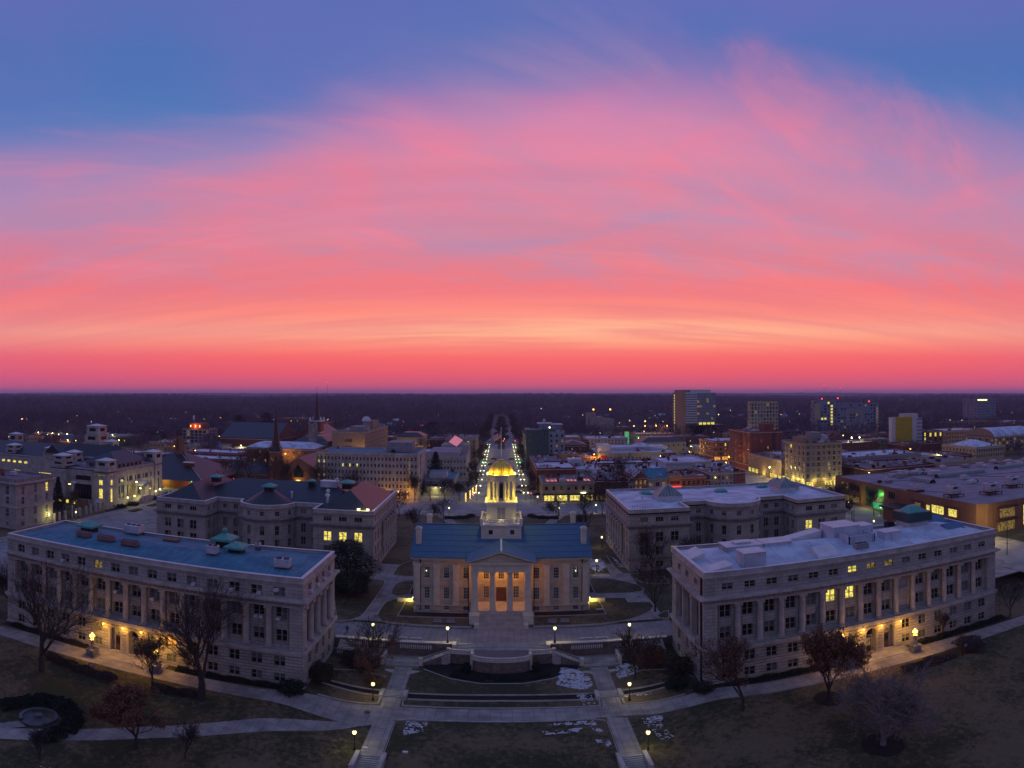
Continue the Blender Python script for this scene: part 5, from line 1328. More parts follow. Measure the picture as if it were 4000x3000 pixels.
B3b = bldg('low dark shop behind the bare elm on the corner', 54.7, 57.0, 267, 290, 8., 'plaster_grey', 'roof_tar', 1, 1, 1, 1., 1.6, 4.3, clut=0)
B4 = bldg('orange brick front with two rows of arched pale framed windows', 57.2, 63.0, 267, 290, 10.4, 'brick_orange', 'roof_snow', 2, 3, 2, 1.1, 1.9, 3.9, {'teal': 2, 'dim': 2}, style='sash', frame='frame_white', band=2)
b = MB(); b.gable(57.2, 63.0, 267., 290, 10.4, 12.6, 'y', 0, 1); b.build('gable_roof', ['roof_snow', 'brick_orange'], B4)
B5 = bldg('grey house front with steep blue roof and two amber windows', 63.2, 72.2, 267, 290, 9.6, 'plaster_grey', 'roof_tar', 1, 3, 2, 1.8, 1.8, 5.2, {'dark': 1}, style='sash', par=.3, lit={(True, 0, 0): 'dim', (True, 0, 2): 'dim'})
b = MB(); b.gable(63.0, 72.4, 266.8, 282, 9.6, 13.2, 'x', 0, 1); b.build('gable_roof', ['roof_metal', 'plaster_grey'], B5)
B6 = bldg('tan flat-fronted bar with a red neon sign', 72.6, 78.6, 267, 292, 10.8, 'plaster_tan', 'roof_tar', 1, 0, 0, 1, 1, 5., clut=2)
boxpart(B6, 'recess', 73.4, 77.8, 266.86, 266.98, 6.4, 7.9, 'brick_dark')
sb = boxpart(B6, 'neon_sign', 72.9, 78.3, 266.2, 266.8, 4.0, 5.6, 'neon_red')
def text(s, loc, size, m, parent, rz=0., name='lettering', ext=.03):
    c = bpy.data.curves.new(name, 'FONT'); c.body = s; c.size = size; c.extrude = ext; c.align_x = 'CENTER'; c.align_y = 'CENTER'; c.resolution_u = 2; c.materials.append(MATS[m])
    q = bpy.data.objects.new('tmp', c); COL.objects.link(q); me = bpy.data.meshes.new_from_object(q.evaluated_get(bpy.context.evaluated_depsgraph_get())); bpy.data.objects.remove(q)
    o = bpy.data.objects.new(name, me); link(o, parent, loc); o.rotation_euler = (math.pi / 2, 0, rz); return o
text('the AIRLINER', (75.6, 266.12, 4.8), .95, 'neon_white', sb)
lamp(B6, (75.6, 265.2, 4.6), 210, (1., .12, .06), .5)
B7_ = bldg('long orange brick shop row with five plain windows', 78.7, 89.9, 267, 292, 9.9, 'brick_orange', 'roof_tar', 1, 5, 2, 1.1, 2.2, 5., {'dark': 1}, store='dim', clut=3)
B7b = bldg('narrow dark passage shop between orange row and cream front', 90., 92., 267, 286, 8.6, 'brick_dark', 'roof_tar', 1, 1, 1, clut=0)
B8 = bldg('olive stone front with bracket cornice and a bright wall lamp', 92.1, 97.1, 267, 296, 11.2, 'limestone_dark', 'roof_snow', 2, 3, 2, .9, 1.7, 4., style='sash', cornice=.6, clut=3)
gl = MB(); gl.ball((94.3, 266.5, 8.8), .32, 8, 5); gl.build('wall_lamp', 'globe_yellow', B8)
B9_ = bldg('grey painted front with three tall windows', 97.2, 103., 267, 290, 11., 'plaster_grey', 'roof_tar', 2, 3, 2, .95, 1.8, 4., style='sash', cornice=.5)
B10 = bldg('red brick corner front with white arched window heads', 103.1, 109., 267, 290, 11.2, 'brick_red', 'roof_snow', 2, 3, 3, 1., 1.8, 4., style='sash', frame='frame_white', cornice=.6, clut=1)
B11 = bldg('pale blue-white blank back building with a tall wall behind the grey front', 80., 104., 300, 330, 12.6, 'plaster_white', 'roof_snow', 1, 0, 0, clut=5)
B12 = bldg('white roofed building with dark chimneys behind the orange row', 62., 80., 298, 318, 10.2, 'plaster_white', 'roof_snow', 1, 0, 0, clut=6)
B13 = bldg('long brick building under a snowy roof behind the solar roof', 16.8, 35.2, 296, 325, 11.6, 'brick_red', 'roof_snow', 2, 0, 6, clut=3)
B14 = bldg('white stair tower and snowy roof in the middle of the block', 35.6, 48., 300, 330, 10.4, 'plaster_white', 'roof_snow', 2, 4, 3, clut=8)
boxpart(B14, 'stair_tower', 34., 41., 318, 326, 10., 13.2, 'plaster_white', 'roof_snow')
B15 = bldg('low brick building with cluttered roof in the middle of the block', 48.4, 61., 304, 330, 8.2, 'brick_dark', 'roof_tar', 1, 4, 3, clut=10)
B16 = bldg('long brick wall building with a white roof and brick chimney', 50., 104., 334, 350, 9.2, 'brick_dark', 'roof_snow', 1, 0, 6, clut=12)
boxpart(B16, 'chimney', 92.2, 93.6, 338, 339.4, 9, 13.4, 'brick_red')
B17 = bldg('dark grey house roof building on the corner by the side street', 104.5, 117., 300, 330, 9.4, 'plaster_grey', 'roof_snow', 2, 6, 8, clut=5)
B18 = bldg('brick shop on the far corner of the block along the side street', 96., 117., 336, 371, 10., 'brick_red', 'roof_tar', 2, 6, 9, clut=6, store='dim', shop_side=False)
B19 = bldg('brick shops facing the avenue behind the snowy brick building', 17., 34., 328, 371, 10.6, 'brick_red', 'roof_tar', 2, 4, 12, clut=5, store='dim')
# second row, across the next street
C1 = bldg('low red brick shop with lit lower windows, second row beside the avenue', 18.8, 24.6, 397, 420, 6.4, 'brick_red', 'roof_snow', 1, 3, 4, 1.2, 1.4, 2.6, {'dim': 1, 'dark': 1})
C2 = bldg('small white block in the second row', 24.8, 30.7, 397, 416, 6.6, 'plaster_white', 'roof_snow', 1, 0, 0)
C3 = bldg('tan flat front with dark shutter in the second row', 30.9, 42., 397, 420, 8.6, 'plaster_tan', 'roof_tar', 1, 0, 0, clut=3)
boxpart(C3, 'shutter', 33.6, 38.6, 396.86, 396.98, 3., 6., 'brick_dark')
C4 = bldg('orange brick corner with snowy roof in the second row', 42.2, 49.2, 397, 420, 8.4, 'brick_orange', 'roof_snow', 1, 5, 3, .8, 1.6, 4.)
C5 = bldg('low shop with snowy roof and amber street light beside it', 49.4, 60.5, 397, 416, 6.6, 'brick_orange', 'roof_snow', 1, 4, 3, clut=7)
D1 = bldg('long cream bank with white penthouse and glass pyramid roof', 61.6, 114., 397, 440, 8.6, 'plaster_cream', 'roof_snow', 1, 22, 8, 1.1, 1.2, 2.8, {'dark': 2, 'teal': 1}, clut=8)
boxpart(D1, 'penthouse', 61.8, 70., 399, 412, 7.5, 13.6, 'plaster_white', 'roof_snow'); boxpart(D1, 'penthouse', 72., 112., 414, 432, 7.8, 10.6, 'plaster_white', 'roof_snow'); boxpart(D1, 'red_canopy', 63.4, 67.2, 396.2, 396.9, 1.2, 6.8, 'awning_red')
b = MB(); b.hip(88., 101., 412, 426, 10.7, 12.8, flat=.35); b.build('skylight', 'roof_snow', D1)
lamp(D1, (60.6, 396, 3.4), 840, (1., .45, .1), .4)
E1 = bldg('dark teal apartment block with a lower brick storey', 15.9, 30., 400, 430, 23.4, 'panel_teal', 'roof_tar', 4, 3, 10, 1.4, 1.5, 8., {'dark': 5, 'teal': 1}, clut=2, cornice=0)
E2 = bldg('pale teal apartment block with glass lantern roof', 30.2, 40.6, 401, 426, 22.4, 'panel_blue', 'roof_tar', 4, 3, 0, 1.5, 2., 8., {'dark': 4, 'dim': .4}, clut=1, cornice=0)
b = MB(); b.box(25., 33., 412, 424, 23., 26.4); b.box(33., 39.6, 410, 422, 23., 26.); o = b.build('roof_lounge', 'glass_tower', E1); b = MB(); b.box(24., 33.6, 411, 425, 26.6, 27.2); b.box(32.4, 40.2, 409, 423, 26.1, 26.6); b.box(27.6, 29.2, 416, 418, 27., 29.8); b.build('roof_canopy', 'plaster_white', o)
gl = MB(); gl.ball((31.5, 409, 24.5), .6, 8, 5); gl.build('rooftop_lamp', 'globe_white', E1)
E4 = bldg('dark brick block with a low green roof right of the teal apartments', 41., 58., 425, 450, 11.6, 'brick_dark', 'roof_slate', 2, 6, 4, clut=2)
b = MB(); b.hip(40.5, 58.5, 424.5, 450.5, 11.6, 14.2); b.build('hip_roof', 'roof_slate', E4)
E5 = bldg('pink-lit side wall building along the avenue before the teal block', 13.9 + 3.2, 30., 440, 500, 15.6, 'brick_tan', 'roof_tar', 4, 4, 16, clut=3)
E6 = bldg('long tan gabled hall with a snowy roof edge behind the teal block', 41., 58., 455, 480, 15., 'plaster_cream', 'roof_snow', 2, 5, 5, clut=0)
E7 = bldg('red brick church hall with a pink lit mural wall', 57., 69., 490, 512 - 12, 9.6, 'brick_red', 'roof_tar', 1, 3, 2, clut=0, cat='church hall', name='church_hall')
F1 = bldg('three storey cream office with snowy roof in the middle distance', 72.2, 107., 526, 556, 8.8, 'limestone_plain', 'roof_snow', 2, 12, 4, 1.2, 1.4, 3., band=True, clut=5)
F2 = bldg('windowless grey concrete tower in the middle distance', 90.8, 106., 640, 662, 22., 'concrete_grey', 'roof_tar', 5, 0, 8, clut=2, name='grey_tower', cat='tower', par=.4)
boxpart(F2, 'lift_tower', 88.6, 97., 642, 656, 0., 26.4, 'concrete_grey'); boxpart(F2, 'wing', 104., 116.4, 642, 664, 0, 20., 'concrete_grey', 'roof_tar')
for x in (94.5, 112.): gl = MB(); gl.tube((x, 641, 20), (x, 641, 29.6), .12, .12, 5, 0); o = gl.build('mast', 'dark_metal', F2); gl = MB(); gl.ball((x, 641, 30.), .9, 6, 4); gl.build('mast_lamp', 'glow_orange', o)
G1 = bldg('yellow-lit parking ramp with arched openings', 125., 163., 576, 606, 8.6, 'brick_tan', 'roof_gravel', 2, 9, 5, 3.4, 1.4, 2.0, {'green': 1, 'dim': 3}, clut=0, name='parking_ramp', cat='parking ramp')
b = MB(); b.box(113., 116.5, 566, 570, 0, 11.2); G1b = b.build('lift_shaft', 'glass_green', None); tag(G1b, 'green glowing glass stair tower beside the parking ramp', 'stair tower')
for x in (126, 137, 148, 159):
    b = MB(); b.tube((x, 590, 8), (x, 590, 15), .12, .1, 5); o = b.build('lamp_pole', 'dark_metal', G1); b = MB(); b.ball((x, 590, 15.3), .55, 6, 4); b.build('ramp_lamp', 'glow_orange', o); lamp(G1, (x, 588, 14.5), 1470, (1., .5, .12), .4)
# hotel tower with glass front
H1 = thing('hotel_tower', 'tall glass fronted hotel tower with a tan brick side and a lit terrace', 'tower', (198, 625, 0))
w = MB(); x0, x1, y0, y1, zt = 180., 215., 607., 645., 46.6
w.box(x0, x0 + 3., y0, y1, 0, 47.4); w.box(x0 + 2., x0 + 7., y0 + 3., y1, 47.4, 50.2); w.build('wall', 'brick_tan', H1)
for k in range(13):
    z_ = 15.4 + k * 2.42
    b = MB(); b.box(x0 + 3., x0 + 15., y0 + .0, y1, z_, z_ + 1.5); b.build('glass_band', 'glass_tower', H1); b = MB(); b.box(x0 + 3.1, x0 + 15.2, y0 - .3, y1, z_ + 1.5, z_ + 2.42); b.build('floor_band', 'pale_metal', H1)
    b = MB(); b.box(x0 - .9, x0 - .05, y0 + 1., y0 + 5., z_ + .2, z_ + .4); b.build('balcony', 'frame_dark', H1)
    for c in range(8):
        xx = x0 + 15.2 + c * 2.47; b = MB(); b.box(xx + .05, xx + 2.42, y0 + .2, y1, z_, z_ + 2.3); lit_ = R.random() < (.5 if (k < 3 and c > 5) else .06); b.build('pane', 'glass_dim' if lit_ else 'glass_tower', H1)
b = MB()
for c in range(9): b.box(x0 + 15.1 + c * 2.47, x0 + 15.3 + c * 2.47, y0 - .05, y1, 15.4, 46.4)
for k in range(14): b.box(x0 + 15.1, x1 + .2, y0 + .1, y1, 15.1 + k * 2.42, 15.35 + k * 2.42)
b.build('curtain_frame', 'grey_metal', H1)
b = MB(); b.box(x0 + 3, x1 + .4, y0 - .3, y1, 46.9, 47.6); b.box(x0 + 9, x1 - 4., y0 + 4, y1 - 3, 47.6, 50.4); b.build('roof', 'pale_metal', H1)
b = MB(); b.box(x0 + 3., x1 + 6., y0 - 6., y1, 1., 14.2); b.build('podium', 'glass_dark', H1)
for c in range(7): b = MB(); xx = x0 + 3. + c * 6.3; b.box(xx - .25, xx + .25, y0 - 6.4, y0 - 6., 0, 14.6); b.build('podium_column', 'frame_dark', H1)
b = MB(); b.box(x0 + 3., x1 + 7., y0 - 7., y1, 14.2, 14.8); b.build('podium_roof', 'frame_dark', H1)
for c in range(4): b = MB(); b.box(x0 + 17 + c * 4.4, x0 + 20. + c * 4.4, y0 - 1., y0 - .4, 14.9, 17.); b.build('terrace_screen', 'glass_lit', H1)
b = MB(); b.box(x0 + 3., x0 + 22., y0 - 8., y0 - 7., .6, 2.2); b.build('canopy_light', 'glass_lit', H1)
for k in range(15): b = MB(); b.box(x0 - .08, x0 + .02, y1 - 8.4, y1 - 6., 3. + k * 2.9, 4.6 + k * 2.9); b.build('stair_light', 'glass_lit', H1)
# teal glass tower
J1 = bldg('teal glass apartment tower with a cream side, right of the hotel tower', 212., 238., 506, 514, 39.6, 'plaster_cream', 'roof_tar', 11, 9, 4, 3.0, 2.5, 3., {'teal': 4, 'dark': 3, 'blind': 2, 'dim': .6}, clut=3, name='apartment_tower', cat='tower', cornice=0, frame='pale_metal')
# red brick seven storey
K1 = bldg('tall red brick block with plain side wall and iron fire escape', 145., 165.5, 347, 382, 24., 'brick_red', 'roof_tar', 7, 0, 5, 2.2, 2.0, 3.6, {'blind': 2, 'teal': 2, 'dark': 2}, clut=4, name='brick_block', store=None, cornice=.6, trim='limestone_plain', frame='frame_white', band=True)
for u, z_, kd in ((7., 17.4, 'dim'), (11.4, 13.2, 'lit'), (3., 19.4, 'dark'), (7., 20., 'dark'), (18.4, 20.8, 'teal'), (18.4, 17., 'dark'), (18.4, 9.4, 'teal')): window(K1, (145., 347), (165.5, 347), u, z_, 1.0, 1.5, 'far', kd, 'frame_cream', -.03)
boxpart(K1, 'light_well', 159.2, 161.4, 346.9, 347.0, 3., 23.5, 'brick_dark'); boxpart(K1, 'penthouse', 156., 162.5, 352, 360, 24., 28., 'brick_red')
fe = MB()
for k in range(7):
    z_ = 4. + k * 2.85; fe.box(143.8, 145., 360, 366, z_, z_ + .08)
    for q_ in (360, 362, 364, 366): fe.tube((143.8, q_, z_), (143.8, q_, z_ + 1.), .03, .03, 4)
    fe.tube((143.8, 360, z_ + 1.), (143.8, 366, z_ + 1.), .03, .03, 4)
    if k < 6: fe.tube((144.2, 360.6, z_), (144.2, 365.2, z_ + 2.85), .06, .06, 4)
fe.build('fire_escape', 'frame_dark', K1)
K2 = bldg('orange lit brick block with arched windows and bracket cornice', 143., 171., 408, 440, 14., 'brick_orange', 'roof_snow', 3, 8, 8, 1.3, 1.9, 3.4, {'dark': 3, 'dim': 1, 'lit': .6}, clut=3, store='warm', cornice=.6, band=2)
for k in range(5): lamp(K2, (157 + k * 3., 406.8, 2.4), 210, (1., .5, .08), .2)
K3 = bldg('tan low shop row with bright shopfronts on the side street', 143., 150., 300, 346, 11.4, 'brick_tan', 'roof_tar', 1, 3, 14, 1., 1.9, 5.6, {'teal': 2, 'dim': 1}, clut=2, store='lit', shop_side=True)
K4 = bldg('tan theatre building with glowing red entrance and snowy roof', 150.2, 166., 305, 340, 12.4, 'plaster_tan', 'roof_snow', 1, 5, 4, 1.3, 1.7, 6.6, {'dark': 1}, clut=1, store='warm', shop_side=True)
boxpart(K4, 'marquee', 157., 158.6, 303.6, 304.8, 2., 7.4, 'neon_red'); lamp(K4, (155, 302, 3.), 560, (1., .35, .1), .4); lamp(K3, (141., 322, 3.), 560, (1., .7, .2), .4); lamp(K3, (141., 310, 3.), 560, (1., .7, .2), .4)
K5 = bldg('narrow dark red brick shop left of the cream topped hotel', 166.2, 171., 300, 330, 13., 'brick_dark', 'roof_snow', 3, 2, 2, clut=1)
# tall cream and tan old hotel
M1 = bldg('tan brick hotel with cream top storey and a lit corner entrance', 143.2, 164., 273, 296, 22.4, 'brick_tan', 'roof_tar', 6, 7, 5, 1.8, 1.9, 4.6, {'teal': 4, 'dark': 3, 'blind': 2, 'lit': .3}, clut=9, store='lit', shop_side=True, name='hotel_building', cornice=.7, trim='plaster_cream', frame='frame_white', band=2, style='far')
boxpart(M1, 'top_storey_band', 143.05, 164.1, 272.9, 273.0, 18.9, 19.3, 'plaster_cream'); boxpart(M1, 'penthouse', 151., 156., 280, 288, 22., 27., 'concrete_grey'); boxpart(M1, 'penthouse', 144.6, 150., 278, 290, 22., 24.8, 'brick_tan'); boxpart(M1, 'water_tank', 157., 161., 282, 287, 22., 25.4, 'plaster_white')
for k in range(3): lamp(M1, (141.8, 276. + k * 5, 3.6), 560, (1., .85, .25), .3)
for k in range(3): lamp(M1, (148. + k * 6, 271.4, 3.4), 385, (1., .85, .25), .3)
N1 = bldg('long dark brick parking garage with open decks', 231., 269., 393, 425, 10.4, 'brick_dark', 'roof_gravel', 3, 8, 6, 4.4, 1.5, 1.2, {'dark': 1}, clut=2, name='parking_garage', cat='parking garage', cornice=0)
for x in (250., 257.): b = MB(); b.tube((x, 402, 9.6), (x, 402, 13.), .12, .12, 5); o = b.build('lamp_pole', 'dark_metal', N1); b = MB(); b.ball((x, 402, 13.3), .6, 6, 4); b.build('deck_lamp', 'globe_yellow', o); lamp(N1, (x, 401, 12.8), 1750, (1., .8, .4), .4)
# condo slabs
O1 = bldg('grey and glass condominium tower with a yellow-lit stair stack', 303.6, 330., 560, 567, 39.6, 'panel_blue', 'roof_tar', 11, 7, 4, 3.2, 2.3, 3., {'dark': 5, 'tower': 4, 'dim': 1.}, clut=2, name='condominium', cat='tower', cornice=0, frame='pale_metal', lit={(True, k, 5): 'lit' for k in range(1, 10)} | {(True, 5, 2): 'lit', (True, 5, 3): 'lit', (True, 10, 4): 'lit'})
boxpart(O1, 'tan_panel', 304., 310.5, 559.7, 559.95, 20., 36.5, 'plaster_cream')
O2 = bldg('wide grey condominium with a framed concrete screen on its front', 332., 384., 562, 584, 36.6, 'panel_blue', 'roof_tar', 10, 14, 4, 2.9, 2.3, 3., {'dark': 5, 'tower': 5, 'dim': .7}, clut=3, name='condominium', cat='tower', cornice=0, frame='pale_metal', lit={(True, k, 13): 'dim' for k in range(0, 9)})
b = MB(); wall(b, (342., 561.6), (364., 561.6), 12., 31., [(5, 17, 17, 25)], rev=.5); b.build('concrete_screen', 'concrete_grey', O2)
for o_, xx, zz_ in ((O1, 316., 41.), (O2, 335., 41.5), (O2, 374., 38.)): gl = MB(); gl.tube((xx, 566, 36), (xx, 566, zz_), .1, .1, 4); oo = gl.build('mast', 'dark_metal', o_); gl = MB(); gl.ball((xx, 566, zz_), .8, 6, 4); gl.build('warning_lamp', 'glow_red', oo)
# checked yellow facade
Q1 = thing('checked_building', 'slab building with a yellow facade of small square windows between white piers', 'office building', (300, 412, 0))
b = MB(); b.box(287., 290.6, 402, 406, 0, 27.6); b.box(307.6, 312., 402.1, 408, 0, 27.2); b.box(300, 314.6, 404, 410, 27, 30.4); b.build('pier', 'plaster_white', Q1)
b = MB(); wall(b, (290.6, 402.4), (307.6, 402.4), 4., 28., [(.8 + c * 1.06, 1.35 + c * 1.06, 4.7 + k * 1.0, 5.25 + k * 1.0) for c in range(15) for k in range(23)], rev=.18); b.box(290.6, 307.6, 402.6, 407, 0, 27.9); b.build('facade', 'panel_yellow', Q1)
pb = MB(); pb.q([(0, 0, 0), (.55, 0, 0), (.55, 0, .55), (0, 0, .55)]); pbm = pb.mesh('pane', ['glass_dark'])
for c in range(15):
    for k in range(20): inst('pane', pbm, Q1, (291.4 + c * 1.06, 402.57, 7.7 + k * 1.0))
rest = MB()
for c in range(15):
    for k in range(3): rest.q([(291.4 + c * 1.06 + dx, 402.57, 4.7 + k + dz) for dx, dz in ((0, 0), (.55, 0), (.55, .55), (0, .55))])
tag(rest.build('lower_panes', 'glass_dark', Q1), kind='stuff')
b = MB(); b.box(312., 318., 402.5, 430, 0, 26.8)
b.build('side_wing', 'panel_blue', Q1)
for k in range(8): b = MB(); b.box(312.4, 317.6, 402.2, 402.5, 3. + k * 2.9, 4.4 + k * 2.9); b.build('balcony', 'plaster_white', Q1)
# blocks right of the mall
def corner(i_x, i_y, z): return at(3400 + i_x / 3.6867, 1600 + i_y / 3.6867, z)
T1 = bldg('long windowless dark brick block in front of the checked facade', 276., 312., 372, 392, 9.4, 'brick_dark', 'roof_tar', 1, 0, 0, clut=3)
T2 = bldg('lower red brick row with arched windows beside the cream office', 258., 277., 300, 330, 7.6, 'brick_red', 'roof_tar', 1, 10, 4, .8, 1.8, 3.6, clut=3)
T3 = bldg('cream office block with paired windows and pale hipped roof', 278., 304., 296, 330, 12., 'plaster_cream', 'roof_snow', 2, 12, 10, 1.1, 1.8, 4.4, {'teal': 1, 'dark': 3}, clut=0, cornice=.6, par=1.2, name='office_building', cat='office building', lit={(False, 0, 4): 'warm'})
b = MB(); b.hip(280., 303., 299, 328, 11.2, 15.4); b.build('hip_roof', 'roof_snow', T3); lamp(T3, (276.4, 310, 3.), 1050, (1., .6, .1), .4)
T4 = bldg('long beige apartment block with flat white roof behind the cream office', 352., 402., 420, 450, 14., 'brick_tan', 'roof_snow', 3, 16, 6, 1.4, 1.7, 2.6, {'dark': 4, 'teal': 1}, clut=3)
T5 = bldg('barrel roofed hall with yellow-lit long side at the right edge', 330., 380., 336, 366, 14., 'brick_tan', 'roof_tar', 4, 12, 4, 2.2, 2.0, 2.2, {'dim': 4, 'dark': 1, 'teal': 1}, clut=0, cornice=.4, frame='frame_cream')
b = MB(); n_ = 12
for k in range(n_):
    a0, a1 = math.pi * k / n_, math.pi * (k + 1) / n_; f_ = lambda a: (351. - 15. * math.cos(a), 14. + 6. * math.sin(a))
    (ya, za), (yb, zb) = f_(a0), f_(a1); b.q([(334., ya, za), (334., yb, zb), (380., yb, zb), (380., ya, za)]); b.q([(334., ya, za), (334., 351., 14.), (334., yb, zb)], 1)
b.build('barrel_roof', ['roof_snow', 'brick_tan'], T5)
T6 = bldg('yellow windowed brick hall between checked facade and apartments', 322., 338., 400, 425, 16., 'brick_brown', 'roof_tar', 3, 3, 3, 2., 3.4, 3., {'dark': 3, 'lit': 1}, clut=0)
T7 = bldg('pink-tan arena block behind the checked facade', 400., 432., 640, 680, 26., 'brick_tan', 'roof_snow', 1, 0, 4, clut=0)
T8 = bldg('dark banded tower with a bright sign at the right edge', 603., 640., 640, 670, 39., 'panel_blue', 'roof_tar', 9, 10, 4, 2., 1.9, 3., {'dark': 4, 'blind': 3}, clut=1, name='office_tower', cat='tower')
b = MB(); b.box(604, 622, 639.5, 639.9, 36.6, 38.); b.build('sign', 'globe_yellow', T8)
T9 = bldg('brown apartment row on the right horizon side', 455., 520., 520, 545, 15., 'brick_brown', 'roof_tar', 4, 18, 3, 1.5, 1.5, 2.2, {'dark': 5, 'dim': 1}, clut=2)
T10 = bldg('tan apartment block with a lit stair window at the right edge', 522., 560., 505, 535, 14., 'plaster_cream', 'roof_snow', 4, 10, 3, 1.5, 1.5, 2.2, {'dark': 4, 'lit': 1}, clut=1)
# between hotel and mall
U1 = bldg('row of low roofs crowded with units behind the mall', 172., 215., 262, 292, 9.2, 'brick_dark', 'roof_tar', 1, 5, 3, clut=16, store='dim', lit=None)
U2 = bldg('cream walled store with brown base behind the mall', 216., 247., 262, 290, 9.4, 'plaster_cream', 'roof_tar', 1, 0, 0, clut=6)
U3 = bldg('long building with pale sloping snowy roof behind the old hotel', 182., 236., 300, 330, 11., 'plaster_grey', 'roof_snow', 1, 0, 4, clut=8)
U4 = bldg('dark low brick block beside the old hotel', 165., 176., 330, 350, 10., 'brick_red', 'roof_snow', 2, 3, 3, clut=2)
U5 = bldg('small ribbed metal roofed shed right of the cream store', 238., 252., 302, 318, 9., 'plaster_grey', 'roof_white', 1, 0, 2, clut=0)
# ------------------------------------------------------------------ the brick mall at the right
ML = thing('shopping_mall', 'huge low brown brick mall with lavender roof, roof units and long lit windows', 'shopping mall', (260, 190, 0))
x0, x1, y0, y1, zt = 139., 420., 148., 237., 10.7
w = MB()
N0, N1_ = (x0, y1), (x0, y0)
def un(y): return y1 - y
nops = [(un(232.6), un(226.6), 6.3, 8.8), (un(225.4), un(217.6), 6.0, 8.6), (un(216.), un(200.), .3, 9.2, 2.4), (un(197.4), un(192.6), 6.2, 9.0), (un(181.), un(176.), 4.2, 7.3), (un(174.2), un(171.8), 4.4, 7.1), (un(171.2), un(164.2), 4.6, 7.6), (un(162.2), un(156.2), 4.7, 7.6),
        (un(232.6), un(217.6), 1., 3.6), (un(181.), un(176.), .6, 3.2), (un(162.2), un(156.2), .6, 3.4)]
wall(w, N0, N1_, -.5, 10.2, nops, rev=.5)
ch0, ch1 = (x0, y0), (x0 + 3.4, y0 - 2.)
wall(w, ch0, ch1, -.5, 10.2)
W0, W1 = ch1, (x1, y0 - 2.)
wops = [(4.3, 13.0, 4.9, 8.3), (4.3, 13.0, .4, 3.9), (17., 26., 1., 8.3), (40, 60, 4.9, 8.3)]
wall(w, W0, W1, -.5, 10.2, wops, rev=.4); wall(w, (x1, y0 - 2.), (x1, y1), -.5, 10.2); wall(w, (x1, y1), (x0, y1), -.5, 10.2)
w.build('wall', 'brick_brown', ML)
mp = [(x0, y0), ch1, (x1, y0 - 2.), (x1, y1), (x0, y1)]
b = MB(); parapet(b, mp, 10.2, zt, .35); b.build('parapet', 'brick_brown', ML)
b = MB(); b.prism(offs(mp, -.35), 9.8, 10.35); b.build('roof', 'roof_gravel', ML)
for i_, o_ in enumerate(nops):
    u = (o_[0] + o_[1]) / 2; kd = {0: 'dim', 1: 'dark', 2: 'dark', 3: 'dark', 4: 'dim', 5: 'lit', 6: 'lit', 7: 'lit', 8: 'dim', 9: 'dim', 10: 'dim'}[i_]
    if i_ == 2:
        w_ = MB(); w_.box(x0 + 2.4, x0 + 2.6, 200., 216., -.4, 9.2); w_.build('green_entrance', 'panel_teal', ML); w_ = MB(); w_.box(x0 + 2.3, x0 + 2.4, 204., 212., .2, 2.8); w_.build('entrance_glass', 'glass_green', ML)
        lamp(ML, (x0 + 1.2, 206., 6.4), 600, (.25, 1., .12), .4); lamp(ML, (x0 - 1., 212., 3.), 420, (1., .8, .3), .3); continue
    window(ML, N0, N1_, u, o_[2], o_[1] - o_[0], o_[3] - o_[2], 'shop', kd, 'frame_cream', .35)
for i_, o_ in enumerate(wops): window(ML, W0, W1, (o_[0] + o_[1]) / 2, o_[2], o_[1] - o_[0], o_[3] - o_[2], 'shop', 'dim' if i_ < 2 else 'lit', 'frame_cream', .3)
for (ya, yb, za, zb) in ((175.4, 181.6, 7.4, 8.0), (155.8, 162.8, 7.7, 8.3)): b = MB(); b.box(x0 - .9, x0 + .0, ya, yb, za, zb); b.box(x0 - .9, x0, ya, ya + .5, 4.2, za); b.build('window_hood', 'brick_dark', ML)
b = MB(); b.box(x0 + 3.4 + 3.8, x0 + 3.4 + 13.5, y0 - 3., y0 - 2.05, 8.4, 9.0); b.box(x0 + 3.4 + 3.8, x0 + 3.4 + 4.3, y0 - 3., y0 - 2.05, 4.9, 8.4); b.box(x0 + 3.4 + 3.8, x0 + 3.4 + 13.5, y0 - 2.8, y0 - 2.05, 3.9, 4.8); b.build('window_hood', 'brick_dark', ML)
b = MB(); b.box(x0 - 7., x0, 183.5, 190.5, 0, 4.6); b.build('corner_kiosk', 'brick_brown', ML); b = MB(); b.box(x0 - 8., x0, 182.5, 191.5, 4.6, 5.4); b.build('kiosk_roof', 'frame_dark', ML)
b = MB(); b.lathe([(1., 0), (1., .12), (.001, .12)], (0, 0), 16); o = b.build('round_sign', 'white_trim', ML, (x0 - 7.2, 189., 6.2)); o.rotation_euler = (math.pi / 2, 0, .6)
b = MB(); b.box(x0 + .4, x0 + 5., 181., 185.6, 10.3, 11.3); b.build('roof_pit', 'frame_dark', ML)
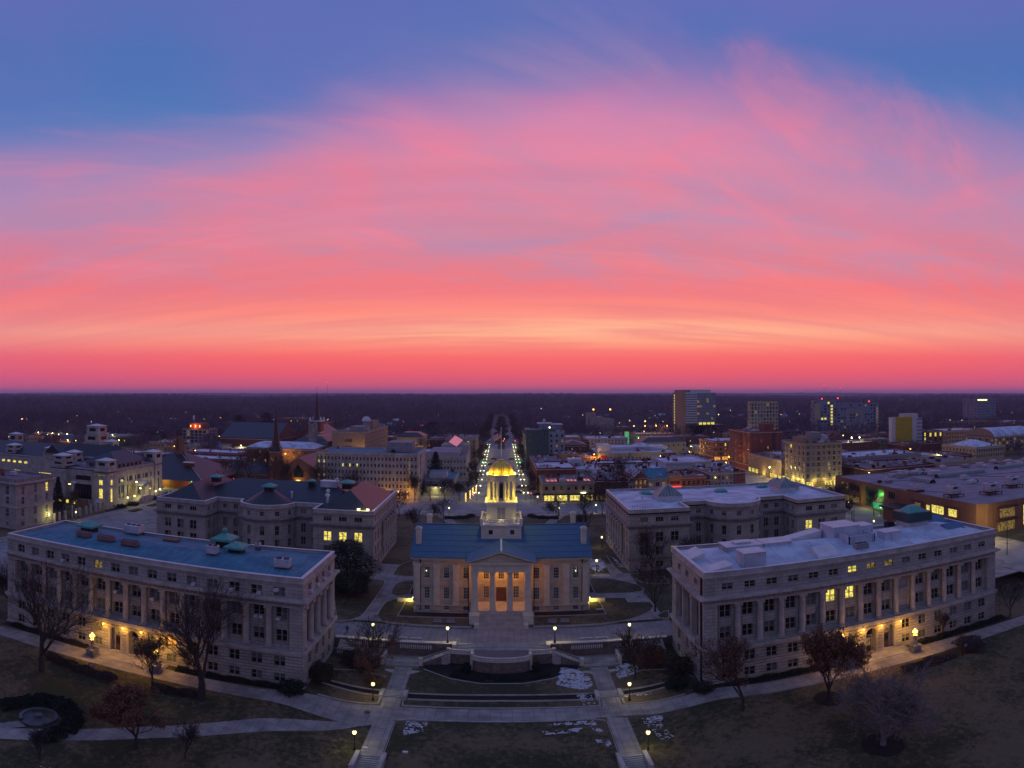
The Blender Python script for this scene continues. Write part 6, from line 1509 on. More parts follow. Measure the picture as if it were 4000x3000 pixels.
def barrel(x0_, x1_, y0_, y1_, z_, axis):
    b = MB(); n_ = 10
    for k in range(n_):
        a0, a1 = math.pi * k / n_, math.pi * (k + 1) / n_
        if axis == 'x':
            f_ = lambda a: ((y0_ + y1_) / 2 - (y1_ - y0_) / 2 * math.cos(a), z_ + 1.6 * math.sin(a)); (ya, za), (yb, zb) = f_(a0), f_(a1)
            b.q([(x0_, ya, za), (x0_, yb, zb), (x1_, yb, zb), (x1_, ya, za)]); 
            for xx in (x0_, x1_): b.q([(xx, ya, za), (xx, (y0_ + y1_) / 2, z_), (xx, yb, zb)], 1)
        else:
            f_ = lambda a: ((x0_ + x1_) / 2 - (x1_ - x0_) / 2 * math.cos(a), z_ + 1.6 * math.sin(a)); (xa, za), (xb, zb) = f_(a0), f_(a1)
            b.q([(xa, y0_, za), (xb, y0_, zb), (xb, y1_, zb), (xa, y1_, za)])
            for yy in (y0_, y1_): b.q([(xa, yy, za), ((x0_ + x1_) / 2, yy, z_), (xb, yy, zb)], 1)
    o = b.build('barrel_skylight', ['glass_blind_sky', 'glass_dark'], ML)
    r_ = MB(); L_ = (x1_ - x0_) if axis == 'x' else (y1_ - y0_); m_ = int(L_ / 1.5)
    for k in range(m_ + 1):
        for j in range(6):
            a0, a1 = math.pi * j / 6, math.pi * (j + 1) / 6
            if axis == 'x': f_ = lambda a: (x0_ + L_ * k / m_, (y0_ + y1_) / 2 - (y1_ - y0_) / 2 * math.cos(a), z_ + 1.65 * math.sin(a))
            else: f_ = lambda a: ((x0_ + x1_) / 2 - (x1_ - x0_) / 2 * math.cos(a), y0_ + L_ * k / m_, z_ + 1.65 * math.sin(a))
            r_.tube(f_(a0), f_(a1), .07, .07, 4)
    tag(r_.build('glazing_bars', 'white_trim', o), kind='stuff')
barrel(158.6, 162.4, 196.5, 209., 10.4, 'y'); barrel(172.5, 200., 206.6, 210.4, 10.4, 'x'); barrel(213., 250., 210.8, 214.6, 10.4, 'x')
for x, y, s_ in ((144.8, 165.6, 1.), (158.5, 161., 1.15), (176., 167., 1.15)):
    b = MB(); b.box(x - 2.2 * s_, x + 2.2 * s_, y - 1.6 * s_, y + 1.6 * s_, 11.7, 14.6 * 1.0)
    for k in range(8): b.box(x - 2.25 * s_, x + 2.25 * s_, y - 1.65 * s_, y + 1.65 * s_, 11.9 + k * .32, 11.97 + k * .32)
    o = b.build('rooftop_unit', 'plaster_white', ML)
    b = MB(); b.box(x - 1.7, x + .4, y - 1.66 * s_, y - 1.6 * s_, 13.4, 14.2); b.box(x - 1.4, x - .4, y - .5, y + .5, 14.6, 14.8); b.box(x + .2, x + 1.2, y - .5, y + .5, 14.6, 14.8); tag(b.build('intake_grille', 'frame_dark', o), kind='stuff')
    b = MB(); b.box(x - 3. * s_, x + 3.2 * s_, y - 2.2 * s_, y + 2.2 * s_, 11.3, 11.5)
    for dx in (-2.8, 0, 2.8):
        for dy in (-2., 2.): b.box(x + dx * s_ - .12, x + dx * s_ + .12, y + dy * s_ - .12, y + dy * s_ + .12, 10.3, 11.3)
    for dx in (-3, -1.5, 0, 1.5, 3): b.tube((x + dx * s_, y - 2.15 * s_, 11.5), (x + dx * s_, y - 2.15 * s_, 12.5), .04, .04, 4)
    b.tube((x - 3. * s_, y - 2.15 * s_, 12.5), (x + 3.1 * s_, y - 2.15 * s_, 12.5), .04, .04, 4)
    b.build('unit_platform', 'dark_metal', o)
rr = random.Random(4)
for (x, y, w_, d_, h_, m_) in [(177, 215.7, 2.6, 1.6, 2., 'pale_metal'), (159.7, 217.4, 1.6, 1.4, 1.9, 'grey_metal'), (177.7, 196.6, 1.4, 1.2, 1.8, 'pale_metal'), (171.9, 185.6, 1.8, 1.3, 1.3, 'pale_metal'), (174.5, 186.6, 1.2, .9, 1.2, 'frame_dark'), (230, 222.5, 3., 2., 2., 'grey_metal'), (207, 228, 2., 1.5, 1.5, 'grey_metal'), (147.3, 208.1, 1.5, .9, 1.1, 'grey_metal'), (143.9, 210, .7, .7, 1., 'dark_metal')] + [(rr.uniform(160, 184), rr.uniform(219, 233), rr.uniform(.8, 2.), rr.uniform(.8, 1.5), rr.uniform(.8, 1.8), rr.choice(['pale_metal', 'grey_metal', 'plaster_white'])) for _ in range(22)] + [(rr.uniform(195, 260), rr.uniform(216, 234), rr.uniform(.8, 2.4), rr.uniform(.8, 1.5), rr.uniform(.8, 1.8), rr.choice(['pale_metal', 'grey_metal'])) for _ in range(14)]:
    b = MB(); b.box(x - w_, x + w_, y - d_, y + d_, 10.6, 10.4 + h_); b.box(x - w_ * .7, x + w_ * .7, y - d_ * .6, y + d_ * .6, 10.4 + h_, 10.55 + h_); b.box(x - w_ * 1.05, x + w_ * 1.05, y - .15, y + .15, 10.35, 10.6); b.build('hvac_unit', m_, ML)
for x, y in ((146.3, 192.3), (148.4, 190.7), (151.6, 191.6), (150, 214)): turbine(ML, x, y, 10.4, 1.5, .45)
b = MB()
for (xa, ya, xb, yb) in ((141, 213, 260, 187), (150, 172, 139.5, 196), (160, 236, 230, 150)): b.tube((xa, ya, 10.42), (xb, yb, 10.42), .09, .09, 4)
b.build('roof_pipes', 'dark_metal', ML)
# ------------------------------------------------------------------ left of the avenue
V1 = bldg('long office slab with ribbed stone front and five rows of small windows', -82.5, -36.5, 273, 301, 20.4, 'limestone_plain', 'roof_metal', 5, 28, 5, .85, 1.5, 4.2, {'dark': 6, 'teal': 3, 'dim': .15}, clut=2, name='office_slab', cat='office building', cornice=.35, pier=True, lit={(True, 3, 7): 'lit', (True, 3, 9): 'lit', (True, 3, 11): 'lit'})
for x in (-40.4, ):
    for k in range(11): b = MB(); b.box(x, x + .55, 272.8, 272.95, 2. + k * 1.55, 3.1 + k * 1.55); b.build('stair_window', 'glass_dim', V1)
for x in (-81.4, -79.2):
    for k in range(8): b = MB(); b.box(x, x + .5, 272.8, 272.95, 3. + k * 2.1, 4.3 + k * 2.1); b.build('stair_window', 'glass_dim' if k % 3 else 'glass_lit', V1)
boxpart(V1, 'penthouse', -52., -40.5, 283, 296, 20., 24.4, 'concrete_grey'); b = MB(); b.box(-36.6, -36.2, 281, 284, 1, 19.5); b.build('stair_bay', 'concrete_grey', V1)
lamp(V1, (-40., 268.5, 3.6), 900, (1., .42, .04), .3); lamp(V1, (-50., 269.5, 3.4), 380, (1., .42, .04), .3)
for x in (-45, -41): b = MB(); b.box(x - .12, x + .12, 272.6, 272.9, .3, 3.6); b.build('entrance_lamp', 'glow_orange', V1)
V2 = bldg('low modern hall with a bright yellow glass lobby', -35.2, -22.4, 283, 290, 4.4, 'plaster_grey', 'roof_metal', 1, 0, 0, clut=0, name='lecture_hall', cat='lecture hall', cornice=.3)
window(V2, (-35.2, 283), (-22.4, 283), 5.6, .5, 6.2, 3.0, 'shop', 'lit', 'frame_dark', -.02); lamp(V2, (-29.6, 280.6, 3.), 560, (1., .85, .25), .4)
for k in range(3): b = MB(); b.box(-32. + k * 2.2, -31.6 + k * 2.2, 282.3, 282.6, 3.9, 4.1); b.build('soffit_lamp', 'globe_white', V2)
V3 = bldg('windowless grey hall body with a box on its roof, behind the yellow lobby', -35.4, -21.6, 290.2, 318, 6.9, 'plaster_grey', 'roof_metal', 1, 0, 0, clut=0, name='lecture_hall', cat='lecture hall'); boxpart(V3, 'roof_box', -33.6, -25.6, 294, 304, 6.6, 9.6, 'plaster_white', 'roof_metal')
V4 = bldg('stone office block with rows of small windows behind the hall', -39.2, -18.4, 330, 368, 13.6, 'limestone_plain', 'roof_tar', 3, 12, 10, .9, 1.4, 2.4, {'dark': 6, 'teal': 2}, clut=3, name='office_building', cat='office building'); boxpart(V4, 'attic', -39., -23., 334, 366, 13., 15.4, 'limestone_plain', 'roof_gravel')
V5 = thing('skylit_hall', 'grey hall whose tilted glass roof mirrors the pink sky', 'hall', (-31, 385, 0))
b = MB(); b.box(-38., -20.5, 397, 420, 0, 14.); b.build('wall', 'plaster_grey', V5); b = MB(); b.q([(-37.5, 398, 14.2), (-29., 392, 14.2 - 2.2), (-22.6, 398., 14.4), (-30.8, 406., 17.6)]); b.q([(-37.5, 398, 14.2), (-37.5, 398, 12.), (-29, 392, 11.8), (-29, 392, 12.)]); b.build('tilted_roof', 'mirror_roof', V5) if 'mirror_roof' in MATS else None
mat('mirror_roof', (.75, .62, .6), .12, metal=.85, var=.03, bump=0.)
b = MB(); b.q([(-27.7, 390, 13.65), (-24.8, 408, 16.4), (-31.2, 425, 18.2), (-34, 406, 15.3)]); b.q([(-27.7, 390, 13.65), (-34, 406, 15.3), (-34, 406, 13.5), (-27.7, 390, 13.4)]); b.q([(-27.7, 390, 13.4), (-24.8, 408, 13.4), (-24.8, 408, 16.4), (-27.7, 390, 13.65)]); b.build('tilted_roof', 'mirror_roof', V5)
V6 = bldg('apartment building with lit stair windows along the avenue', -38., -17., 425, 470, 16.2, 'brick_tan', 'roof_tar', 5, 6, 12, 1.1, 1.5, 2.4, {'dark': 6, 'dim': .5}, clut=4, name='apartment_building', cat='apartments', lit={(True, k, 4): 'lit' for k in range(5)})
V7 = bldg('dark red apartment block beside the avenue, farther off', -52., -38.4, 440, 470, 15., 'brick_dark', 'roof_tar', 4, 5, 4, clut=3, name='apartment_building', cat='apartments')
# science hall with observatory dome
VA = bldg('tan science building with long windowed side and a silver observatory dome', -110., -88., 400, 483, 21.8, 'brick_tan', 'roof_tar', 6, 0, 22, 1.2, 1.8, 4., {'dark': 5, 'teal': 2}, clut=4, name='science_building', cat='science building', cornice=.2)
for k in range(3):
    for j in range(5): window(VA, (-110., 400), (-88., 400), 9.2 + j * .95, 5.6 + k * 4.6, .6, 2.2, 'far', 'dark', 'frame_dark', -.03)
boxpart(VA, 'penthouse', -101., -92., 412, 430, 21.2, 24.4, 'concrete_grey'); boxpart(VA, 'penthouse', -96.5, -91., 440, 462, 21.2, 27., 'brick_tan')
b = MB(); b.lathe([(2.6, 21.2), (2.6, 27.), (3.1, 27.), (3.1, 27.4)] + [(3.1 * math.cos(t_ * math.pi / 2), 27.4 + 3.2 * math.sin(t_ * math.pi / 2)) for t_ in (.2, .4, .6, .8, .99)], (-94., 432.), 20); b.smooth = True; b.build('observatory_dome', 'pale_metal', VA)
# old brick church with spire
CHU = thing('brick_church', 'brown brick church with a tall dark spire and pointed gable window', 'church', (-103, 305, 0))
b = MB(); tw_ops = [(1.0, 1.9, 12., 15.), (2.9, 3.8, 12., 15.), (1.9, 2.9, 4., 8.)]
for p0, p1 in (((-114.4, 297), (-109.6, 297)), ((-109.6, 297), (-109.6, 301.8)), ((-109.6, 301.8), (-114.4, 301.8)), ((-114.4, 301.8), (-114.4, 297))): wall(b, p0, p1, 0, 17.4, tw_ops, rev=.3)
b.build('tower', 'brick_orange', CHU)
for p0, p1 in (((-114.4, 297), (-109.6, 297)), ((-109.6, 297), (-109.6, 301.8))):
    for o_ in tw_ops: window(CHU, p0, p1, (o_[0] + o_[1]) / 2, o_[2], o_[1] - o_[0], o_[3] - o_[2], 'sash', 'dark', 'frame_dark', .25)
b = MB(); ring(b, [(-114.4, 297), (-109.6, 297), (-109.6, 301.8), (-114.4, 301.8)], 10.4, 10.7, .15, .2); ring(b, [(-114.4, 297), (-109.6, 297), (-109.6, 301.8), (-114.4, 301.8)], 16.9, 17.4, .3, .2); b.build('string_course', 'limestone_plain', CHU)
b = MB(); b.lathe([(3.6, 17.4), (2.4, 20.), (1.4, 26.), (.05, 39.)], (-112, 299.4), 8, a0=math.pi / 8, a1=math.pi / 8 + math.tau); b.build('spire', 'roof_slate', CHU)
for dx, dy in ((-2.2, -2.2), (2.2, -2.2), (-2.2, 2.2), (2.2, 2.2)): b = MB(); b.lathe([(.55, 17.), (.5, 18.6), (.01, 20.6)], (-112 + dx, 299.4 + dy), 6); b.build('pinnacle', 'roof_slate', CHU)
b = MB(); b.box(-109.6, -90., 299., 330., 0, 8.6); b.gable(-110., -89.6, 298.6, 330., 8.6, 14.6, 'y', 1, 0); b.build('nave', ['brick_brown', 'roof_slate'], CHU)
b = MB(); b.box(-102., -97.6, 298.5, 298.95, 4.6, 8.2); b.q([(-102., 298.55, 8.2), (-97.6, 298.55, 8.2), (-99.8, 298.55, 11.2)]); b.build('gable_window', 'glass_dark', CHU)
b = MB(); b.box(-101., -98.6, 298.4, 298.9, 1.4, 3.2); b.build('doorway_window', 'glass_lit', CHU); lamp(CHU, (-99.8, 296.5, 3.), 560, (1., .6, .15), .3)
# church with a wide hipped roof
CW = thing('modern_church', 'low brick church under a wide steep dark tent roof with a small cross tower', 'church', (-161, 288, 0))
b = MB(); b.box(-184, -138, 267.5, 310, 0, 4.6); b.build('wall', 'brick_red', CW)
b = MB(); b.hip(-187, -135.5, 264.5, 313, 4.4, 16., flat=.02); b.build('tent_roof', 'roof_slate', CW)
b = MB()
for (a_, c_) in (((-135.5, 264.5, 4.6), (-160.6, 288., 16.1)),): b.tube(a_, c_, .14, .14, 5)
b.build('roof_hip_flashing', 'pale_metal', CW)
b = MB(); b.box(-163.2, -159.6, 286, 290, 14., 22.2); b.lathe([(1.8, 22.2), (1.7, 23.2), (1.2, 24.1), (.001, 24.6)], (-161.4, 288), 12); b.build('cross_tower', 'brick_brown', CW); b = MB(); b.box(-161.6, -161.3, 285.4, 285.7, 17, 28.); b.box(-162.6, -160.3, 285.4, 285.7, 26., 26.3); b.build('cross', 'dark_metal', CW)
b = MB()
for k in range(4): b.box(-152. + k * 1.4, -151. + k * 1.4, 275.6, 277., 10.2, 12.0)
b.build('roof_vent', 'brick_dark', CW); b = MB(); b.box(-152.3, -146.4, 275.4, 277.2, 12.0, 12.5); b.build('vent_top', 'white_trim', CW)
for x, k_ in ((-178, 'lit'), (-170, 'dim'), (-160, 'lit'), (-156, 'lit')): window(CW, (-184, 267.5), (-138, 267.5), x + 184, .6, 2.6, 2.6, 'shop', k_, 'frame_dark', -.02)
lamp(CW, (-158, 265., 3.), 840, (.75, .9, .12), .3); lamp(CW, (-172, 265., 3.), 700, (1., .7, .15), .3); lamp(CW, (-143, 265., 3.), 560, (1., .7, .15), .3)
CW2 = bldg('long low church wing with dark pitched roof', -142., -118.5, 305, 325, 5., 'brick_brown', 'roof_slate', 1, 5, 3, .9, 1.6, 1.4, clut=0); b = MB(); b.gable(-143, -118, 304, 326, 4.8, 9.6, 'x', 0, 1); b.build('gable_roof', ['roof_slate', 'brick_orange'], CW2)
# red church with clock tower
SM = thing('brick_church', 'red brick church with a white trimmed clock tower and slender dark steeple', 'church', (-150, 515, 0))
b = MB(); b.box(-156.6, -147.4, 500, 509, 0, 24.); b.build('tower', 'brick_red', SM)
b = MB(); ring(b, [(-156.6, 500), (-147.4, 500), (-147.4, 509), (-156.6, 509)], 23.2, 24.2, .7, .3); ring(b, [(-156.6, 500), (-147.4, 500), (-147.4, 509), (-156.6, 509)], 14., 14.5, .3, .3); b.build('cornice', 'white_trim', SM)
for cx_, cy_ in ((-156.6, 500), (-147.4, 500), (-147.4, 509), (-156.6, 509)): b = MB(); b.lathe([(1.0, 24.), (.9, 25.4), (.01, 27.4)], (cx_, cy_), 8); b.build('pinnacle', 'white_trim', SM)
b = MB(); b.box(-153.2, -150.8, 499.6, 499.95, 15.4, 22.4); b.build('louvre', 'white_trim', SM)
b = MB(); b.lathe([(1.25, 0), (1.25, .2), (.001, .2)], (0, 0), 20); o = b.build('clock_face', 'white_trim', SM, (-152, 499.9, 11.6)); o.rotation_euler = (math.pi / 2, 0, 0)
b = MB(); b.box(-.08, .08, .22, .3, 0, .8); b.box(-.08, .6, .22, .3, -.08, .08)
hb = MB(); hb.box(-152.08, -151.92, 499.55, 499.65, 11.6, 12.5); hb.box(-152.6, -152., 499.55, 499.65, 11.52, 11.68); hb.build('clock_hands', 'dark_metal', SM)
b = MB(); b.lathe([(4.2, 24.2), (3.0, 26.4), (2.2, 28.6), (.06, 49.)], (-152, 504.5), 8, a0=math.pi / 8, a1=math.pi / 8 + math.tau); b.lathe([(.08, 48.5), (.06, 52.)], (-152, 504.5), 5); b.box(-152.7, -151.3, 504.45, 504.55, 50.6, 50.8); b.build('steeple', 'roof_slate', SM)
b = MB(); b.box(-172, -146, 509, 560, 0, 10.); b.gable(-173, -145, 509, 560, 10., 19., 'y', 1, 0); b.build('nave', ['brick_red', 'roof_slate'], SM)
# postmodern business school with small pyramid caps
PB = thing('college_building', 'large pale stone college with dark hipped roofs, many small pyramid-capped towers and yellow windows', 'college building', (-200, 230, 0))
def face(mb, p0, p1, z0, z1, plan, gro=()):
    wall(mb, p0, p1, z0, z1, [(u - w_ / 2, u + w_ / 2, a, a + h_) for u, a, w_, h_, *_ in plan], rev=.35, grooves=gro)
    for u, a, w_, h_, k_ in plan: window(PB, p0, p1, u, a, w_, h_, 'shop' if w_ > 1.6 else 'sash', k_, 'frame_dark', .25)
w = MB(); GR = [12.2, 13., 13.8, 14.6, 15.2]
face(w, (-147.5, 209.6), (-147.5, 240.), -.3, 15.8, [(5.4 + k * 6.2, 9.9, 2.6, 2.0, 'teal') for k in range(4)] + [(3.0 + k * 6.2, 9.7, .9, 2.2, 'dark') for k in range(5)] + [(5.4 + k * 6.2, 3.4, 2.6, 5.2, 'teal' if k != 1 else 'dim') for k in range(3)] + [(3.0 + k * 6.2, 3.4, .9, 5.0, 'dark') for k in range(5)], GR)
face(w, (-147.5 + .5, 203.8), (-147.5 + .5, 209.6), -.3, 16.4, [(2.9, 9.6, 1.7, 2.2, 'lit'), (2.9, 2.6, 1.7, 5.6, 'lit'), (2.9, 13.2, 2.6, .9, 'dim'), (4.2, .4, .9, .9, 'dark')], GR)
face(w, (-154., 203.8), (-147., 203.8), -.3, 16.4, [(3.5, 9.6, 2., 2.2, 'lit'), (3.5, 2.2, 2., 6., 'lit'), (3.5, 13.2, 4., .9, 'dim')], GR)
face(w, (-147., 240.), (-147., 246.), -.3, 16.4, [(3, 9.6, 1.4, 2., 'dark'), (3, 3., 1.4, 5.6, 'teal')], GR)
face(w, (-170., 207.), (-154., 207.), -.3, 15., [(8., 10.4, 8., 2.0, 'dark'), (8., 2.4, 9., 6.4, 'dark')], GR[:3])
face(w, (-178., 205.), (-170., 205.), -.3, 17., [(4., 9., 2., 2., 'dark')], GR)
face(w, (-178., 246.), (-178., 205.), -.3, 15., [], ())
face(w, (-170., 205.), (-170., 207.), -.3, 15., [], ())
face(w, (-215., 232.), (-178., 232.), -.3, 15., [(6., 4.6, 1.2, 3., 'lit'), (11., 4.2, 8., 3.4, 'lit'), (19., 4.6, 1.2, 3., 'lit'), (24, 5., 1.8, 2.4, 'dark'), (31, 4.4, 5., 3., 'lit')], GR[1:])
face(w, (-275., 232.5), (-215., 232.5), -.3, 14.6, [(50. - k * 7.4, 4.4, 4.2, 3., 'lit' if k % 3 != 1 else 'dim') for k in range(6)] + [(56. - k * 4., 11., 2.4, 1.3, 'lit') for k in range(8)], GR[:2])
w.build('wall', 'limestone_plain', PB)
b = MB(); b.prism([(-178., 205.), (-170, 205.), (-170, 207), (-154, 207), (-154, 203.8), (-147, 203.8), (-147, 246), (-178, 246)], 14.6, 15.0); b.prism([(-275, 232.2), (-178, 232.2), (-178, 262), (-275, 262)], 14.6, 14.9); b.build('flat_roof', 'roof_gravel', PB)
b = MB(); wall(b, (-150.6, 214), (-150.6, 236), 15., 17.4, [(2 + k * 3.2, 4.4 + k * 3.2, 15.4, 16.9) for k in range(6)], rev=.2); wall(b, (-166., 214.), (-150.6, 214.), 15., 17.4, [(2 + k * 3.2, 4.4 + k * 3.2, 15.4, 16.9) for k in range(4)], rev=.2); b.build('clerestory', 'limestone_plain', PB)
b = MB(); b.box(-166., -150.9, 214.3, 236, 15., 17.2); b.build('clerestory_glass', 'glass_teal', PB)
b = MB(); b.hip(-167.4, -149.4, 212.8, 240, 17.4, 21.6); b.hip(-200., -160., 234., 246., 17.2, 22.4); b.hip(-276., -196., 236., 262., 15., 20.6); b.gable(-204., -194., 230., 250., 18., 22., 'y'); b.build('hip_roof', 'roof_slate', PB)
b = MB(); b.box(-204, -194., 231.4, 236, 14.8, 18.); b.build('porch_gable', 'limestone_plain', PB)
def captower(x, y, s_, zb, zt, tiers=2, k_='dark'):
    b = MB(); z_ = zb; o = None
    for t_ in range(tiers):
        ss_ = s_ * (1 - .14 * t_); h_ = (zt - zb) / tiers
        wall(b, (x - ss_, y - ss_), (x + ss_, y - ss_), z_, z_ + h_, [(ss_ * .45, ss_ * 1.55, z_ + h_ * .35, z_ + h_ * .75)], rev=.15); wall(b, (x + ss_, y - ss_), (x + ss_, y + ss_), z_, z_ + h_, [(ss_ * .45, ss_ * 1.55, z_ + h_ * .35, z_ + h_ * .75)], rev=.15)
        wall(b, (x + ss_, y + ss_), (x - ss_, y + ss_), z_, z_ + h_); wall(b, (x - ss_, y + ss_), (x - ss_, y - ss_), z_, z_ + h_); b.box(x - ss_ + .16, x + ss_ - .16, y - ss_ + .16, y + ss_ - .16, z_, z_ + h_, 1)
        ring(b, [(x - ss_, y - ss_), (x + ss_, y - ss_), (x + ss_, y + ss_), (x - ss_, y + ss_)], z_ + h_ - .25, z_ + h_, .2, .4); z_ += h_
    o = b.build('cap_tower', ['limestone_plain', 'glass_lit' if k_ == 'lit' else 'glass_dark'], PB)
    b = MB(); b.hip(x - ss_ - .35, x + ss_ + .35, y - ss_ - .35, y + ss_ + .35, zt, zt + 1.1); b.build('pyramid_cap', 'white_trim', o)
captower(-150.3, 207.2, 3.0, 16.4, 19.6, 1); captower(-150., 243., 3.0, 16.4, 20.4, 1); captower(-174., 208.4, 3.6, 15.8, 20.2, 2); captower(-174., 216., 3., 16., 21., 2); captower(-205.8, 238., 3.2, 15., 19.6, 2); captower(-196., 262., 5.2, 17., 30., 3); captower(-234., 240., 3.4, 15., 19.4, 2); captower(-258., 266., 3., 18., 23., 1); captower(-178., 250., 2.6, 18., 23.4, 1)
b = MB(); b.box(-147, -142.4, 222.5, 229.5, -.2, 3.2); b.build('entrance_block', 'limestone_plain', PB)
for yy in (223.2, 228.8):
    for xx in (-146.2, -143.): b = MB(); b.lathe([(.35, 3.2), (.3, 7.6)], (xx, yy), 8); b.build('column', 'limestone_plain', PB)
b = MB(); b.gable(-147., -142., 222., 230., 7.8, 9.6, 'x'); b.box(-147., -142.2, 222.2, 229.8, 7.5, 7.8); b.build('porch_roof', 'limestone_plain', PB)
for s_ in (-1, 1):
    for k in range(8): b = MB(); b.box(-146.4, -142.8, 226 + s_ * (3.5 + k * .7), 226 + s_ * (4.2 + k * .7), -.2, 3.1 - k * .4); b.build('step', 'kerb_stone', PB)
for yy, zz_ in ((214.5, 3.6), (219.5, 3.6), (224., 6.4), (221, 9.4), (231.5, 5.4), (236.5, 3.4), (240., 3.8)):
    gl = MB(); gl.ball((-144.6, yy, zz_), .36, 8, 5); gl.build('lamp_globe', 'globe_yellow', PB); lamp(PB, (-143.8, yy, zz_), 245, (1., .85, .3), .2)
# stone pillar row with a small gabled gate
for k, yy in enumerate((172, 174.6, 178, 184, 186.4, 190.5, 193.4, 196.6)):
    t = thing('stone_pillar', '%s short pale pillar from the left in the fence beside the side street' % 'first second third fourth fifth sixth seventh eighth'.split()[k], 'pillar', (-147.6, yy, 0), 'pillars of the garden fence')
    b = MB(); b.lathe([(.55, 0), (.55, 2.9), (.62, 2.95), (.62, 3.2), (.001, 3.3)], (-147.6, yy), 10); b.build('shaft', 'limestone_plain', t)
gt_ = thing('garden_gate', 'small stone gateway with a green gabled top in the pillar row', 'gateway', (-147.6, 200, 0))
for yy in (198.4, 201.6): b = MB(); b.box(-148.2, -147., yy - .5, yy + .5, 0, 3.6); b.build('post', 'limestone_plain', gt_)
b = MB(); b.gable(-148.8, -146.4, 197.4, 202.6, 3.6, 5.0, 'x'); b.build('gable', 'limestone_plain', gt_)
wl_ = thing('garden_wall', 'brown brick garden wall with three small lit openings left of the college corner', 'wall', (-165, 203, 0)); b = MB(); b.box(-178, -156, 202.2, 202.8, 0, 3.2); b.build('wall', 'brick_brown', wl_)
for x in (-170.5, -166.5, -162.5): b = MB(); b.box(x - .6, x + .6, 202.05, 202.2, .9, 2.3); b.build('opening', 'glass_lit', wl_)
# tall stone block at the left edge
ST = thing('stone_block', 'tall pale stone block with bracketed cornice at the left edge', 'university building', (-175, 162, 0))
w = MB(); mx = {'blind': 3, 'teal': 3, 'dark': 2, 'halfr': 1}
pS = ((-148., 152.5), (-148., 171.5)); pW = ((-205., 152.5), (-148., 152.5))
for p0, p1, cs in ((*pS, (3.4, 9.8, 15.8)), (*pW, [57 - 4.2 - 5.4 * k for k in range(9)])):
    ops = []
    for c in cs:
        for a, h_ in ((.9, 1.5), (4.2, 2.8), (8.6, 2.6), (11.9, 3.2)): ops.append((c - .7, c + .7, a, a + h_))
    wall(w, p0, p1, -.3, 16.2, ops, grooves=[3.2, 7.4])
    for ci, c in enumerate(cs):
        for a, h_ in ((.9, 1.5), (4.2, 2.8), (8.6, 2.6), (11.9, 3.2)): window(ST, p0, p1, c, a, 1.4, h_, 'sash', 'lit' if (a > 11 and ci == 2 and p0 == pS[0]) else kinds(mx), 'frame_white', .2)
wall(w, (-148., 171.5), (-205., 171.5), -.3, 16.2); wall(w, (-205., 171.5), (-205., 152.5), -.3, 16.2)
w.build('wall', 'limestone', ST)
P4 = [(-205., 152.5), (-148., 152.5), (-148., 171.5), (-205., 171.5)]
b = MB(); ring(b, P4, 7.3, 7.6, .25); ring(b, P4, 7.6, 7.9, .5); ring(b, P4, 15.6, 15.9, .5); ring(b, P4, 15.9, 16.3, .95); b.build('cornice', 'limestone_plain', ST)
b = MB()
for k in range(16): b.box(-148. + .02, -147.4, 153. + k * 1.2, 153.3 + k * 1.2, 15.1, 15.6)
for k in range(40): b.box(-204. + k * 1.4, -203.7 + k * 1.4, 151.9, 152.48, 15.1, 15.6)
tag(b.build('brackets', 'limestone_plain', ST), kind='stuff')
b = MB(); parapet(b, P4, 16.3, 17.6, .5); b.build('parapet', 'limestone_dark', ST); b = MB(); b.prism(offs(P4, -.5), 16.4, 16.9); b.build('roof', 'roof_tar', ST); clutter(ST, -180, -152, 155, 169, 16.9, 4, 3)
gl = MB(); gl.ball((-147.4, 168.6, 3.2), .34, 8, 5); gl.build('wall_lamp', 'globe_yellow', ST); lamp(ST, (-146.6, 168.6, 3.3), 385, (1., .85, .25), .2)
# office with the red glowing penthouse
RO = bldg('dark glass office block with red penthouse and three glowing orange lamps', -284., -259., 512, 535, 14., 'panel_blue', 'roof_tar', 4, 6, 4, 3., 2.6, 1.2, {'dark': 5, 'dim': .2}, clut=1, cornice=.3, frame='brick_tan', name='office_building', cat='office building', trim='brick_tan')
boxpart(RO, 'penthouse', -278., -264., 514, 528, 13.5, 19., 'brick_red')
for x in (-276., -271., -266.6): boxpart(RO, 'orange_lamp', x - .25, x + .25, 513.4, 513.9, 15.4, 17.4, 'glow_orange')
lamp(RO, (-271., 511.5, 16.4), 2100, (1., .25, .08), .6)
b = MB(); b.tube((-276., 520, 19), (-276., 520, 26), .2, .15, 5); b.box(-277, -275, 519.8, 520.2, 22, 26); b.build('antenna', 'pale_metal', RO)
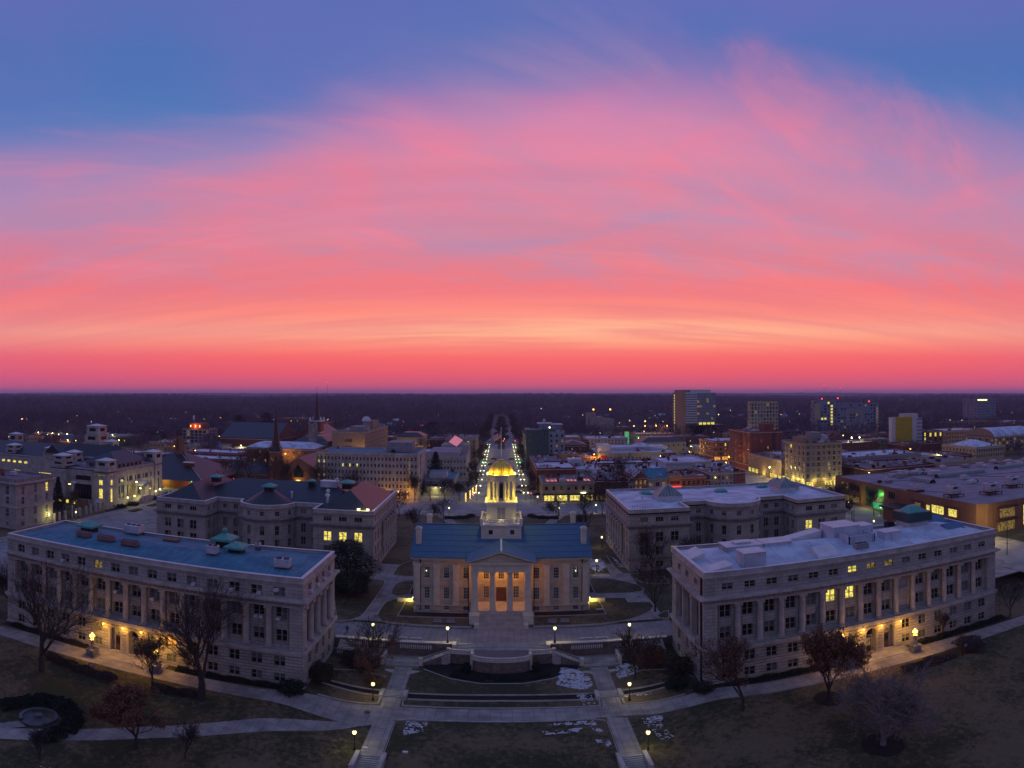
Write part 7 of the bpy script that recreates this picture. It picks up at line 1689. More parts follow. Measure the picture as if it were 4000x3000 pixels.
# other blocks left of the axis, farther off
LEFT = [
 ('tan three storey block with snowy roof right of the tent roofed church', -262., -243., 420, 445, 9., 'brick_tan', 'roof_snow', 2, 6, 5),
 ('long brick building with snowy shed roof behind the tent roofed church', -262., -205., 345, 365, 7.6, 'brick_orange', 'roof_snow', 1, 8, 3),
 ('brick hall with a flat snowy roof behind the church tower', -205., -165., 372, 395, 8., 'brick_red', 'roof_snow', 1, 10, 5),
 ('small brick block under a snowy roof with amber doorway', -195., -150., 340, 360, 7.4, 'brick_red', 'roof_snow', 1, 10, 4),
 ('mansard roofed brick residence with dormers left of the spire', -165., -118., 385, 410, 11., 'brick_brown', 'roof_snow', 3, 12, 5),
 ('blue roofed low building beside the dark office', -242., -205., 430, 450, 7., 'plaster_grey', 'roof_metal', 1, 7, 3),
 ('long red brick hospital wing on the left horizon side', -289., -262., 700, 735, 15., 'brick_red', 'roof_snow', 3, 6, 4),
 ('tall red brick hospital block', -262., -215., 705, 745, 17., 'brick_red', 'roof_tar', 4, 12, 4),
 ('orange-lit end of the brick hospital', -214., -196., 690, 720, 14., 'brick_orange', 'roof_tar', 3, 5, 4),
 ('small blue and brick block left of the hospital', -330., -305., 700, 720, 12., 'plaster_grey', 'roof_tar', 3, 5, 3),
 ('brick store with a bright yellow sign behind the clock tower', -200., -150., 610, 640, 9., 'brick_orange', 'roof_snow', 1, 9, 3),
 ('low dark brick block behind the science building', -148., -118., 590, 615, 12., 'brick_brown', 'roof_tar', 2, 8, 3),
 ('long school with white roof and bright rooftop lights', -420., -365., 455, 475, 8., 'brick_red', 'roof_snow', 2, 10, 3),
 ('green walled market with floodlit roof equipment', -363., -310., 450, 480, 9.6, 'panel_teal', 'roof_gravel', 1, 9, 3),
 ('brick chapel with steep roof and lit window beside the market', -345., -320., 405, 425, 7., 'brick_orange', 'roof_slate', 1, 3, 2),
 ('orange-lit low shop strip behind the college', -310., -262., 375, 395, 4.2, 'brick_orange', 'roof_snow', 1, 10, 3),
 ('gabled hall with a tall lit stair window right of the science building', -84., -62., 500, 525, 12., 'brick_tan', 'roof_slate', 1, 4, 3),
 ('grey roofed low house row along the avenue far end', -60., -40., 540, 565, 8., 'brick_tan', 'roof_tar', 2, 6, 4),
 ('stone church with a pale square tower behind the dark spire', -140., -116., 410, 450, 14., 'limestone_dark', 'roof_slate', 1, 4, 4),
 ('big dark roofed gothic hall left of the clock tower', -215., -168., 450, 500, 12., 'brick_dark', 'roof_slate', 1, 8, 6),
]
for i, (lb, a, b_, c, d, z_, wm, rm, fl_, nw, ns) in enumerate(LEFT):
    o = bldg(lb, a, b_, c, d, z_, wm, rm, fl_, nw, ns, 1.2, 1.5, 1.2 if fl_ > 1 else 2., {'dark': 6, 'teal': 2, 'dim': 1.5, 'lit': .6}, clut=3)
    if rm == 'roof_slate' or 'mansard' in lb: b2 = MB(); b2.gable(a - .5, b_ + .5, c - .5, d + .5, z_, z_ + (d - c) * .22, 'x', 0, 1) if 'gothic' in lb or 'chapel' in lb else b2.hip(a - .4, b_ + .4, c - .4, d + .4, z_, z_ + 3., flat=.5); b2.build('pitched_roof', [rm, wm], o)
    if 'pale square tower' in lb: boxpart(o, 'tower', -128., -123., 405, 410, 0, 26., 'limestone_dark'); b3 = MB(); b3.lathe([(.9, 26), (.01, 29)], (-127.6, 405.4), 5); b3.lathe([(.9, 26), (.01, 29)], (-123.4, 405.4), 5); b3.build('pinnacle', 'limestone_dark', o)
    if 'bright' in lb or 'floodlit' in lb or 'lit' in lb:
        for k in range(3):
            xx = a + (b_ - a) * (k + .5) / 3; gl = MB(); gl.ball((xx, c - .6, z_ + .6 if 'roof' in lb else 3.), .5, 6, 4); gl.build('lamp_globe', 'globe_yellow' if 'orange' not in lb else 'glow_orange', o); lamp(o, (xx, c - 1.6, z_ + 1. if 'roof' in lb else 3.), 910, (1., .7, .3) if 'orange' not in lb else (1., .4, .08), .5)
RIGHT = [
 ('snow roofed school wing behind the grey concrete tower', 118., 176., 690, 720, 9., 'brick_brown', 'roof_snow', 2, 14, 3),
 ('cream half-timbered block with dark roof left of the orange brick block', 106., 142., 470, 495, 9., 'plaster_cream', 'roof_slate', 2, 9, 4),
 ('snowy roofed low building before the half-timbered block', 88., 118., 455, 475, 6.4, 'plaster_grey', 'roof_snow', 1, 4, 3),
 ('red gabled row houses below the teal tower', 250., 276., 480, 500, 6., 'brick_red', 'roof_slate', 1, 6, 3),
 ('second row of red gables toward the condominium', 278., 302., 500, 520, 7., 'brick_red', 'roof_slate', 1, 6, 3),
 ('tan brick side street block behind the tall red brick block', 172., 196., 372, 392, 9., 'brick_tan', 'roof_tar', 2, 6, 4),
 ('brown apartment rows beyond the checked facade', 420., 470., 600, 625, 12., 'brick_brown', 'roof_tar', 3, 12, 3),
 ('low parking deck with green-lit level right of the checked facade', 340., 352., 410, 430, 7., 'concrete_grey', 'roof_gravel', 2, 3, 3),
 ('dark warehouse left of the yellow-lit parking ramp', 66., 88., 585, 610, 8., 'brick_dark', 'roof_tar', 1, 5, 3),
 ('pale shop row along the far side street', 200., 228., 400, 420, 8., 'plaster_grey', 'roof_snow', 1, 6, 3),
 ('tan apartment house beyond the avenue on the right', 17., 40., 530, 555, 8., 'brick_tan', 'roof_tar', 2, 5, 6),
 ('brown three storey apartment at the avenue\'s far right', 18., 36., 600, 620, 8., 'brick_brown', 'roof_tar', 2, 5, 4),
]
for i, (lb, a, b_, c, d, z_, wm, rm, fl_, nw, ns) in enumerate(RIGHT):
    o = bldg(lb, a, b_, c, d, z_, wm, rm, fl_, nw, ns, 1.2, 1.5, 1.2 if fl_ > 1 else 2., {'dark': 6, 'teal': 2, 'dim': 1, 'green': 3 if 'green' in lb else 0}, clut=3)
    if rm == 'roof_slate':
        b2 = MB()
        if 'gabl' in lb:
            for k in range(3): q_ = (b_ - a) / 3; b2.gable(a + q_ * k, a + q_ * (k + 1), c - .4, d, z_, z_ + 4.4, 'y', 0, 1)
        else: b2.hip(a - .4, b_ + .4, c - .4, d + .4, z_, z_ + 3.4, flat=.4)
        b2.build('pitched_roof', [rm, wm], o)
# ------------------------------------------------------------------ houses among the trees
def house_proto(w_, d_, h_, rh, axis, wm, rm):
    b = MB(); b.box(-w_ / 2, w_ / 2, -d_ / 2, d_ / 2, 0, h_, 0); b.gable(-w_ / 2, w_ / 2, -d_ / 2, d_ / 2, h_, h_ + rh, axis, 1, 0, .4)
    for k in range(3):
        for f_ in range(2): xx = -w_ / 2 + w_ * (k + .5) / 3; b.box(xx - .5, xx + .5, -d_ / 2 - .06, -d_ / 2 - .01, 1. + f_ * 2.8, 2.4 + f_ * 2.8, 2)
    b.box(w_ * .2, w_ * .2 + .8, -.4, .4, h_, h_ + rh + .8, 0)
    return b.mesh('house', [wm, rm, 'glass_dark'])
HP = [house_proto(9, 11, 5.6, 3.6, 'y', 'house_wall', 'house_roof'), house_proto(13, 8, 5.4, 3.2, 'x', 'house_wall', 'roof_snow'), house_proto(10, 10, 5.8, 3.8, 'y', 'brick_red', 'house_roof'), house_proto(16, 11, 4., 2.6, 'x', 'plaster_white', 'roof_snow'), house_proto(8, 12, 6., 4.4, 'y', 'plaster_grey', 'roof_slate')]
HL = ['small white gabled house', 'long low white house', 'red brick gabled house', 'wide low snowy-roofed house', 'narrow grey gabled house']
SEC = ((-.62, 'beyond the pyramid-capped college'), (-.47, 'beyond the dark office with orange lamps'), (-.33, 'beyond the brown church spire'), (-.2, 'behind the clock tower church'), (-.06, 'behind the observatory dome'), (.0, 'left of the far avenue'), (.08, 'right of the far avenue'), (.19, 'behind the grey concrete tower'), (.27, 'behind the parking ramp'), (.36, 'behind the hotel tower'), (.47, 'behind the teal tower'), (.62, 'behind the condominiums'), (2, 'behind the yellow checked facade'))
def sector(x, y):
    a = math.atan2(x, y); r = math.hypot(x, y)
    return ('just ' if r < 760 else 'well ' if r < 1050 else 'far ') + next(n_ for t_, n_ in SEC if a < t_)
def free(a, b_, c, d, m=1.):
    if any(a < f[1] + m and b_ > f[0] - m and c < f[3] + m and d > f[2] - m for f in FPR): return False
    return all(b_ < -q - 12 or a > -q + 12 if a < 0 else (b_ < q - 12 or a > q + 12) for q in (131, 260)) and all(d < q - 13 or c > q + 13 for q in (252, 384, 513, 642)) and (a > 20 or b_ < -20)
ri = random.Random(31); ni = 0
for _ in range(3000):
    if ni > 62: break
    a, c = ri.uniform(-430, 420), ri.uniform(330, 640); w_, d_ = ri.uniform(12, 34), ri.uniform(12, 24)
    if not free(a, a + w_, c, c + d_, 2.) or math.atan2(abs(a), c) > .86: continue
    wm, nm = ri.choice([('brick_red', 'red brick'), ('brick_orange', 'orange brick'), ('brick_tan', 'tan brick'), ('plaster_grey', 'grey'), ('brick_dark', 'dark brick'), ('plaster_cream', 'cream')]); rm, rn = ri.choice([('roof_snow', 'snowy'), ('roof_snow', 'snowy'), ('roof_tar', 'dark'), ('roof_gravel', 'gravel')])
    h_ = ri.choice([5.6, 6.6, 8.4, 9.6]); sec_ = next(n_ for t_, n_ in SEC if math.atan2(a + w_ / 2, c) < t_).replace('beyond', 'near').replace('behind', 'near')
    bldg('%s %s block with %s roof, %s' % ('low' if h_ < 7 else 'two-storey', nm, rn, sec_), a, a + w_, c, c + d_, h_, wm, rm, 1 if h_ < 7 else 2, int(w_ / 3), int(d_ / 4), 1.2, 1.5, 1.2 if h_ > 7 else 2., {'dark': 6, 'teal': 2, 'dim': 1.2, 'lit': .5, 'warm': .5}, clut=1, group='small downtown blocks'); ni += 1
rh = random.Random(21); cnt = 0
def occupied(x, y): return abs(x) < 17 or min(abs(abs(x) - 131), abs(abs(x) - 260)) < 11
while cnt < 210:
    th = rh.uniform(-.80, .82); r_ = rh.uniform(560, 1500) ** 1.0; x, y = r_ * math.sin(th), r_ * math.cos(th)
    if occupied(x, y) or (y < 640 and abs(x) < 430): continue
    if y < 560 and x > 0: continue
    k = rh.randrange(5); lb_ = HL[k] + ', ' + sector(x, y); o = bpy.data.objects.new('house', HP[k]); link(o, None, (x, y, tz(x, y) - .1)); o.rotation_euler = (0, 0, rh.choice([0, math.pi / 2, math.pi]) + rh.uniform(-.1, .1)); tag(o, lb_, 'house', 'houses: ' + lb_); cnt += 1

# ------------------------------------------------------------------ trees
def grow(seed, h, spread, levels=7, br=2, up=.35, trunk=.16, r0=None, lean=0., first=.2, wig=.12, ratio=.8, side=.7):
    """bare tree skeleton: list of (p, q, r_p, r_q, level)"""
    rr = random.Random(seed); segs = []
    r0 = r0 or h * .022
    def fork(q, d, ang, ln, r, lv):
        a = rr.uniform(0, math.tau); u = d.orthogonal().normalized(); v = d.cross(u)
        nd = (d * math.cos(ang) + (u * math.cos(a) + v * math.sin(a)) * math.sin(ang) + Vector((0, 0, up * .3))).normalized()
        limb(q, nd, ln, r, lv)
    def limb(p, d, ln, r, lv):
        n = 3 if lv < 5 else 2; q = p; tip = r * .72
        for k in range(n):
            d = (d + Vector((rr.gauss(0, wig), rr.gauss(0, wig), rr.gauss(0, wig) * .6 + up * .06))).normalized()
            nq = q + d * (ln / n); segs.append((q, nq, r + (tip - r) * k / n, r + (tip - r) * (k + 1) / n, lv)); q = nq
            if k < n - 1 and lv < levels and rr.random() < side: fork(q, d, spread * rr.uniform(.8, 1.3), ln * rr.uniform(.5, .8), r * .5, lv + 1 + (lv < 3))
        if lv < levels:
            for i in range(br + (lv == 1)): fork(q, d, spread * rr.uniform(.35, .9), ln * ratio * rr.uniform(.82, 1.1), tip * (.85 if i == 0 else .7), lv + 1)
    base = Vector((0, 0, -.3)); d0 = Vector((lean, 0, 1)).normalized()
    segs.append((base, base + d0 * (h * trunk), r0 * 1.3, r0, 0))
    q0 = base + d0 * (h * trunk)
    for i in range(3 if br > 1 else 2): fork(q0, d0, spread * (.25 + .45 * i) * rr.uniform(.8, 1.2), h * first * rr.uniform(.9, 1.1), r0 * (.85 - .15 * i), 1)
    top = max(s[1].z for s in segs); k = h / top
    return [(a * k, b * k, c, d, e) for a, b, c, d, e in segs]
def tree_meshes(seed, h, spread, levels, br, bark='bark', leaf=None, nleaf=0, lsz=.22, n0=6, minr=.017, tmat='twigs', leafz=(0, 1), **kw):
    segs = grow(seed, h, spread, levels, br, **kw); rr = random.Random(seed + 1)
    A = MB(); B = MB(); C_ = MB()
    for p, q, r, s_, lv in segs:
        r = max(r, minr); s_ = max(s_, minr)
        if lv <= 2: A.tube(p, q, r, s_, n0)
        else: B.tube(p, q, r, s_, 3 if lv > 3 else 4)
    if leaf:
        tips = [s for s in segs if s[4] >= levels - 1]
        for _ in range(nleaf):
            s = rr.choice(tips); t_ = rr.random(); c = s[0].lerp(s[1], t_) + Vector((rr.gauss(0, .22), rr.gauss(0, .22), rr.gauss(0, .2)))
            if not (leafz[0] * h <= c.z <= leafz[1] * h): continue
            u = Vector((rr.gauss(0, 1), rr.gauss(0, 1), rr.gauss(0, 1))).normalized(); v = u.orthogonal().normalized(); z_ = lsz * rr.uniform(.6, 1.3)
            C_.q([c - u * z_ * .5, c + v * z_ * .3, c + u * z_ * .5, c - v * z_ * .3])
    return A.mesh('trunk', [bark]), B.mesh('branches', [tmat]), (C_.mesh('leaves', [leaf]) if leaf else None)
def plant_tree(name, label, cat, ms, x, y, rz=0., sc=1., group=None, mulch=0., z=None):
    z = tz(x, y) if z is None else z
    t = thing(name, label, cat, (x, y, z), group)
    t.rotation_euler = (0, 0, rz); t.scale = (sc, sc, sc)
    for nm, m in zip(('trunk', 'branches', 'leaves'), ms):
        if m: o = bpy.data.objects.new(nm, m); COL.objects.link(o); o.parent = t; ORG[o.name] = Vector((x, y, z))
    if mulch:
        b = MB(); n = 20; b.q([(x + mulch * math.cos(math.tau * k / n), y + mulch * math.sin(math.tau * k / n), tz(x + mulch * math.cos(math.tau * k / n), y + mulch * math.sin(math.tau * k / n)) + .1) for k in range(n)])
        o = b.build('mulch_ring', 'mulch'); tag(o, kind='structure')
    return t
elm = tree_meshes(11, 22., .66, 7, 2, up=.4, trunk=.14, r0=.5, first=.2, ratio=.82)
elm2 = tree_meshes(29, 21., .62, 7, 2, up=.45, trunk=.16, r0=.52, first=.21, ratio=.82)
plant_tree('bare_tree', 'large bare spreading tree in front of the left hall, near the left edge', 'tree', elm, -71.6, 80., .6, 1.05)
plant_tree('bare_tree', 'large bare forked tree rising in front of the left hall, right of its lit doors', 'tree', elm2, -43.4, 84.3, 2.2, 1.08)
oakb = tree_meshes(5, 12., .72, 7, 2, up=.25, leaf='leaves_brown', nleaf=9500, lsz=.30, trunk=.18, r0=.2)
plant_tree('leafy_tree', 'rust brown leafy oak beyond the lower left path, dark leaves still on', 'tree', oakb, -45.2, 69.0, 0, 1.0)
oaks = tree_meshes(8, 10.5, .52, 7, 2, up=.4, leaf='leaves_ochre', nleaf=2600, lsz=.22, trunk=.2, r0=.15)
plant_tree('leafy_tree', 'slim half-bare leafy tree standing right before the left hall\'s lit doors', 'tree', oaks, -52.6, 85.0, 1., 1.)
small = tree_meshes(14, 7., .62, 6, 2, up=.35, trunk=.18, r0=.11, minr=.02)
plant_tree('bare_tree', 'small bare ornamental tree against the left hall beside a lit window', 'tree', small, -49.6, 91.6, .3, .85)
plant_tree('bare_tree', 'small bare twiggy tree on the grass at the bottom left corner', 'tree', small, -54., 60.0, 1.3, .95)
plant_tree('bare_tree', 'small bare tree below the lower left path, right of the rust brown oak', 'tree', small, -38.2, 69.6, 2.3, 1.05)
oakl = tree_meshes(17, 12., .6, 7, 2, up=.35, leaf='leaves_brown', nleaf=7000, lsz=.24, trunk=.16, r0=.17, leafz=(.1, .62))
plant_tree('leafy_tree', 'tree with bare top and orange lower leaves below the left of the terrace wall', 'tree', oakl, -21.6, 101.5, .5, 1.0)
gol = MB(); rr = random.Random(3)
def leafball(cx_, cy_, cz_, rx, rz_, n, m, seed, sz=.26, name=None):
    rr = random.Random(seed); b = MB()
    for _ in range(n):
        u = Vector((rr.gauss(0, 1), rr.gauss(0, 1), rr.gauss(0, 1))).normalized() * (rr.random() ** .45)
        bump_ = 1 + .25 * math.sin(u.x * 5 + seed) * math.cos(u.y * 4 + u.z * 5)
        c = Vector((cx_ + u.x * rx * bump_, cy_ + u.y * rx * bump_, cz_ + u.z * rz_ * bump_)); a = Vector((rr.gauss(0, 1), rr.gauss(0, 1), rr.gauss(0, 1))).normalized(); v = a.orthogonal().normalized(); s = sz * rr.uniform(.5, 1.3)
        b.q([c - a * s, c + v * s * .6, c + a * s, c - v * s * .6])
    return b
t = thing('shrub', 'small ochre leafy shrub under the orange tree, lit by the lawn lamp', 'shrub', (-20.3, 99.6, -3.8)); leafball(-20.3, 99.4, -2.9, 1.9, 1.0, 1300, '', 5, .16).build('leaves', 'leaves_ochre', t)
b = MB(); [b.tube((-20.3, 99.4, -3.9), (-20.3 + rr.uniform(-1, 1), 99.4 + rr.uniform(-1, 1), -2.6), .04, .02, 4) for _ in range(9)]; b.build('stems', 'bark', t)
oakr = tree_meshes(23, 13., .62, 7, 2, up=.35, leaf='leaves_brown', nleaf=3600, lsz=.24, trunk=.18, r0=.2)
plant_tree('leafy_tree', 'thin reddish leafy tree before the left end of the right hall', 'tree', oakr, 34.0, 84.2, 2., 1.05)
oakd = tree_meshes(31, 14.5, .42, 7, 2, up=.45, leaf='leaves_brown', nleaf=17000, lsz=.32, trunk=.12, r0=.24)
plant_tree('leafy_tree', 'dense rust brown pin oak in a mulch ring before the right long hall', 'tree', oakd, 47.4, 82.8, .8, 1.02, mulch=2.2)
wide = tree_meshes(41, 8.4, .85, 8, 2, bark='bark_pale', tmat='bark_pale', up=.12, trunk=.1, r0=.26, wig=.13, minr=.02)
plant_tree('bare_tree', 'low wide bare many-branched tree in a dark mulch ring, bottom right', 'tree', wide, 47.6, 68.6, 0, 1.55, mulch=2.9)
plant_tree('bare_tree', 'bare tree low at the bottom edge, left of the mulch ringed trees', 'tree', wide, 24.5, 62., 1.6, .8)
tr2 = tree_meshes(43, 10., .6, 7, 2, up=.4, leaf='leaves_brown', nleaf=900, lsz=.2, trunk=.18, r0=.14, minr=.02)
plant_tree('bare_tree', 'bare tree with few brown leaves at the snowy bed right of the terrace wall', 'tree', tr2, 22.0, 101.8, 1.1, 1.02)
med = tree_meshes(47, 14., .6, 7, 2, up=.4, trunk=.18, r0=.22)
med2 = tree_meshes(53, 12., .62, 7, 2, up=.35, trunk=.18, r0=.18)
plant_tree('bare_tree', 'bare tree between the two halls on the right, before the rear hall', 'tree', med, 36.6, 150., 0, 1.05)
plant_tree('bare_tree', 'bare leaning tree by the corner of the right long hall', 'tree', med2, 31.4, 126., 2.1, 1.0)
plant_tree('bare_tree', 'bare tree in front of the rear right hall\'s bow', 'tree', med2, 46.5, 151., 3.1, .95)
plant_tree('bare_tree', 'bare tree outside the far end of the right long hall', 'tree', small, 78.4, 93., 1., .9)
plant_tree('bare_tree', 'bare twiggy tree at the right end of the right long hall', 'tree', med2, 96.8, 92.5, 1., .8)
plant_tree('bare_tree', 'bare tree cut by the right edge beside the lawn', 'tree', med, 93., 80., 2., .8)
plant_tree('bare_tree', 'bare tree cut by the left edge at the far end of the left hall', 'tree', med, -97., 98., 2., .9)
# dark conifers and evergreen shrubs
def needle_mesh(seed, h, r, n, m='needles', shape='round', sz=.35):
    rr = random.Random(seed); b = MB()
    for _ in range(n):
        t_ = rr.random(); z_ = h * (.08 + .9 * t_)
        if shape == 'round': rad = r * math.sin(math.pi * min(1, .12 + .86 * (z_ / h))) ** .6
        else: rad = r * (1 - z_ / h) ** .8 * (1 + .22 * math.sin(z_ * 3.1 + seed))
        a = rr.uniform(0, math.tau); rad *= (1 + .22 * math.sin(a * 3 + seed + z_ * .7)) * rr.random() ** .35
        c = Vector((rad * math.cos(a), rad * math.sin(a), z_)); d = Vector((math.cos(a), math.sin(a), rr.uniform(-.7, .2))).normalized(); v = Vector((-math.sin(a), math.cos(a), rr.uniform(-.4, .4))); s = sz * rr.uniform(.5, 1.5)
        b.q([c - v * s * .3, c + d * s, c + v * s * .3, c - d * s * .2])
    return b.mesh('foliage', [m])
def conifer(label, x, y, h, r, n, shape, name='evergreen_tree', sc=1., z=None, m='needles', sz=.4):
    z = tz(x, y) if z is None else z
    t = thing(name, label, 'tree' if h > 4 else 'shrub', (x, y, z)); o = bpy.data.objects.new('foliage', needle_mesh(int(abs(x * 3 + y)), h, r, n, m, shape, sz)); link(o, t, (x, y, z))
    b = MB(); b.tube((x, y, z - .3), (x, y, z + h * .85), h * .022 + .05, .04, 6); b.build('trunk', 'bark', t); return t
conifer('broad dark evergreen between the left long hall and the rear hall', -34.6, 138.5, 13.2, 6.6, 9000, 'round', sz=.5)
conifer('dark pine before the stone office block left of the avenue', -33.6, 322., 17., 5.4, 4500, 'cone', sz=.7)
conifer('smaller dark pine beside the larger pine, left of the avenue', -25., 322., 8., 2.6, 1600, 'cone', sz=.5)
conifer('tall dark pine left of the garden pillars, before the college', -157., 185., 14., 3.6, 4000, 'cone', sz=.55)
for lb, x, y, h, r in (('tall dark spruce on the left in the wooded hills', -250, 640, 26, 9), ('second dark spruce beside the tall one on the left', -292, 660, 22, 8), ('dark spruce in the woods left of the clock tower', -190, 620, 18, 7), ('dark spruce right of the science building', -70, 640, 18, 7)):
    conifer(lb, x, y, h, r, 1800, 'round', sz=1.8)
def bush(label, x, y, r, h, n, m='shrub_leaves', z=None, name='shrub', sz=.17):
    z = tz(x, y) if z is None else z
    t = thing(name, label, 'shrub', (x, y, z)); leafball(x, y, z + h * .5, r, h * .55, n, m, int(abs(x + y) * 10), sz).build('foliage', m, t)
    rr = random.Random(int(abs(x))); b = MB()
    for _ in range(6): b.tube((x, y, z - .1), (x + rr.uniform(-r, r) * .6, y + rr.uniform(-r, r) * .6, z + h * .7), .05, .02, 4)
    b.build('stems', 'bark', t); return t
bush('large ochre tinted yew against the corner of the left long hall', -28.7, 97.6, 2.4, 3.6, 3800)
bush('dark mass of shrubs at the foot of the left hall\'s corner', -31.6, 91.4, 2.2, 2.2, 2400, 'needles'); bush('dark shrub under the left corner stairs', -25.2, 106.4, 2.4, 2.6, 2600); bush('dark low shrub beside the orange tree', -22.6, 104.6, 1.8, 1.8, 1600, 'needles')
bush('big dark brown shrub under the right corner stairs', 25.6, 106., 3.0, 3.8, 4200, 'leaves_brown'); bush('dark shrub mass at the corner of the right long hall', 29.2, 100.5, 2.6, 3.2, 3400); bush('dark shrub behind the bare tree at the snowy bed', 27.4, 96., 2., 2., 1800, 'needles'); bush('low dark shrub by the right walk corner', 30.6, 92.6, 1.8, 1.5, 1400, 'needles')
bush('small yew at the left joint of the curved terrace wall', -5.9, 106.2, .8, 1.9, 900, 'needles'); bush('small yew at the right joint of the curved terrace wall', 6.0, 106.4, .8, 1.9, 900, 'needles'); bush('round clipped bush by the left joint of the curved wall', -7.3, 106.6, .6, .8, 500)
bush('clipped dark shrub by the office slab entrance', -24., 296., 2.6, 4., 1500, 'needles', sz=.35); bush('dark shrub right of the lecture hall', -20.2, 300., 2., 3., 1200, 'needles', sz=.35)
bush('dark bush before the college\'s lit corner', -144., 209., 2.2, 1.6, 900, 'needles', sz=.3); bush('dark bush beside the college\'s entrance stairs', -143.4, 216.5, 2.4, 1.6, 1000, 'needles', sz=.3); bush('dark bush right of the college entrance', -143.4, 234., 2.6, 1.6, 1000, 'needles', sz=.3)
bush('rounded bare bush at the end of the right walk hedge', 78.6, 85.6, 2.8, 2.4, 3400, 'twigs', sz=.2); bush('dark shrub at the right edge of the lawn', 92.5, 72., 2.2, 1.8, 2200, 'needles')
def hedge(label, pts, w_, h, m='twigs', dens=300, sz=.16, z0=None):
    x0_, y0_ = pts[0]; t = thing('hedge', label, 'hedge', (x0_, y0_, tz(x0_, y0_))); rr = random.Random(int(abs(x0_ * 7))); b = MB(); st_ = MB()
    for (ax, ay), (bx, by) in zip(pts, pts[1:]):
        L_ = math.dist((ax, ay), (bx, by)); ux, uy = (bx - ax) / L_, (by - ay) / L_
        for _ in range(int(L_ * dens)):
            u, v, k = rr.random(), rr.uniform(-1, 1), rr.random() ** .7
            x, y = ax + (bx - ax) * u - uy * v * w_ / 2, ay + (by - ay) * u + ux * v * w_ / 2; hh = h * (1 - .35 * v * v) * (.9 + .2 * math.sin(u * L_ * 1.3))
            c = Vector((x, y, tz(x, y) + hh * k)); a = Vector((rr.gauss(0, 1), rr.gauss(0, 1), rr.gauss(0, 1))).normalized(); q_ = a.orthogonal().normalized(); s = sz * rr.uniform(.5, 1.3)
            b.q([c - a * s, c + q_ * s * .5, c + a * s, c - q_ * s * .5])
        for _ in range(int(L_ * 2)): u = rr.random(); x, y = ax + (bx - ax) * u, ay + (by - ay) * u; st_.tube((x, y, tz(x, y) - .1), (x + rr.uniform(-.3, .3), y + rr.uniform(-.3, .3), tz(x, y) + h * .8), .03, .015, 3)
    b.build('foliage', m, t); tag(st_.build('stems', 'bark', t), kind='stuff'); return t
hedge('long dark hedge beyond the walk left of the left hall\'s doors', [(-74., 84.2), (-66., 83.4), (-58.5, 83.2)], 1.8, 1.4)
hedge('low hedge beyond the walk under the big forked tree', [(-52, 84.0), (-44, 84.6)], 1.6, 1.2)
hedge('dark hedge beyond the walk right of the right hall\'s doors', [(62.4, 84.2), (68., 84.6), (74.6, 84.9)], 2., 1.5)
hedge('clipped hedge against the left hall, left of its doors', [(-90, 91.8), (-71., 91.9)], 1.2, .8, 'needles', 240); hedge('clipped hedge against the left hall, right of its doors', [(-52., 91.7), (-32, 92.)], 1.3, .9, 'needles', 240)
hedge('clipped hedge against the right hall, right of its doors', [(72.6, 92.8), (95, 92.9)], 1.3, 1., 'needles', 240); hedge('clipped hedge against the right hall, left of its doors', [(36., 92.8), (54., 92.9)], 1.3, .8, 'needles', 220)
hedge('low planting along the foot of the curved terrace wall', [(-8.4, 104.9), (-4., 103.6), (0, 103.3), (4., 103.6), (8.2, 104.9)], 1.6, .6, 'needles', 300); hedge('curved dark planting left behind the domed building', [(-10.5, 237.), (-14, 232.5), (-21., 231.)], 2.6, 1., 'needles', 120, .3); hedge('curved dark planting right behind the domed building', [(10.5, 237.), (14, 232.5), (21., 231.)], 2.6, 1., 'needles', 120, .3)
hedge('dark planting round the circular stone bench', [(-68.5, 67.), (-66., 71.6), (-61.5, 73.2), (-57., 71.), (-55.6, 67.), (-57.6, 63.8)], 3.2, 1.3, 'needles', 380, .2)
# street and campus trees, repeated
st_tr = [tree_meshes(61 + k, 9.5, .58, 6, 2, up=.4, trunk=.2, r0=.13, minr=.03) for k in range(3)]
TL = [('bare tree on the lawn behind the domed building, left of centre', [(-20.5, 222), (-38, 232), (-45, 220), (-28, 205)]), ('bare tree on the lawn behind the domed building, right of centre', [(20.5, 226), (30.5, 226), (38, 235), (27, 198), (42, 210)]),
      ('young bare tree on the plaza by the glass lobby', [(-30.4, 268.5), (-24., 267.5), (-37., 268.), (-18., 270)]),
      ('bare street tree along the left side street', [(-122., 208), (-121., 226), (-146., 181), (-152, 176)]), ('bare street tree near the mall corner', [(122., 196), (133., 198.), (126., 214), (120., 232), (134., 222)])]
for lb, ps in TL:
    for i, (x, y) in enumerate(ps): plant_tree('bare_tree', lb + ', ' + 'first second third fourth fifth'.split()[sorted(ps).index((x, y))] + ' from the left', 'tree', st_tr[i % 3], x, y, i * 1.7, 1.05 + .1 * (i % 3), group=lb)
big = elm2
plant_tree('bare_tree', 'large bare elm before the shop row on the right, over the rear hall\'s roof', 'tree', elm, 47.5, 258, 1., 1.05)
plant_tree('bare_tree', 'large bare tree before the left office slab', 'tree', elm2, -62, 258, 2., .8)
for i, (x, y) in enumerate([(-92, 262), (-78, 266), (-105, 285), (-96, 262)]): plant_tree('bare_tree', 'bare reddish tree beside the brown brick church', 'tree', med, x, y, i, 1.25, group='bare trees beside the brown church')
for i, k in enumerate([(-127, 300), (-122, 312), (-118, 262)]): plant_tree('bare_tree', 'tall thin bare tree before the mansard residence', 'tree', med2, *k, i, 1.6, group='bare trees before the mansard residence')
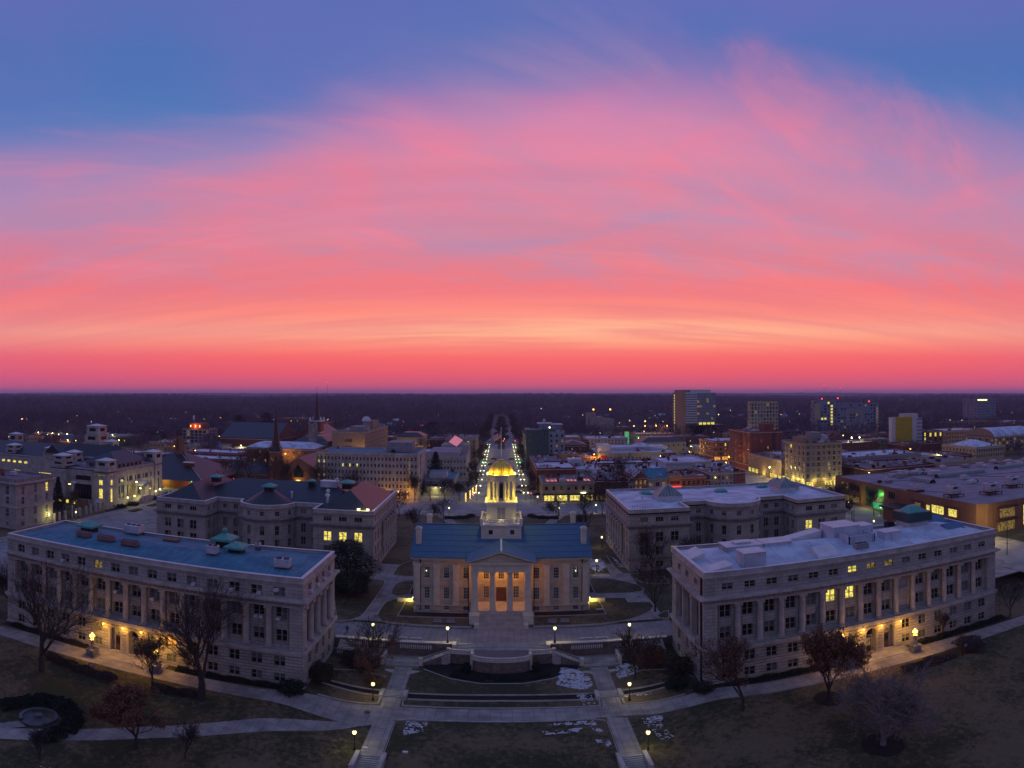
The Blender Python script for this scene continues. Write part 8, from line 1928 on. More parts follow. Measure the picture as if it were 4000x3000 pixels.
for s in (-1, 1):
    for i in range(17):
        y = 276 + i * 14.5
        if 368 < y < 398 or 500 < y < 526: continue
        plant_tree('bare_tree', 'bare street tree along the %s pavement of the lit avenue' % ('left' if s < 0 else 'right'), 'tree', st_tr[i % 3], s * 14.6, y, i, .95, group='street trees of the avenue, %s side' % ('left' if s < 0 else 'right'))
for i in range(30): plant_tree('bare_tree', 'bare tree in the dark strip between the lanes of the avenue', 'tree', st_tr[i % 3], (-1.2, 1.3)[i % 2], 528 + i * 16., i, 1.2, group='trees in the median of the avenue')
for s in (-1, 1):
    for i in range(22): plant_tree('bare_tree', 'bare tree beside the far end of the avenue, %s side' % ('left' if s < 0 else 'right'), 'tree', st_tr[(i + 1) % 3], s * (15 + (i % 3)), 530 + i * 24., i, 1.5, group='far avenue trees, %s' % ('left' if s < 0 else 'right'))
# wrapped light strings on the first street trees of the left corner
for i, (x, y) in enumerate(((-15.1, 267.5), (-13.6, 275.), (-12.8, 284), (-11.6, 290))):
    t = thing('light_wrapped_post', 'slim trunk wrapped in yellow light strings at the avenue\'s near left corner', 'light string', (x, y, 0), 'trunks wrapped in lights')
    b = MB(); b.tube((x, y, .1), (x, y, 4.2), .10, .07, 6); b.build('trunk', 'bark', t); b = MB()
    for k in range(26): a = k * 1.3; b.ball((x + .17 * math.cos(a), y + .17 * math.sin(a), .4 + k * .145), .11, 4, 3)
    b.build('light_string', 'globe_amber', t); lamp(t, (x, y - .5, 2.4), 40, (1., .75, .15), .3)
# far woods: individual nearer trees, then one mass
wm = []
def scrub(seed, h, r, n, sz, m):
    rr = random.Random(seed); b = MB()
    for _ in range(n):
        u = Vector((rr.gauss(0, 1), rr.gauss(0, 1), rr.gauss(0, 1))).normalized() * rr.random() ** .4
        c = Vector((u.x * r, u.y * r, h * .62 + u.z * h * .38)); d = (u + Vector((0, 0, .9))).normalized(); v = d.orthogonal().normalized(); s = sz * rr.uniform(.6, 1.4)
        b.q([c - v * s * .10, c + d * s, c + v * s * .10, c - d * s * .5])
    b.tube((0, 0, -.5), (0, 0, h * .6), .35, .15, 4)
    return b.mesh('bare_tree', [m])
SCR = [scrub(k, rh.uniform(12, 16), rh.uniform(5, 6.5), 260, 2.0, 'woods_twigs') for k in range(5)]
nt = 0; rt = random.Random(77)
while nt < 130:
    th = rt.uniform(-.80, .82); r_ = 470 + 330 * rt.random() ** .8; x, y = r_ * math.sin(th), r_ * math.cos(th)
    if occupied(x, y): continue
    if y < 600 and -150 < x < 420: continue
    if x > 150 and y < 640: continue
    o = bpy.data.objects.new('bare_tree', SCR[nt % 5]); s_ = rt.uniform(.8, 1.25); link(o, None, (x, y, tz(x, y) - .2)); o.rotation_euler = (0, 0, rt.uniform(0, 6)); o.scale = (s_, s_, s_ * rt.uniform(.9, 1.15))
    lb_ = 'bare tree standing ' + sector(x, y); tag(o, lb_, 'tree', 'trees: ' + lb_); nt += 1
nt = 0
for _ in range(2500):
    if nt > 95: break
    x, y = rt.uniform(-420, 420), rt.uniform(262, 620)
    if (x > 0 and y < 400 and x < 250) or not free(x - 3, x + 3, y - 3, y + 3, .5) or math.atan2(abs(x), y) > .84: continue
    lb_ = 'bare yard tree between the blocks, ' + next(n_ for t_, n_ in SEC if math.atan2(x, y) < t_).replace('beyond', 'near').replace('behind', 'near')
    o = bpy.data.objects.new('bare_tree', SCR[nt % 5]); link(o, None, (x, y, -.2)); s_ = rt.uniform(.6, .95); o.scale = (s_, s_, s_); o.rotation_euler = (0, 0, rt.uniform(0, 6)); tag(o, lb_, 'tree', 'yard trees: ' + lb_); nt += 1
import numpy as np
rg = np.random.default_rng(5)
def woods(name, n, r0, r1, per, sz, h, mname, label):
    th = rg.uniform(-.86, .90, n * 2); u = rg.random(n * 2); rad = r0 * (r1 / r0) ** u
    x = rad * np.sin(th); y = rad * np.cos(th)
    ok = (np.abs(x) > 20) | (rad > 1150)
    for c in (131, 260): ok &= (np.abs(np.abs(x) - c) > 10) | (rad > 900)
    x, y = x[ok][:n], y[ok][:n]; n = len(x)
    z = np.array([tz(a, b) for a, b in zip(x, y)])
    hh = h * rg.uniform(.6, 1.45, n) * (1 + .25 * np.sin(x * .004) * np.cos(y * .003))
    u3 = rg.normal(size=(n, per, 3)); u3 /= np.linalg.norm(u3, axis=2, keepdims=True); u3 *= rg.random((n, per, 1)) ** .4
    scale = np.clip(np.hypot(x, y) / 800., 1., 3.2)
    rr_ = 5.5 * rg.uniform(.8, 1.3, n) * np.sqrt(scale)
    c = np.stack([x[:, None] + u3[..., 0] * rr_[:, None], y[:, None] + u3[..., 1] * rr_[:, None], z[:, None] + hh[:, None] * (.60 + u3[..., 2] * .40)], 2)
    d = u3 + np.array([0, 0, .9]); d /= np.linalg.norm(d, axis=2, keepdims=True)
    v = np.cross(d, rg.normal(size=d.shape)); v /= np.linalg.norm(v, axis=2, keepdims=True)
    s = (sz * rg.uniform(.6, 1.4, (n, per, 1))) * scale[:, None, None]
    P = np.stack([c - v * s * .16, c + d * s, c + v * s * .16, c - d * s * .5], 2).reshape(-1, 3)
    me = bpy.data.meshes.new(name); k = n * per
    me.vertices.add(k * 4); me.vertices.foreach_set('co', P.astype(np.float32).ravel()); me.loops.add(k * 4); me.loops.foreach_set('vertex_index', np.arange(k * 4, dtype=np.int32))
    me.polygons.add(k); me.polygons.foreach_set('loop_start', np.arange(0, k * 4, 4, dtype=np.int32)); me.polygons.foreach_set('loop_total', np.full(k, 4, dtype=np.int32)); me.materials.append(MATS[mname]); me.update(calc_edges=True)
    o = bpy.data.objects.new(name, me); link(o); tag(o, label, kind='stuff'); return o
woods('woods', 4200, 600, 1250, 70, 1.9, 14., 'woods_twigs', 'bare purple-brown woods between the streets beyond downtown')
woods('woods', 9500, 1200, 4600, 44, 2.0, 15., 'woods_twigs', 'bare far woods rising to the horizon')
# distant hill bands at the horizon
def ridge(name, R0, zt, amp, a0, a1, m, seed, z0=-40):
    b = MB(); n = 260; rr = random.Random(seed)
    from mathutils import noise
    pts = []
    for k in range(n + 1):
        a = a0 + (a1 - a0) * k / n; z_ = zt + amp * noise.noise(Vector((a * 5., seed, 0))) + amp * .35 * noise.noise(Vector((a * 60., seed, 2)))
        pts.append((a, z_))
    for (a, za), (b2, zb) in zip(pts, pts[1:]):
        q_ = lambda a_, r_, z_: (r_ * math.sin(a_), r_ * math.cos(a_), z_)
        b.q([q_(a, R0 - 900, z0), q_(b2, R0 - 900, z0), q_(b2, R0, zb), q_(a, R0, za)]); b.q([q_(a, R0, za), q_(b2, R0, zb), q_(b2, R0 + 900, z0), q_(a, R0 + 900, z0)])
    o = b.build(name, m); tag(o, kind='structure'); return o
mat('far_hill', (.075, .055, .075), 1., var=.3, vs=.002, c2=(.05, .038, .05))
ridge('hills', 5600, 36, 16, -1.0, 1.1, 'far_hill', 2, -11.5); ridge('hills', 8200, 46, 15, -1.0, 1.1, 'far_hill', 9, -11.5)

# ------------------------------------------------------------------ lamps
def post_meshes():
    b = MB(); b.lathe([(.26, 0), (.26, .15), (.2, .35), (.13, .6), (.08, .8), (.065, 2.7), (.09, 2.75), (.05, 2.85)], n=10)
    p = b.mesh('post', ['dark_metal']); b = MB(); b.lathe([(.10, 2.85), (.22, 2.96), (.28, 3.25), (.15, 3.47), (.001, 3.56)], n=12); b.smooth = True; g_ = b.mesh('globe', ['globe_yellow'])
    b = MB(); b.lathe([(.16, 3.42), (.1, 3.55), (.03, 3.7), (.001, 3.75)], n=8); return p, g_, b.mesh('finial', ['dark_metal'])
PM = post_meshes()
def walk_lamp(label, x, y, z=None, power=85, glob=PM[1], sc=1., col=(1., .84, .30), group=None, light=True):
    z = (tz(x, y) if y < 112 else 0.) if z is None else z
    t = thing('lamp_post', label, 'street lamp', (x, y, z), group)
    for nm, m in zip(('post', 'globe', 'finial'), (PM[0], glob, PM[2])): o = bpy.data.objects.new(nm, m); COL.objects.link(o); o.parent = t; ORG[o.name] = ORG[t.name]
    t.scale = (sc, sc, sc)
    if light: l = bpy.data.lights.new('light', 'POINT'); l.energy = power * 17; l.color = col; l.shadow_soft_size = .28; o = bpy.data.objects.new('light', l); COL.objects.link(o); o.parent = t; o.location = (0, 0, 3.15)
    return t
for s, nm in ((-1, 'left'), (1, 'right')):
    walk_lamp('lamp post on the plaza just %s of the central steps' % nm, s * 9.6, 112.4, -.38)
    walk_lamp('lamp post at the %s end of the plaza behind a bare tree top' % nm, s * 23.2, 112.4, -.38)
    walk_lamp('lamp post on the lawn outside the %s garden steps' % nm, s * 19.6, 94.9, -4.45)
    walk_lamp('lamp post on the lowest lawn outside the %s path' % nm, s * 19.1, 80.4, -5.6)
walk_lamp('lamp post in the snowy bed right of the domed building', 24.2, 158.6, .1); walk_lamp('lamp post by the corner of the rear right hall', 29.9, 185.6, 0)
walk_lamp('lamp post behind the roof of the domed building, left', -14.5, 190., 0); walk_lamp('lamp post behind the roof of the domed building, right', 13.2, 189, 0)
walk_lamp('lamp post at the kerb left behind the domed building', -19.6, 236.4, 0); walk_lamp('lamp post at the kerb right behind the domed building', 21.8, 236.6, 0)
walk_lamp('lamp post at the corner of the rear left hall by the side street', -97.2, 163.2, 0, 130); walk_lamp('lamp post near the left side street, before the garden fence', -143.2, 178.8, 0)
walk_lamp('lamp post glowing pink at the garden wall left of the gateway', -149.6, 200.4, 0, 40); walk_lamp('lamp post among trees left of the garden fence', -158.6, 198., 0, 40); walk_lamp('lamp post in the trees beside the stone block', -162, 178, 0, 40)
walk_lamp('lamp post at the near corner of the solar roofed shop', 24.8, 263.6, 0, 100); walk_lamp('small lamp post at the avenue\'s near right corner', 15.2, 263., 0, 40); walk_lamp('lamp post before the shop row behind the bare trees', 36.5, 241, 0)
walk_lamp('lamp post beside the mall\'s near corner', 118.6, 176.5, 0, 110); walk_lamp('lamp post with a green sign at the side street crossing', 122.4, 202.5, 0, 100); walk_lamp('lamp post on the corner before the green entrance', 131.8, 214., 0, 100); walk_lamp('lamp post right of the street crossing by the mall', 135.4, 196.8, 0, 100); walk_lamp('lamp post before the mall\'s corner kiosk', 134.6, 186.8, 0, 100); walk_lamp('lamp post before the mall\'s long lit windows', 135.6, 174.5, 0, 100)
walk_lamp('lamp post at the foot of the brown brick church', -104, 292, 0, 60); walk_lamp('bright lamp post before the mansard residence', -118.6, 321, 0, 160); walk_lamp('lamp post by the tent roofed church\'s street corner', -133.6, 262, 0, 120)
# paired lamps down the avenue
twb = MB(); twb.lathe([(.26, 0), (.2, .35), (.09, .8), (.07, 3.2)], n=6); twb.tube((-.95, 0, 3.2), (.95, 0, 3.2), .05, .05, 4); twm = twb.mesh('post', ['dark_metal']); gb = MB(); gb.ball((0, 0, 0), .30, 8, 5); gb = gb.mesh('globe', ['globe_white'])
ORD = 'first second third fourth fifth sixth seventh eighth ninth tenth eleventh twelfth thirteenth fourteenth fifteenth sixteenth'.split()
for s, nm in ((-1, 'left'), (1, 'right')):
    for i, y in enumerate((272, 293, 314, 334, 350, 375, 393, 411.6, 429, 443, 464, 476, 499, 511, 530)):
        t = thing('twin_lamp', '%s twin globe lamp from the front in the %s row of the avenue' % (ORD[i], nm), 'street lamp', (s * 10.6, y, 0), 'twin lamps of the avenue, %s row' % nm)
        o = bpy.data.objects.new('post', twm); COL.objects.link(o); o.parent = t; ORG[o.name] = ORG[t.name]
        for d in (-.95, .95): inst('globe', gb, t, (s * 10.6 + d, y, 3.5))
        lamp(t, (s * 10.6, y, 3.9), 330, (1., .86, .24), .35)
# traffic signals
def signal(label, x, y, col, h=5.2):
    t = thing('traffic_signal', label, 'traffic light', (x, y, 0)); b = MB(); b.tube((x, y, 0), (x, y, h), .09, .07, 6); b.build('pole', 'dark_metal', t); b = MB(); b.box(x - .22, x + .22, y - .2, y + .2, h, h + 1.1); b.build('housing', 'dark_metal', t)
    b = MB(); b.ball((x, y - .26, h + (.85 if col == 'glow_red' else .25)), .2 if abs(y) < 300 else .42, 8, 5); b.build('lens', col, t); return t
signal('green traffic signal at the first crossing of the avenue, left row', -10.4, 374., 'glow_green'); signal('green traffic signal at the first crossing of the avenue, right row', 11.2, 374., 'glow_green')
signal('bright red traffic signal in the middle of the far crossing', 1.6, 526., 'glow_red', 6.); signal('red traffic signal at the right of the far crossing', 11.6, 526, 'glow_red', 6.)
signal('green traffic signals before the tent roofed church', -140.5, 262.5, 'glow_green', 4.6); signal('red traffic signal at the tent roofed church corner', -136.4, 262.5, 'glow_red', 3.4); signal('left one of two red signals right of the tent roofed church', -127.5, 282., 'glow_red', 3.8); signal('right one of two red signals right of the tent roofed church', -121.8, 284, 'glow_red', 3.8)
signal('green traffic signal among the shops right of the bank', 124., 392., 'glow_green'); signal('dark signal post at the avenue\'s near right corner', 12.4, 262, 'glow_red', 4.0)
# tall poles
t = thing('light_pole', 'tall pale pole with a lamp cluster beside the left side street', 'light pole', (-147.5, 182, 0)); b = MB(); b.tube((-147.5, 182, 0), (-147.5, 182, 13.4), .3, .16, 8); b.build('pole', 'pale_metal', t); b = MB(); b.box(-148., -146.2, 181.4, 182.6, 13.2, 13.9); b.build('panel', 'pale_metal', t)
for k in range(3): b = MB(); b.ball((-148.3 - .4 * k, 181.8, 12.8), .2, 6, 4); b.build('lamp_globe', 'globe_amber', t)
for lb, x, y, h in (('tall black street light pole at the right edge behind the long hall', 112.5, 114.5, 9.5), ('second tall black street light pole farther right', 128.5, 124., 11.), ('tall street light pole at the mall entrance street', 127., 206., 12.), ('thin signal pole on the side street before the mall', 111.6, 178., 10.)):
    t = thing('light_pole', lb, 'light pole', (x, y, 0)); b = MB(); b.tube((x, y, 0), (x, y, h), .13, .08, 8); b.tube((x, y, h - .1), (x + 1.4, y, h), .05, .05, 5); b.build('pole', 'dark_metal', t); b = MB(); b.box(x + 1.2, x + 2.0, y - .18, y + .18, h - .1, h + .05); b.build('head', 'dark_metal', t)
lamp(None, (135., 139., 7.), 3500, (1., .78, .25), .5)
# benches and litter things on the plaza
bb = MB()
for k in range(4): bb.box(-.95, .95, -.28 + k * .15, -.17 + k * .15, .42, .46)
seat = bb.mesh('seat', ['plaster_grey']); bb = MB()
for k in range(4): bb.box(-.95, .95, .30 + k * .03, .33 + k * .03, .52 + k * .13, .62 + k * .13)
bk = bb.mesh('backrest', ['plaster_grey']); bb = MB(); bb.box(-.95, -.85, -.3, .35, 0, .42); bb.box(-.95, -.85, .3, .4, .42, 1.); leg = bb.mesh('leg', ['dark_metal'])
def bench(label, x, y, z, rz=0.):
    t = thing('bench', label, 'bench', (x, y, z)); t.rotation_euler = (0, 0, rz)
    for nm, m, dx in (('seat', seat, 0), ('backrest', bk, 0), ('leg', leg, 0), ('leg', leg, 1.8)): o = bpy.data.objects.new(nm, m); COL.objects.link(o); o.parent = t; o.location = (dx, 0, 0)
    return t
bench('grey bench facing the plaza, outer one left of the portico steps', -12.3, 121.9, .0); bench('grey bench facing the plaza, inner one left of the portico steps', -9.8, 121.9, .0); bench('grey bench facing the plaza, inner one right of the portico steps', 9.9, 122.0, .0); bench('grey bench facing the plaza, outer one right of the portico steps', 12.4, 122.0, .0)
for x, s, nm in ((-18.2, -1, 'outer left'), (-15.4, -1, 'inner left'), (15.4, 1, 'inner right'), (18.2, 1, 'outer right')):
    t = thing('stone_bench', 'low stone bench at the plaza edge above the terrace wall, %s' % nm, 'stone bench', (x, 113.4, -.38)); b = MB(); b.box(x - 1.15, x + 1.15, 113.15, 113.7, .0, .12); b.build('seat', 'limestone_plain', t)
    for dx in (-.8, .8): b = MB(); b.box(x + dx - .15, x + dx + .15, 113.2, 113.65, -.38, .0); b.build('support', 'limestone_plain', t)
# circular seat and stone table
z_ = tz(-61.8, 68.4) + .05
t = thing('circular_bench', 'ring shaped pale stone seat round a small table at the lower left', 'stone bench', (-61.8, 68.4, z_)); b = MB(); b.lathe([(2.9, z_), (2.9, z_ + .42), (2.4, z_ + .42), (2.4, z_)], (-61.8, 68.4), 30, a0=-.55, a1=math.pi * 1.35, closed=False); b.build('seat', 'dark_stone', t); b = MB(); b.lathe([(2.7, z_ - .2), (2.7, z_ + .04), (.001, z_ + .05)], (-61.8, 68.4), 28); b.build('paving', 'dark_stone', t); b = MB(); b.lathe([(.4, z_), (.3, z_ + .5), (.6, z_ + .55), (.6, z_ + .66), (.001, z_ + .68)], (-61.8, 68.4), 18); b.build('table', 'dark_stone', t)
strip('path', [(-63.4, 66.), (-66.6, 61.9)], [(-61.6, 65.4), (-63.6, 62.9)], .08, 'pavement', nv=1)
# small signs and plates
for lb, x, y in (('small flat white plate on the lowest lawn', -12.4, 80.7), ('small white tag beside the lowest left lamp', -17.8, 80.9)):
    b = MB(); z_ = tz(x, y); b.box(x - .35, x + .35, y - .2, y + .2, z_, z_ + .25); o = b.build('ground_plate', 'white_trim'); tag(o, lb, 'plate')
for lb, x, y in (('dark sign board on a post before the left hall\'s walk', -63.4, 82.6), ('dark sign post with snow at its foot by the right walk hedge', 75.2, 83.6)):
    z_ = tz(x, y); t = thing('sign_post', lb, 'sign', (x, y, z_)); b = MB(); b.tube((x, y, z_), (x, y, z_ + 2.8), .07, .07, 6); b.build('post', 'dark_metal', t); b = MB(); b.box(x + .5, x + 1.1, y - .04, y + .04, z_ + 2.1, z_ + 2.7); b.tube((x, y, z_ + 2.5), (x + .5, y, z_ + 2.5), .02, .02, 4); b.build('board', 'panel_blue', t)
for lb, x, y, zz in (('round rusty manhole cover at the left path crossing', -19.6, 90.7, -4.5), ('round rusty manhole cover on the curved walk left of the plaza', -24.9, 124.6, .05), ):
    b = MB(); b.lathe([(.45, zz + .0), (.45, zz + .09), (.001, zz + .09)], (x, y), 16); o = b.build('manhole_cover', 'rust_metal'); tag(o, lb, 'manhole cover')
b = MB(); b.box(-18.4, -17.2, 131.8 - 7.3, 132.2 - 7.3, .08, .3); tag(b.build('marker_stone', 'limestone_dark'), 'small flat marker stone on the grass left of the mulch bed', 'marker stone')
b = MB(); b.box(19.6, 21., 128.9, 129.5, .08, .3); tag(b.build('marker_stone', 'limestone_plain'), 'pale marker stone on the grass right of the mulch bed', 'marker stone')
# bike racks in front of the college
for i in range(3):
    y0_ = (206, 222, 234)[i]; t = thing('bicycle_rack', 'row of thin metal bicycle hoops beside the left side street', 'bicycle rack', (-141, y0_, .1), 'bicycle racks by the college')
    for k in range(8): b = MB(); yy = y0_ + k * 1.; b.tube((-141, yy, .1), (-141, yy, .9), .03, .03, 4); b.tube((-141, yy, .9), (-140.4, yy, .9), .03, .03, 4); b.tube((-140.4, yy, .9), (-140.4, yy, .1), .03, .03, 4); b.build('hoop', 'grey_metal', t)
for x, y, a in ((-136.6, 208, 0), (-136.6, 222, 0)): flat('flower_bed', [(x - 1.6, y - 3), (x + 1.6, y - 3), (x + 1.6, y + 3), (x - 1.6, y + 3)], .3, 'mulch', .3)
flat('flower_bed', [(-145.8, 200), (-143.2, 200), (-143.2, 208), (-145.8, 208)], .25, 'mulch', .2)
# bins and boxes
for lb, x, y, w_ in (('dark litter bin on the near pavement left behind the domed building', -25.6, 240.6, .35), ('dark litter bin on the near pavement right behind the domed building', 31.8, 240.8, .35), ('grey utility box on the plaza across the street, left of the avenue', -22.8, 262.6, .8)):
    b = MB(); b.lathe([(w_, 0.1), (w_ * 1.1, 1.0), (w_ * .9, 1.15), (.001, 1.2)], (x, y), 10) if w_ < .5 else b.box(x - w_, x + w_, y - .5, y + .5, .1, 1.9); tag(b.build('litter_bin' if w_ < .5 else 'utility_box', 'grey_metal' if w_ > .5 else 'dark_metal'), lb, 'litter bin' if w_ < .5 else 'utility box')
# cars
def car_meshes():
    b = MB(); prof = [(-2.2, .35), (-2.25, .75), (-1.45, .9), (-.9, 1.38), (.75, 1.42), (1.5, .98), (2.15, .9), (2.2, .35)]
    hw = .88; n = len(prof)
    for s in (-1, 1): b.q([(x, s * hw, z_) for x, z_ in (prof if s < 0 else prof[::-1])])
    for i in range(n): j = (i + 1) % n; b.q([(prof[i][0], -hw, prof[i][1]), (prof[i][0], hw, prof[i][1]), (prof[j][0], hw, prof[j][1]), (prof[j][0], -hw, prof[j][1])])
    w_ = MB(); w_.box(-1.1, .95, -.9, .9, .93, 1.28); w_.q([(-1.48, -.8, .93), (-1.48, .8, .93), (-.93, .74, 1.38), (-.93, -.74, 1.38)]); w_.q([(1.54, .8, 1.0), (1.54, -.8, 1.0), (.8, -.74, 1.42), (.8, .74, 1.42)])
    t_ = MB()
    for k in range(12): a0, a1 = math.tau * k / 12, math.tau * (k + 1) / 12; t_.q([(.33 * math.cos(a0), -.11, .33 * math.sin(a0)), (.33 * math.cos(a1), -.11, .33 * math.sin(a1)), (.33 * math.cos(a1), .11, .33 * math.sin(a1)), (.33 * math.cos(a0), .11, .33 * math.sin(a0))])
    for s in (-.11, .11): t_.q([(.33 * math.cos(math.tau * k / 12), s, .33 * math.sin(math.tau * k / 12)) for k in range(12)])
    return b, w_.mesh('windows', ['glass_dark']), t_.mesh('wheel', ['tyre'])
cb, cw, cwh = car_meshes(); CB = {k: cb.mesh('body', ['car_' + k]) for k in ('dark', 'red', 'white', 'grey')}
def car(label, x, y, col, rz=0., group=None):
    t = thing('car', label, 'car', (x, y, .06), group); t.rotation_euler = (0, 0, rz)
    for nm, m, p in (('body', CB[col], (0, 0, 0)), ('windows', cw, (0, 0, 0)), *(('wheel', cwh, (dx, dy, .33)) for dx in (-1.35, 1.4) for dy in (-.82, .82))): o = bpy.data.objects.new(nm, m); COL.objects.link(o); o.parent = t; o.location = p
    return t
H = math.pi / 2
car('dark car crossing beside the dome on the avenue, nearest one', 7.6, 292, 'dark', .2); car('dark car with red roof glow just right of the dome, in angled parking', 9.4, 310, 'red', .4); car('dark car parked at the corner shop\'s side', 15.2, 303, 'dark', 0.)
car('grey car parked at an angle on the avenue, mid block', 7.4, 352, 'grey', .25); car('dark car parked at an angle next to the grey one', 7.6, 357, 'dark', .25); car('dark car crossing at the second junction, left', -5.4, 441, 'dark', 0.); car('dark car crossing at the second junction, right', 7.2, 441, 'dark', 0.); car('small dark car alone on the left of the avenue', -7.2, 408, 'dark', .2)
car('dark car by the corner of the solar shop', 16.4, 286, 'dark', .1); car('black car on the street left of the glass lobby', -96., 247, 'dark', 0.)
car('dark car standing on the side street left, before the tent roofed church', -128, 250, 'dark', 0.)
rc = random.Random(9)
for s in (-1, 1):
    nm = 'left' if s < 0 else 'right'
    for i in range(34):
        y = 530 + i * 8.6
        if rc.random() < .2: continue
        car('car in the long parked row along the avenue\'s far end, %s kerb' % nm, s * 11.2, y, rc.choice(['white', 'grey', 'white', 'dark']), H, 'cars parked along the far avenue, %s side' % nm)
for i in range(14): car('car in the crowded lot beyond the grey concrete tower', 66 + (i % 7) * 3., 700 + (i // 7) * 16, rc.choice(['white', 'grey', 'dark', 'red']), H, 'cars in the lot beyond the grey tower')
# one person walking by the corner of the left long hall
def person(label, x, y, z, rz):
    t = thing('person', label, 'person', (x, y, z)); t.rotation_euler = (0, 0, rz)
    me = bpy.data.meshes.new('body'); V_ = [(0, 0, .95), (0, .01, 1.2), (0, 0, 1.42), (0, -.02, 1.52), (0, -.03, 1.64), (-.1, 0, .9), (-.11, -.12, .5), (-.11, -.05, .1), (-.11, -.2, .05), (.1, 0, .9), (.11, .1, .5), (.11, .22, .12), (.11, .08, .05), (-.2, 0, 1.4), (-.25, .06, 1.12), (-.24, -.02, .88), (.2, 0, 1.4), (.25, -.06, 1.12), (.24, .05, .88)]
    E_ = [(0, 1), (1, 2), (2, 3), (3, 4), (0, 5), (5, 6), (6, 7), (7, 8), (0, 9), (9, 10), (10, 11), (11, 12), (2, 13), (13, 14), (14, 15), (2, 16), (16, 17), (17, 18)]
    me.from_pydata(V_, E_, []); me.materials.append(MATS['coat']); o = bpy.data.objects.new('body', me); COL.objects.link(o); o.parent = t
    sk = o.modifiers.new('skin', 'SKIN'); R_ = [.16, .17, .15, .07, .10, .1, .08, .055, .05, .1, .08, .055, .05, .08, .06, .045, .08, .06, .045]
    for i, r_ in enumerate(R_): me.skin_vertices[0].data[i].radius = (r_, r_ * .8)
    me.skin_vertices[0].data[0].use_root = True; ss_ = o.modifiers.new('sub', 'SUBSURF'); ss_.levels = 1; ss_.render_levels = 1
    b = MB(); b.ball((0, -.04, 1.66), .105, 10, 7); b.smooth = True; h_ = bpy.data.objects.new('face', b.mesh('face', ['skin'])); COL.objects.link(h_); h_.parent = t
    return t
person('person in a dark coat walking past the corner of the left long hall', -28.6, 114.6, -.38, .4)
# the small mark of a far mast and lights in the woods
for lb, px_x, zt, D_ in (('thin radio mast with a red tip on the left horizon', 1278, 92., 2600.), ('thin radio mast on the right horizon left of the towers', 3219, 86., 2900.), ('short radio mast on the right horizon', 3282, 74., 2900.)):
    x = D_ * math.tan((px_x - CX) / F); t = thing('radio_mast', lb, 'mast', (x, D_, 20)); b = MB(); b.tube((x, D_, 5), (x, D_, zt), .9, .5, 5); b.build('mast', 'dark_metal', t); b = MB(); b.ball((x, D_, zt), 1.8, 6, 4); b.build('tip_light', 'glow_red', t)
# added street lights, set along the downtown streets to brighten the dark town
def street_light(label, x, y, h, dx, p, col=(1., .5, .1), gm='glow_orange', grp=None):
    t = thing('street_light', label, 'street light', (x, y, 0), grp); b = MB(); b.tube((x, y, 0), (x, y, h), .12, .08, 5); b.tube((x, y, h), (x + dx, y, h + .2), .06, .05, 4); b.build('pole', 'dark_metal', t)
    b = MB(); b.box(x + dx - .35, x + dx + .35, y - .2, y + .2, h + .02, h + .2); b.ball((x + dx, y, h), .3, 6, 4); b.build('lamp_globe', gm, t); lamp(t, (x + dx, y - .1, h - .5), p, col, .4)
for i, (x, y, nm) in enumerate(((137.5, 300, 'before the tan theatre row'), (124.5, 330, 'behind the red brick corner front'), (137.5, 360, 'at the foot of the tall red brick block'), (124.5, 400, 'by the bank corner'), (138., 440, 'beside the orange lit brick block'), (124.5, 480, 'before the half-timbered block'), (124, 530, 'in front of the parking ramp'), (60, 394, 'at the end of the snowy shop'), (98, 374, 'behind the long white roof'), (70, 501, 'beside the cream office'), (-124, 330, 'left of the brown church'), (-137, 380, 'before the brick hall'), (-124, 440, 'beside the pale church tower'), (-137, 500, 'at the clock tower church'), (-60, 374, 'before the science building'), (-90, 392, 'at the science building corner'), (-200, 376, 'behind the tent roofed church'), (-230, 400, 'before the blue roofed building'), (-300, 430, 'by the floodlit market'), (-250, 500, 'beside the dark office'), (253, 300, 'by the ribbed shed'), (267, 350, 'beside the dark brick block'), (220, 376, 'before the parking garage'), (180, 376, 'behind the old hotel'), (205, 505, 'below the teal tower'), (268, 470, 'before the red gables'), (300, 376, 'left of the cream office'), (380, 392, 'before the beige apartments'), (170, 255, 'on the street behind the mall'), (95, 240, 'beside the rear right hall'), (-100, 242, 'beside the rear left hall'), (-165, 252, 'before the tent roofed church'), (-190, 430, 'among roofs left of the spire'), (-160, 600, 'behind the clock tower'), (40, 515, 'behind the tan apartments'), (-40, 512, 'at the far left avenue crossing'))):
    street_light('added tall street light ' + nm, x, y, 8., 1.4 if x < 0 else -1.4, 2200 if i % 3 else 3400, (1., .5, .09) if i % 4 else (1., .78, .3), 'glow_orange' if i % 4 else 'globe_yellow', 'added tall street lights downtown')
def farlight(X_, Y_, m, r_, z0=8.):
    x, y = at(X_, Y_, z0); k = math.hypot(x, y)
    if k > 4500: return
    lb_ = 'tiny glowing street light, ' + sector(x, y); t = thing('street_light', lb_, 'street light', (x, y, 0), 'lights: ' + lb_); b = MB(); b.tube((x, y, -6.), (x, y, z0), .14, .1, 4); b.build('pole', 'dark_metal', t); b = MB(); b.ball((x, y, z0), r_ * k / 900., 6, 4); b.build('lamp_globe', m, t)
rl_ = random.Random(12)
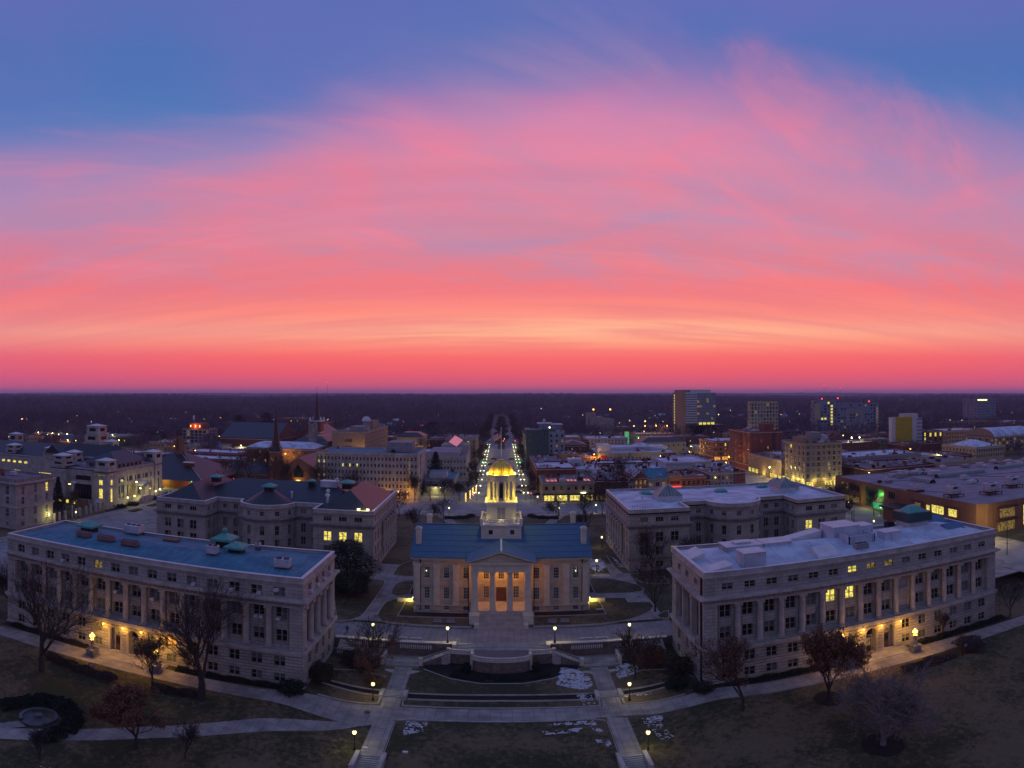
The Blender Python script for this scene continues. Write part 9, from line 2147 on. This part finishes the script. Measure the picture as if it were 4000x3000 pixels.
FL = [(256, 1625, 'a'), (264, 1645, 'a'), (300, 1623, 'y'), (92, 1567, 'a'), (462, 1610, 'y'), (472, 1635, 'y'), (86, 1637, 'a'), (36, 1706, 'y'), (165, 1739, 'y'), (862, 1632, 'a'), (725, 1611, 'a'), (725, 1656, 'y'), (1382, 1618, 'y'), (1394, 1618, 'a'), (1335, 1559, 'a'), (1480, 1553, 'y'), (1313, 1580, 'a'), (1833, 1641, 'a'), (1642, 1659, 'r'), (1650, 1659, 'r'), (1675, 1667, 'r'), (1265, 1644, 'a'), (1280, 1640, 'y'), (2163, 1556, 'y'), (2178, 1558, 'y'), (2210, 1560, 'y'), (2197, 1597, 'y'), (2278, 1621, 'a'), (2350, 1605, 'a'), (2420, 1652, 'y'), (2458, 1644, 'y'), (2520, 1645, 'y'), (2560, 1658, 'y'), (2590, 1648, 'y'), (2842, 1556, 'y'), (2872, 1556, 'y'), (2848, 1557, 'y'), (3336, 1548, 'w'), (3343, 1550, 'w'), (3299, 1547, 'w'), (3512, 1551, 'w'), (3528, 1548, 'w'), (3562, 1548, 'w'), (3461, 1548, 'w'), (3590, 1549, 'w'), (3458, 1609, 'y'), (3767, 1603, 'a'), (3929, 1585, 'w'), (3765, 1603, 'a'), (3873, 1668, 'a'), (3910, 1610, 'y'), (3952, 1612, 'y'), (3803, 1689, 'w'), (3950, 1549, 'w'), (2621, 1589, 'y'), (2806, 1620, 'y'), (2637, 1556, 'a'), (1898, 1565, 'y'), (560, 1600, 'a')]
for X_, Y_, c in FL: farlight(X_, Y_, {'a': 'glow_orange', 'y': 'globe_yellow', 'w': 'globe_white', 'r': 'glow_red'}[c], 1.25 if Y_ > 1600 else .8)
for _ in range(190): farlight(rl_.uniform(20, 3980), rl_.uniform(1552, 1725), rl_.choice(['glow_orange', 'globe_yellow', 'globe_yellow', 'globe_white']), rl_.uniform(.4, .9))

# ------------------------------------------------------------------ thin evening haze
hz = MB(); hz.box(-11900, 11900, -1900, 15000, -12.5, 96.)
ho = hz.build('haze', 'lawn'); ho.data.materials.clear()
hm = bpy.data.materials.new('haze'); hm.use_nodes = True; hm.node_tree.nodes.clear(); hn = NT(hm.node_tree)
pv = hn.n('ShaderNodeVolumePrincipled', ins={'Color': (.74, .74, 1., 1), 'Density': .00009, 'Anisotropy': .2}); hn.n('ShaderNodeOutputMaterial', ins={'Volume': pv.outputs[0]})
ho.data.materials.append(hm); tag(ho, kind='stuff')
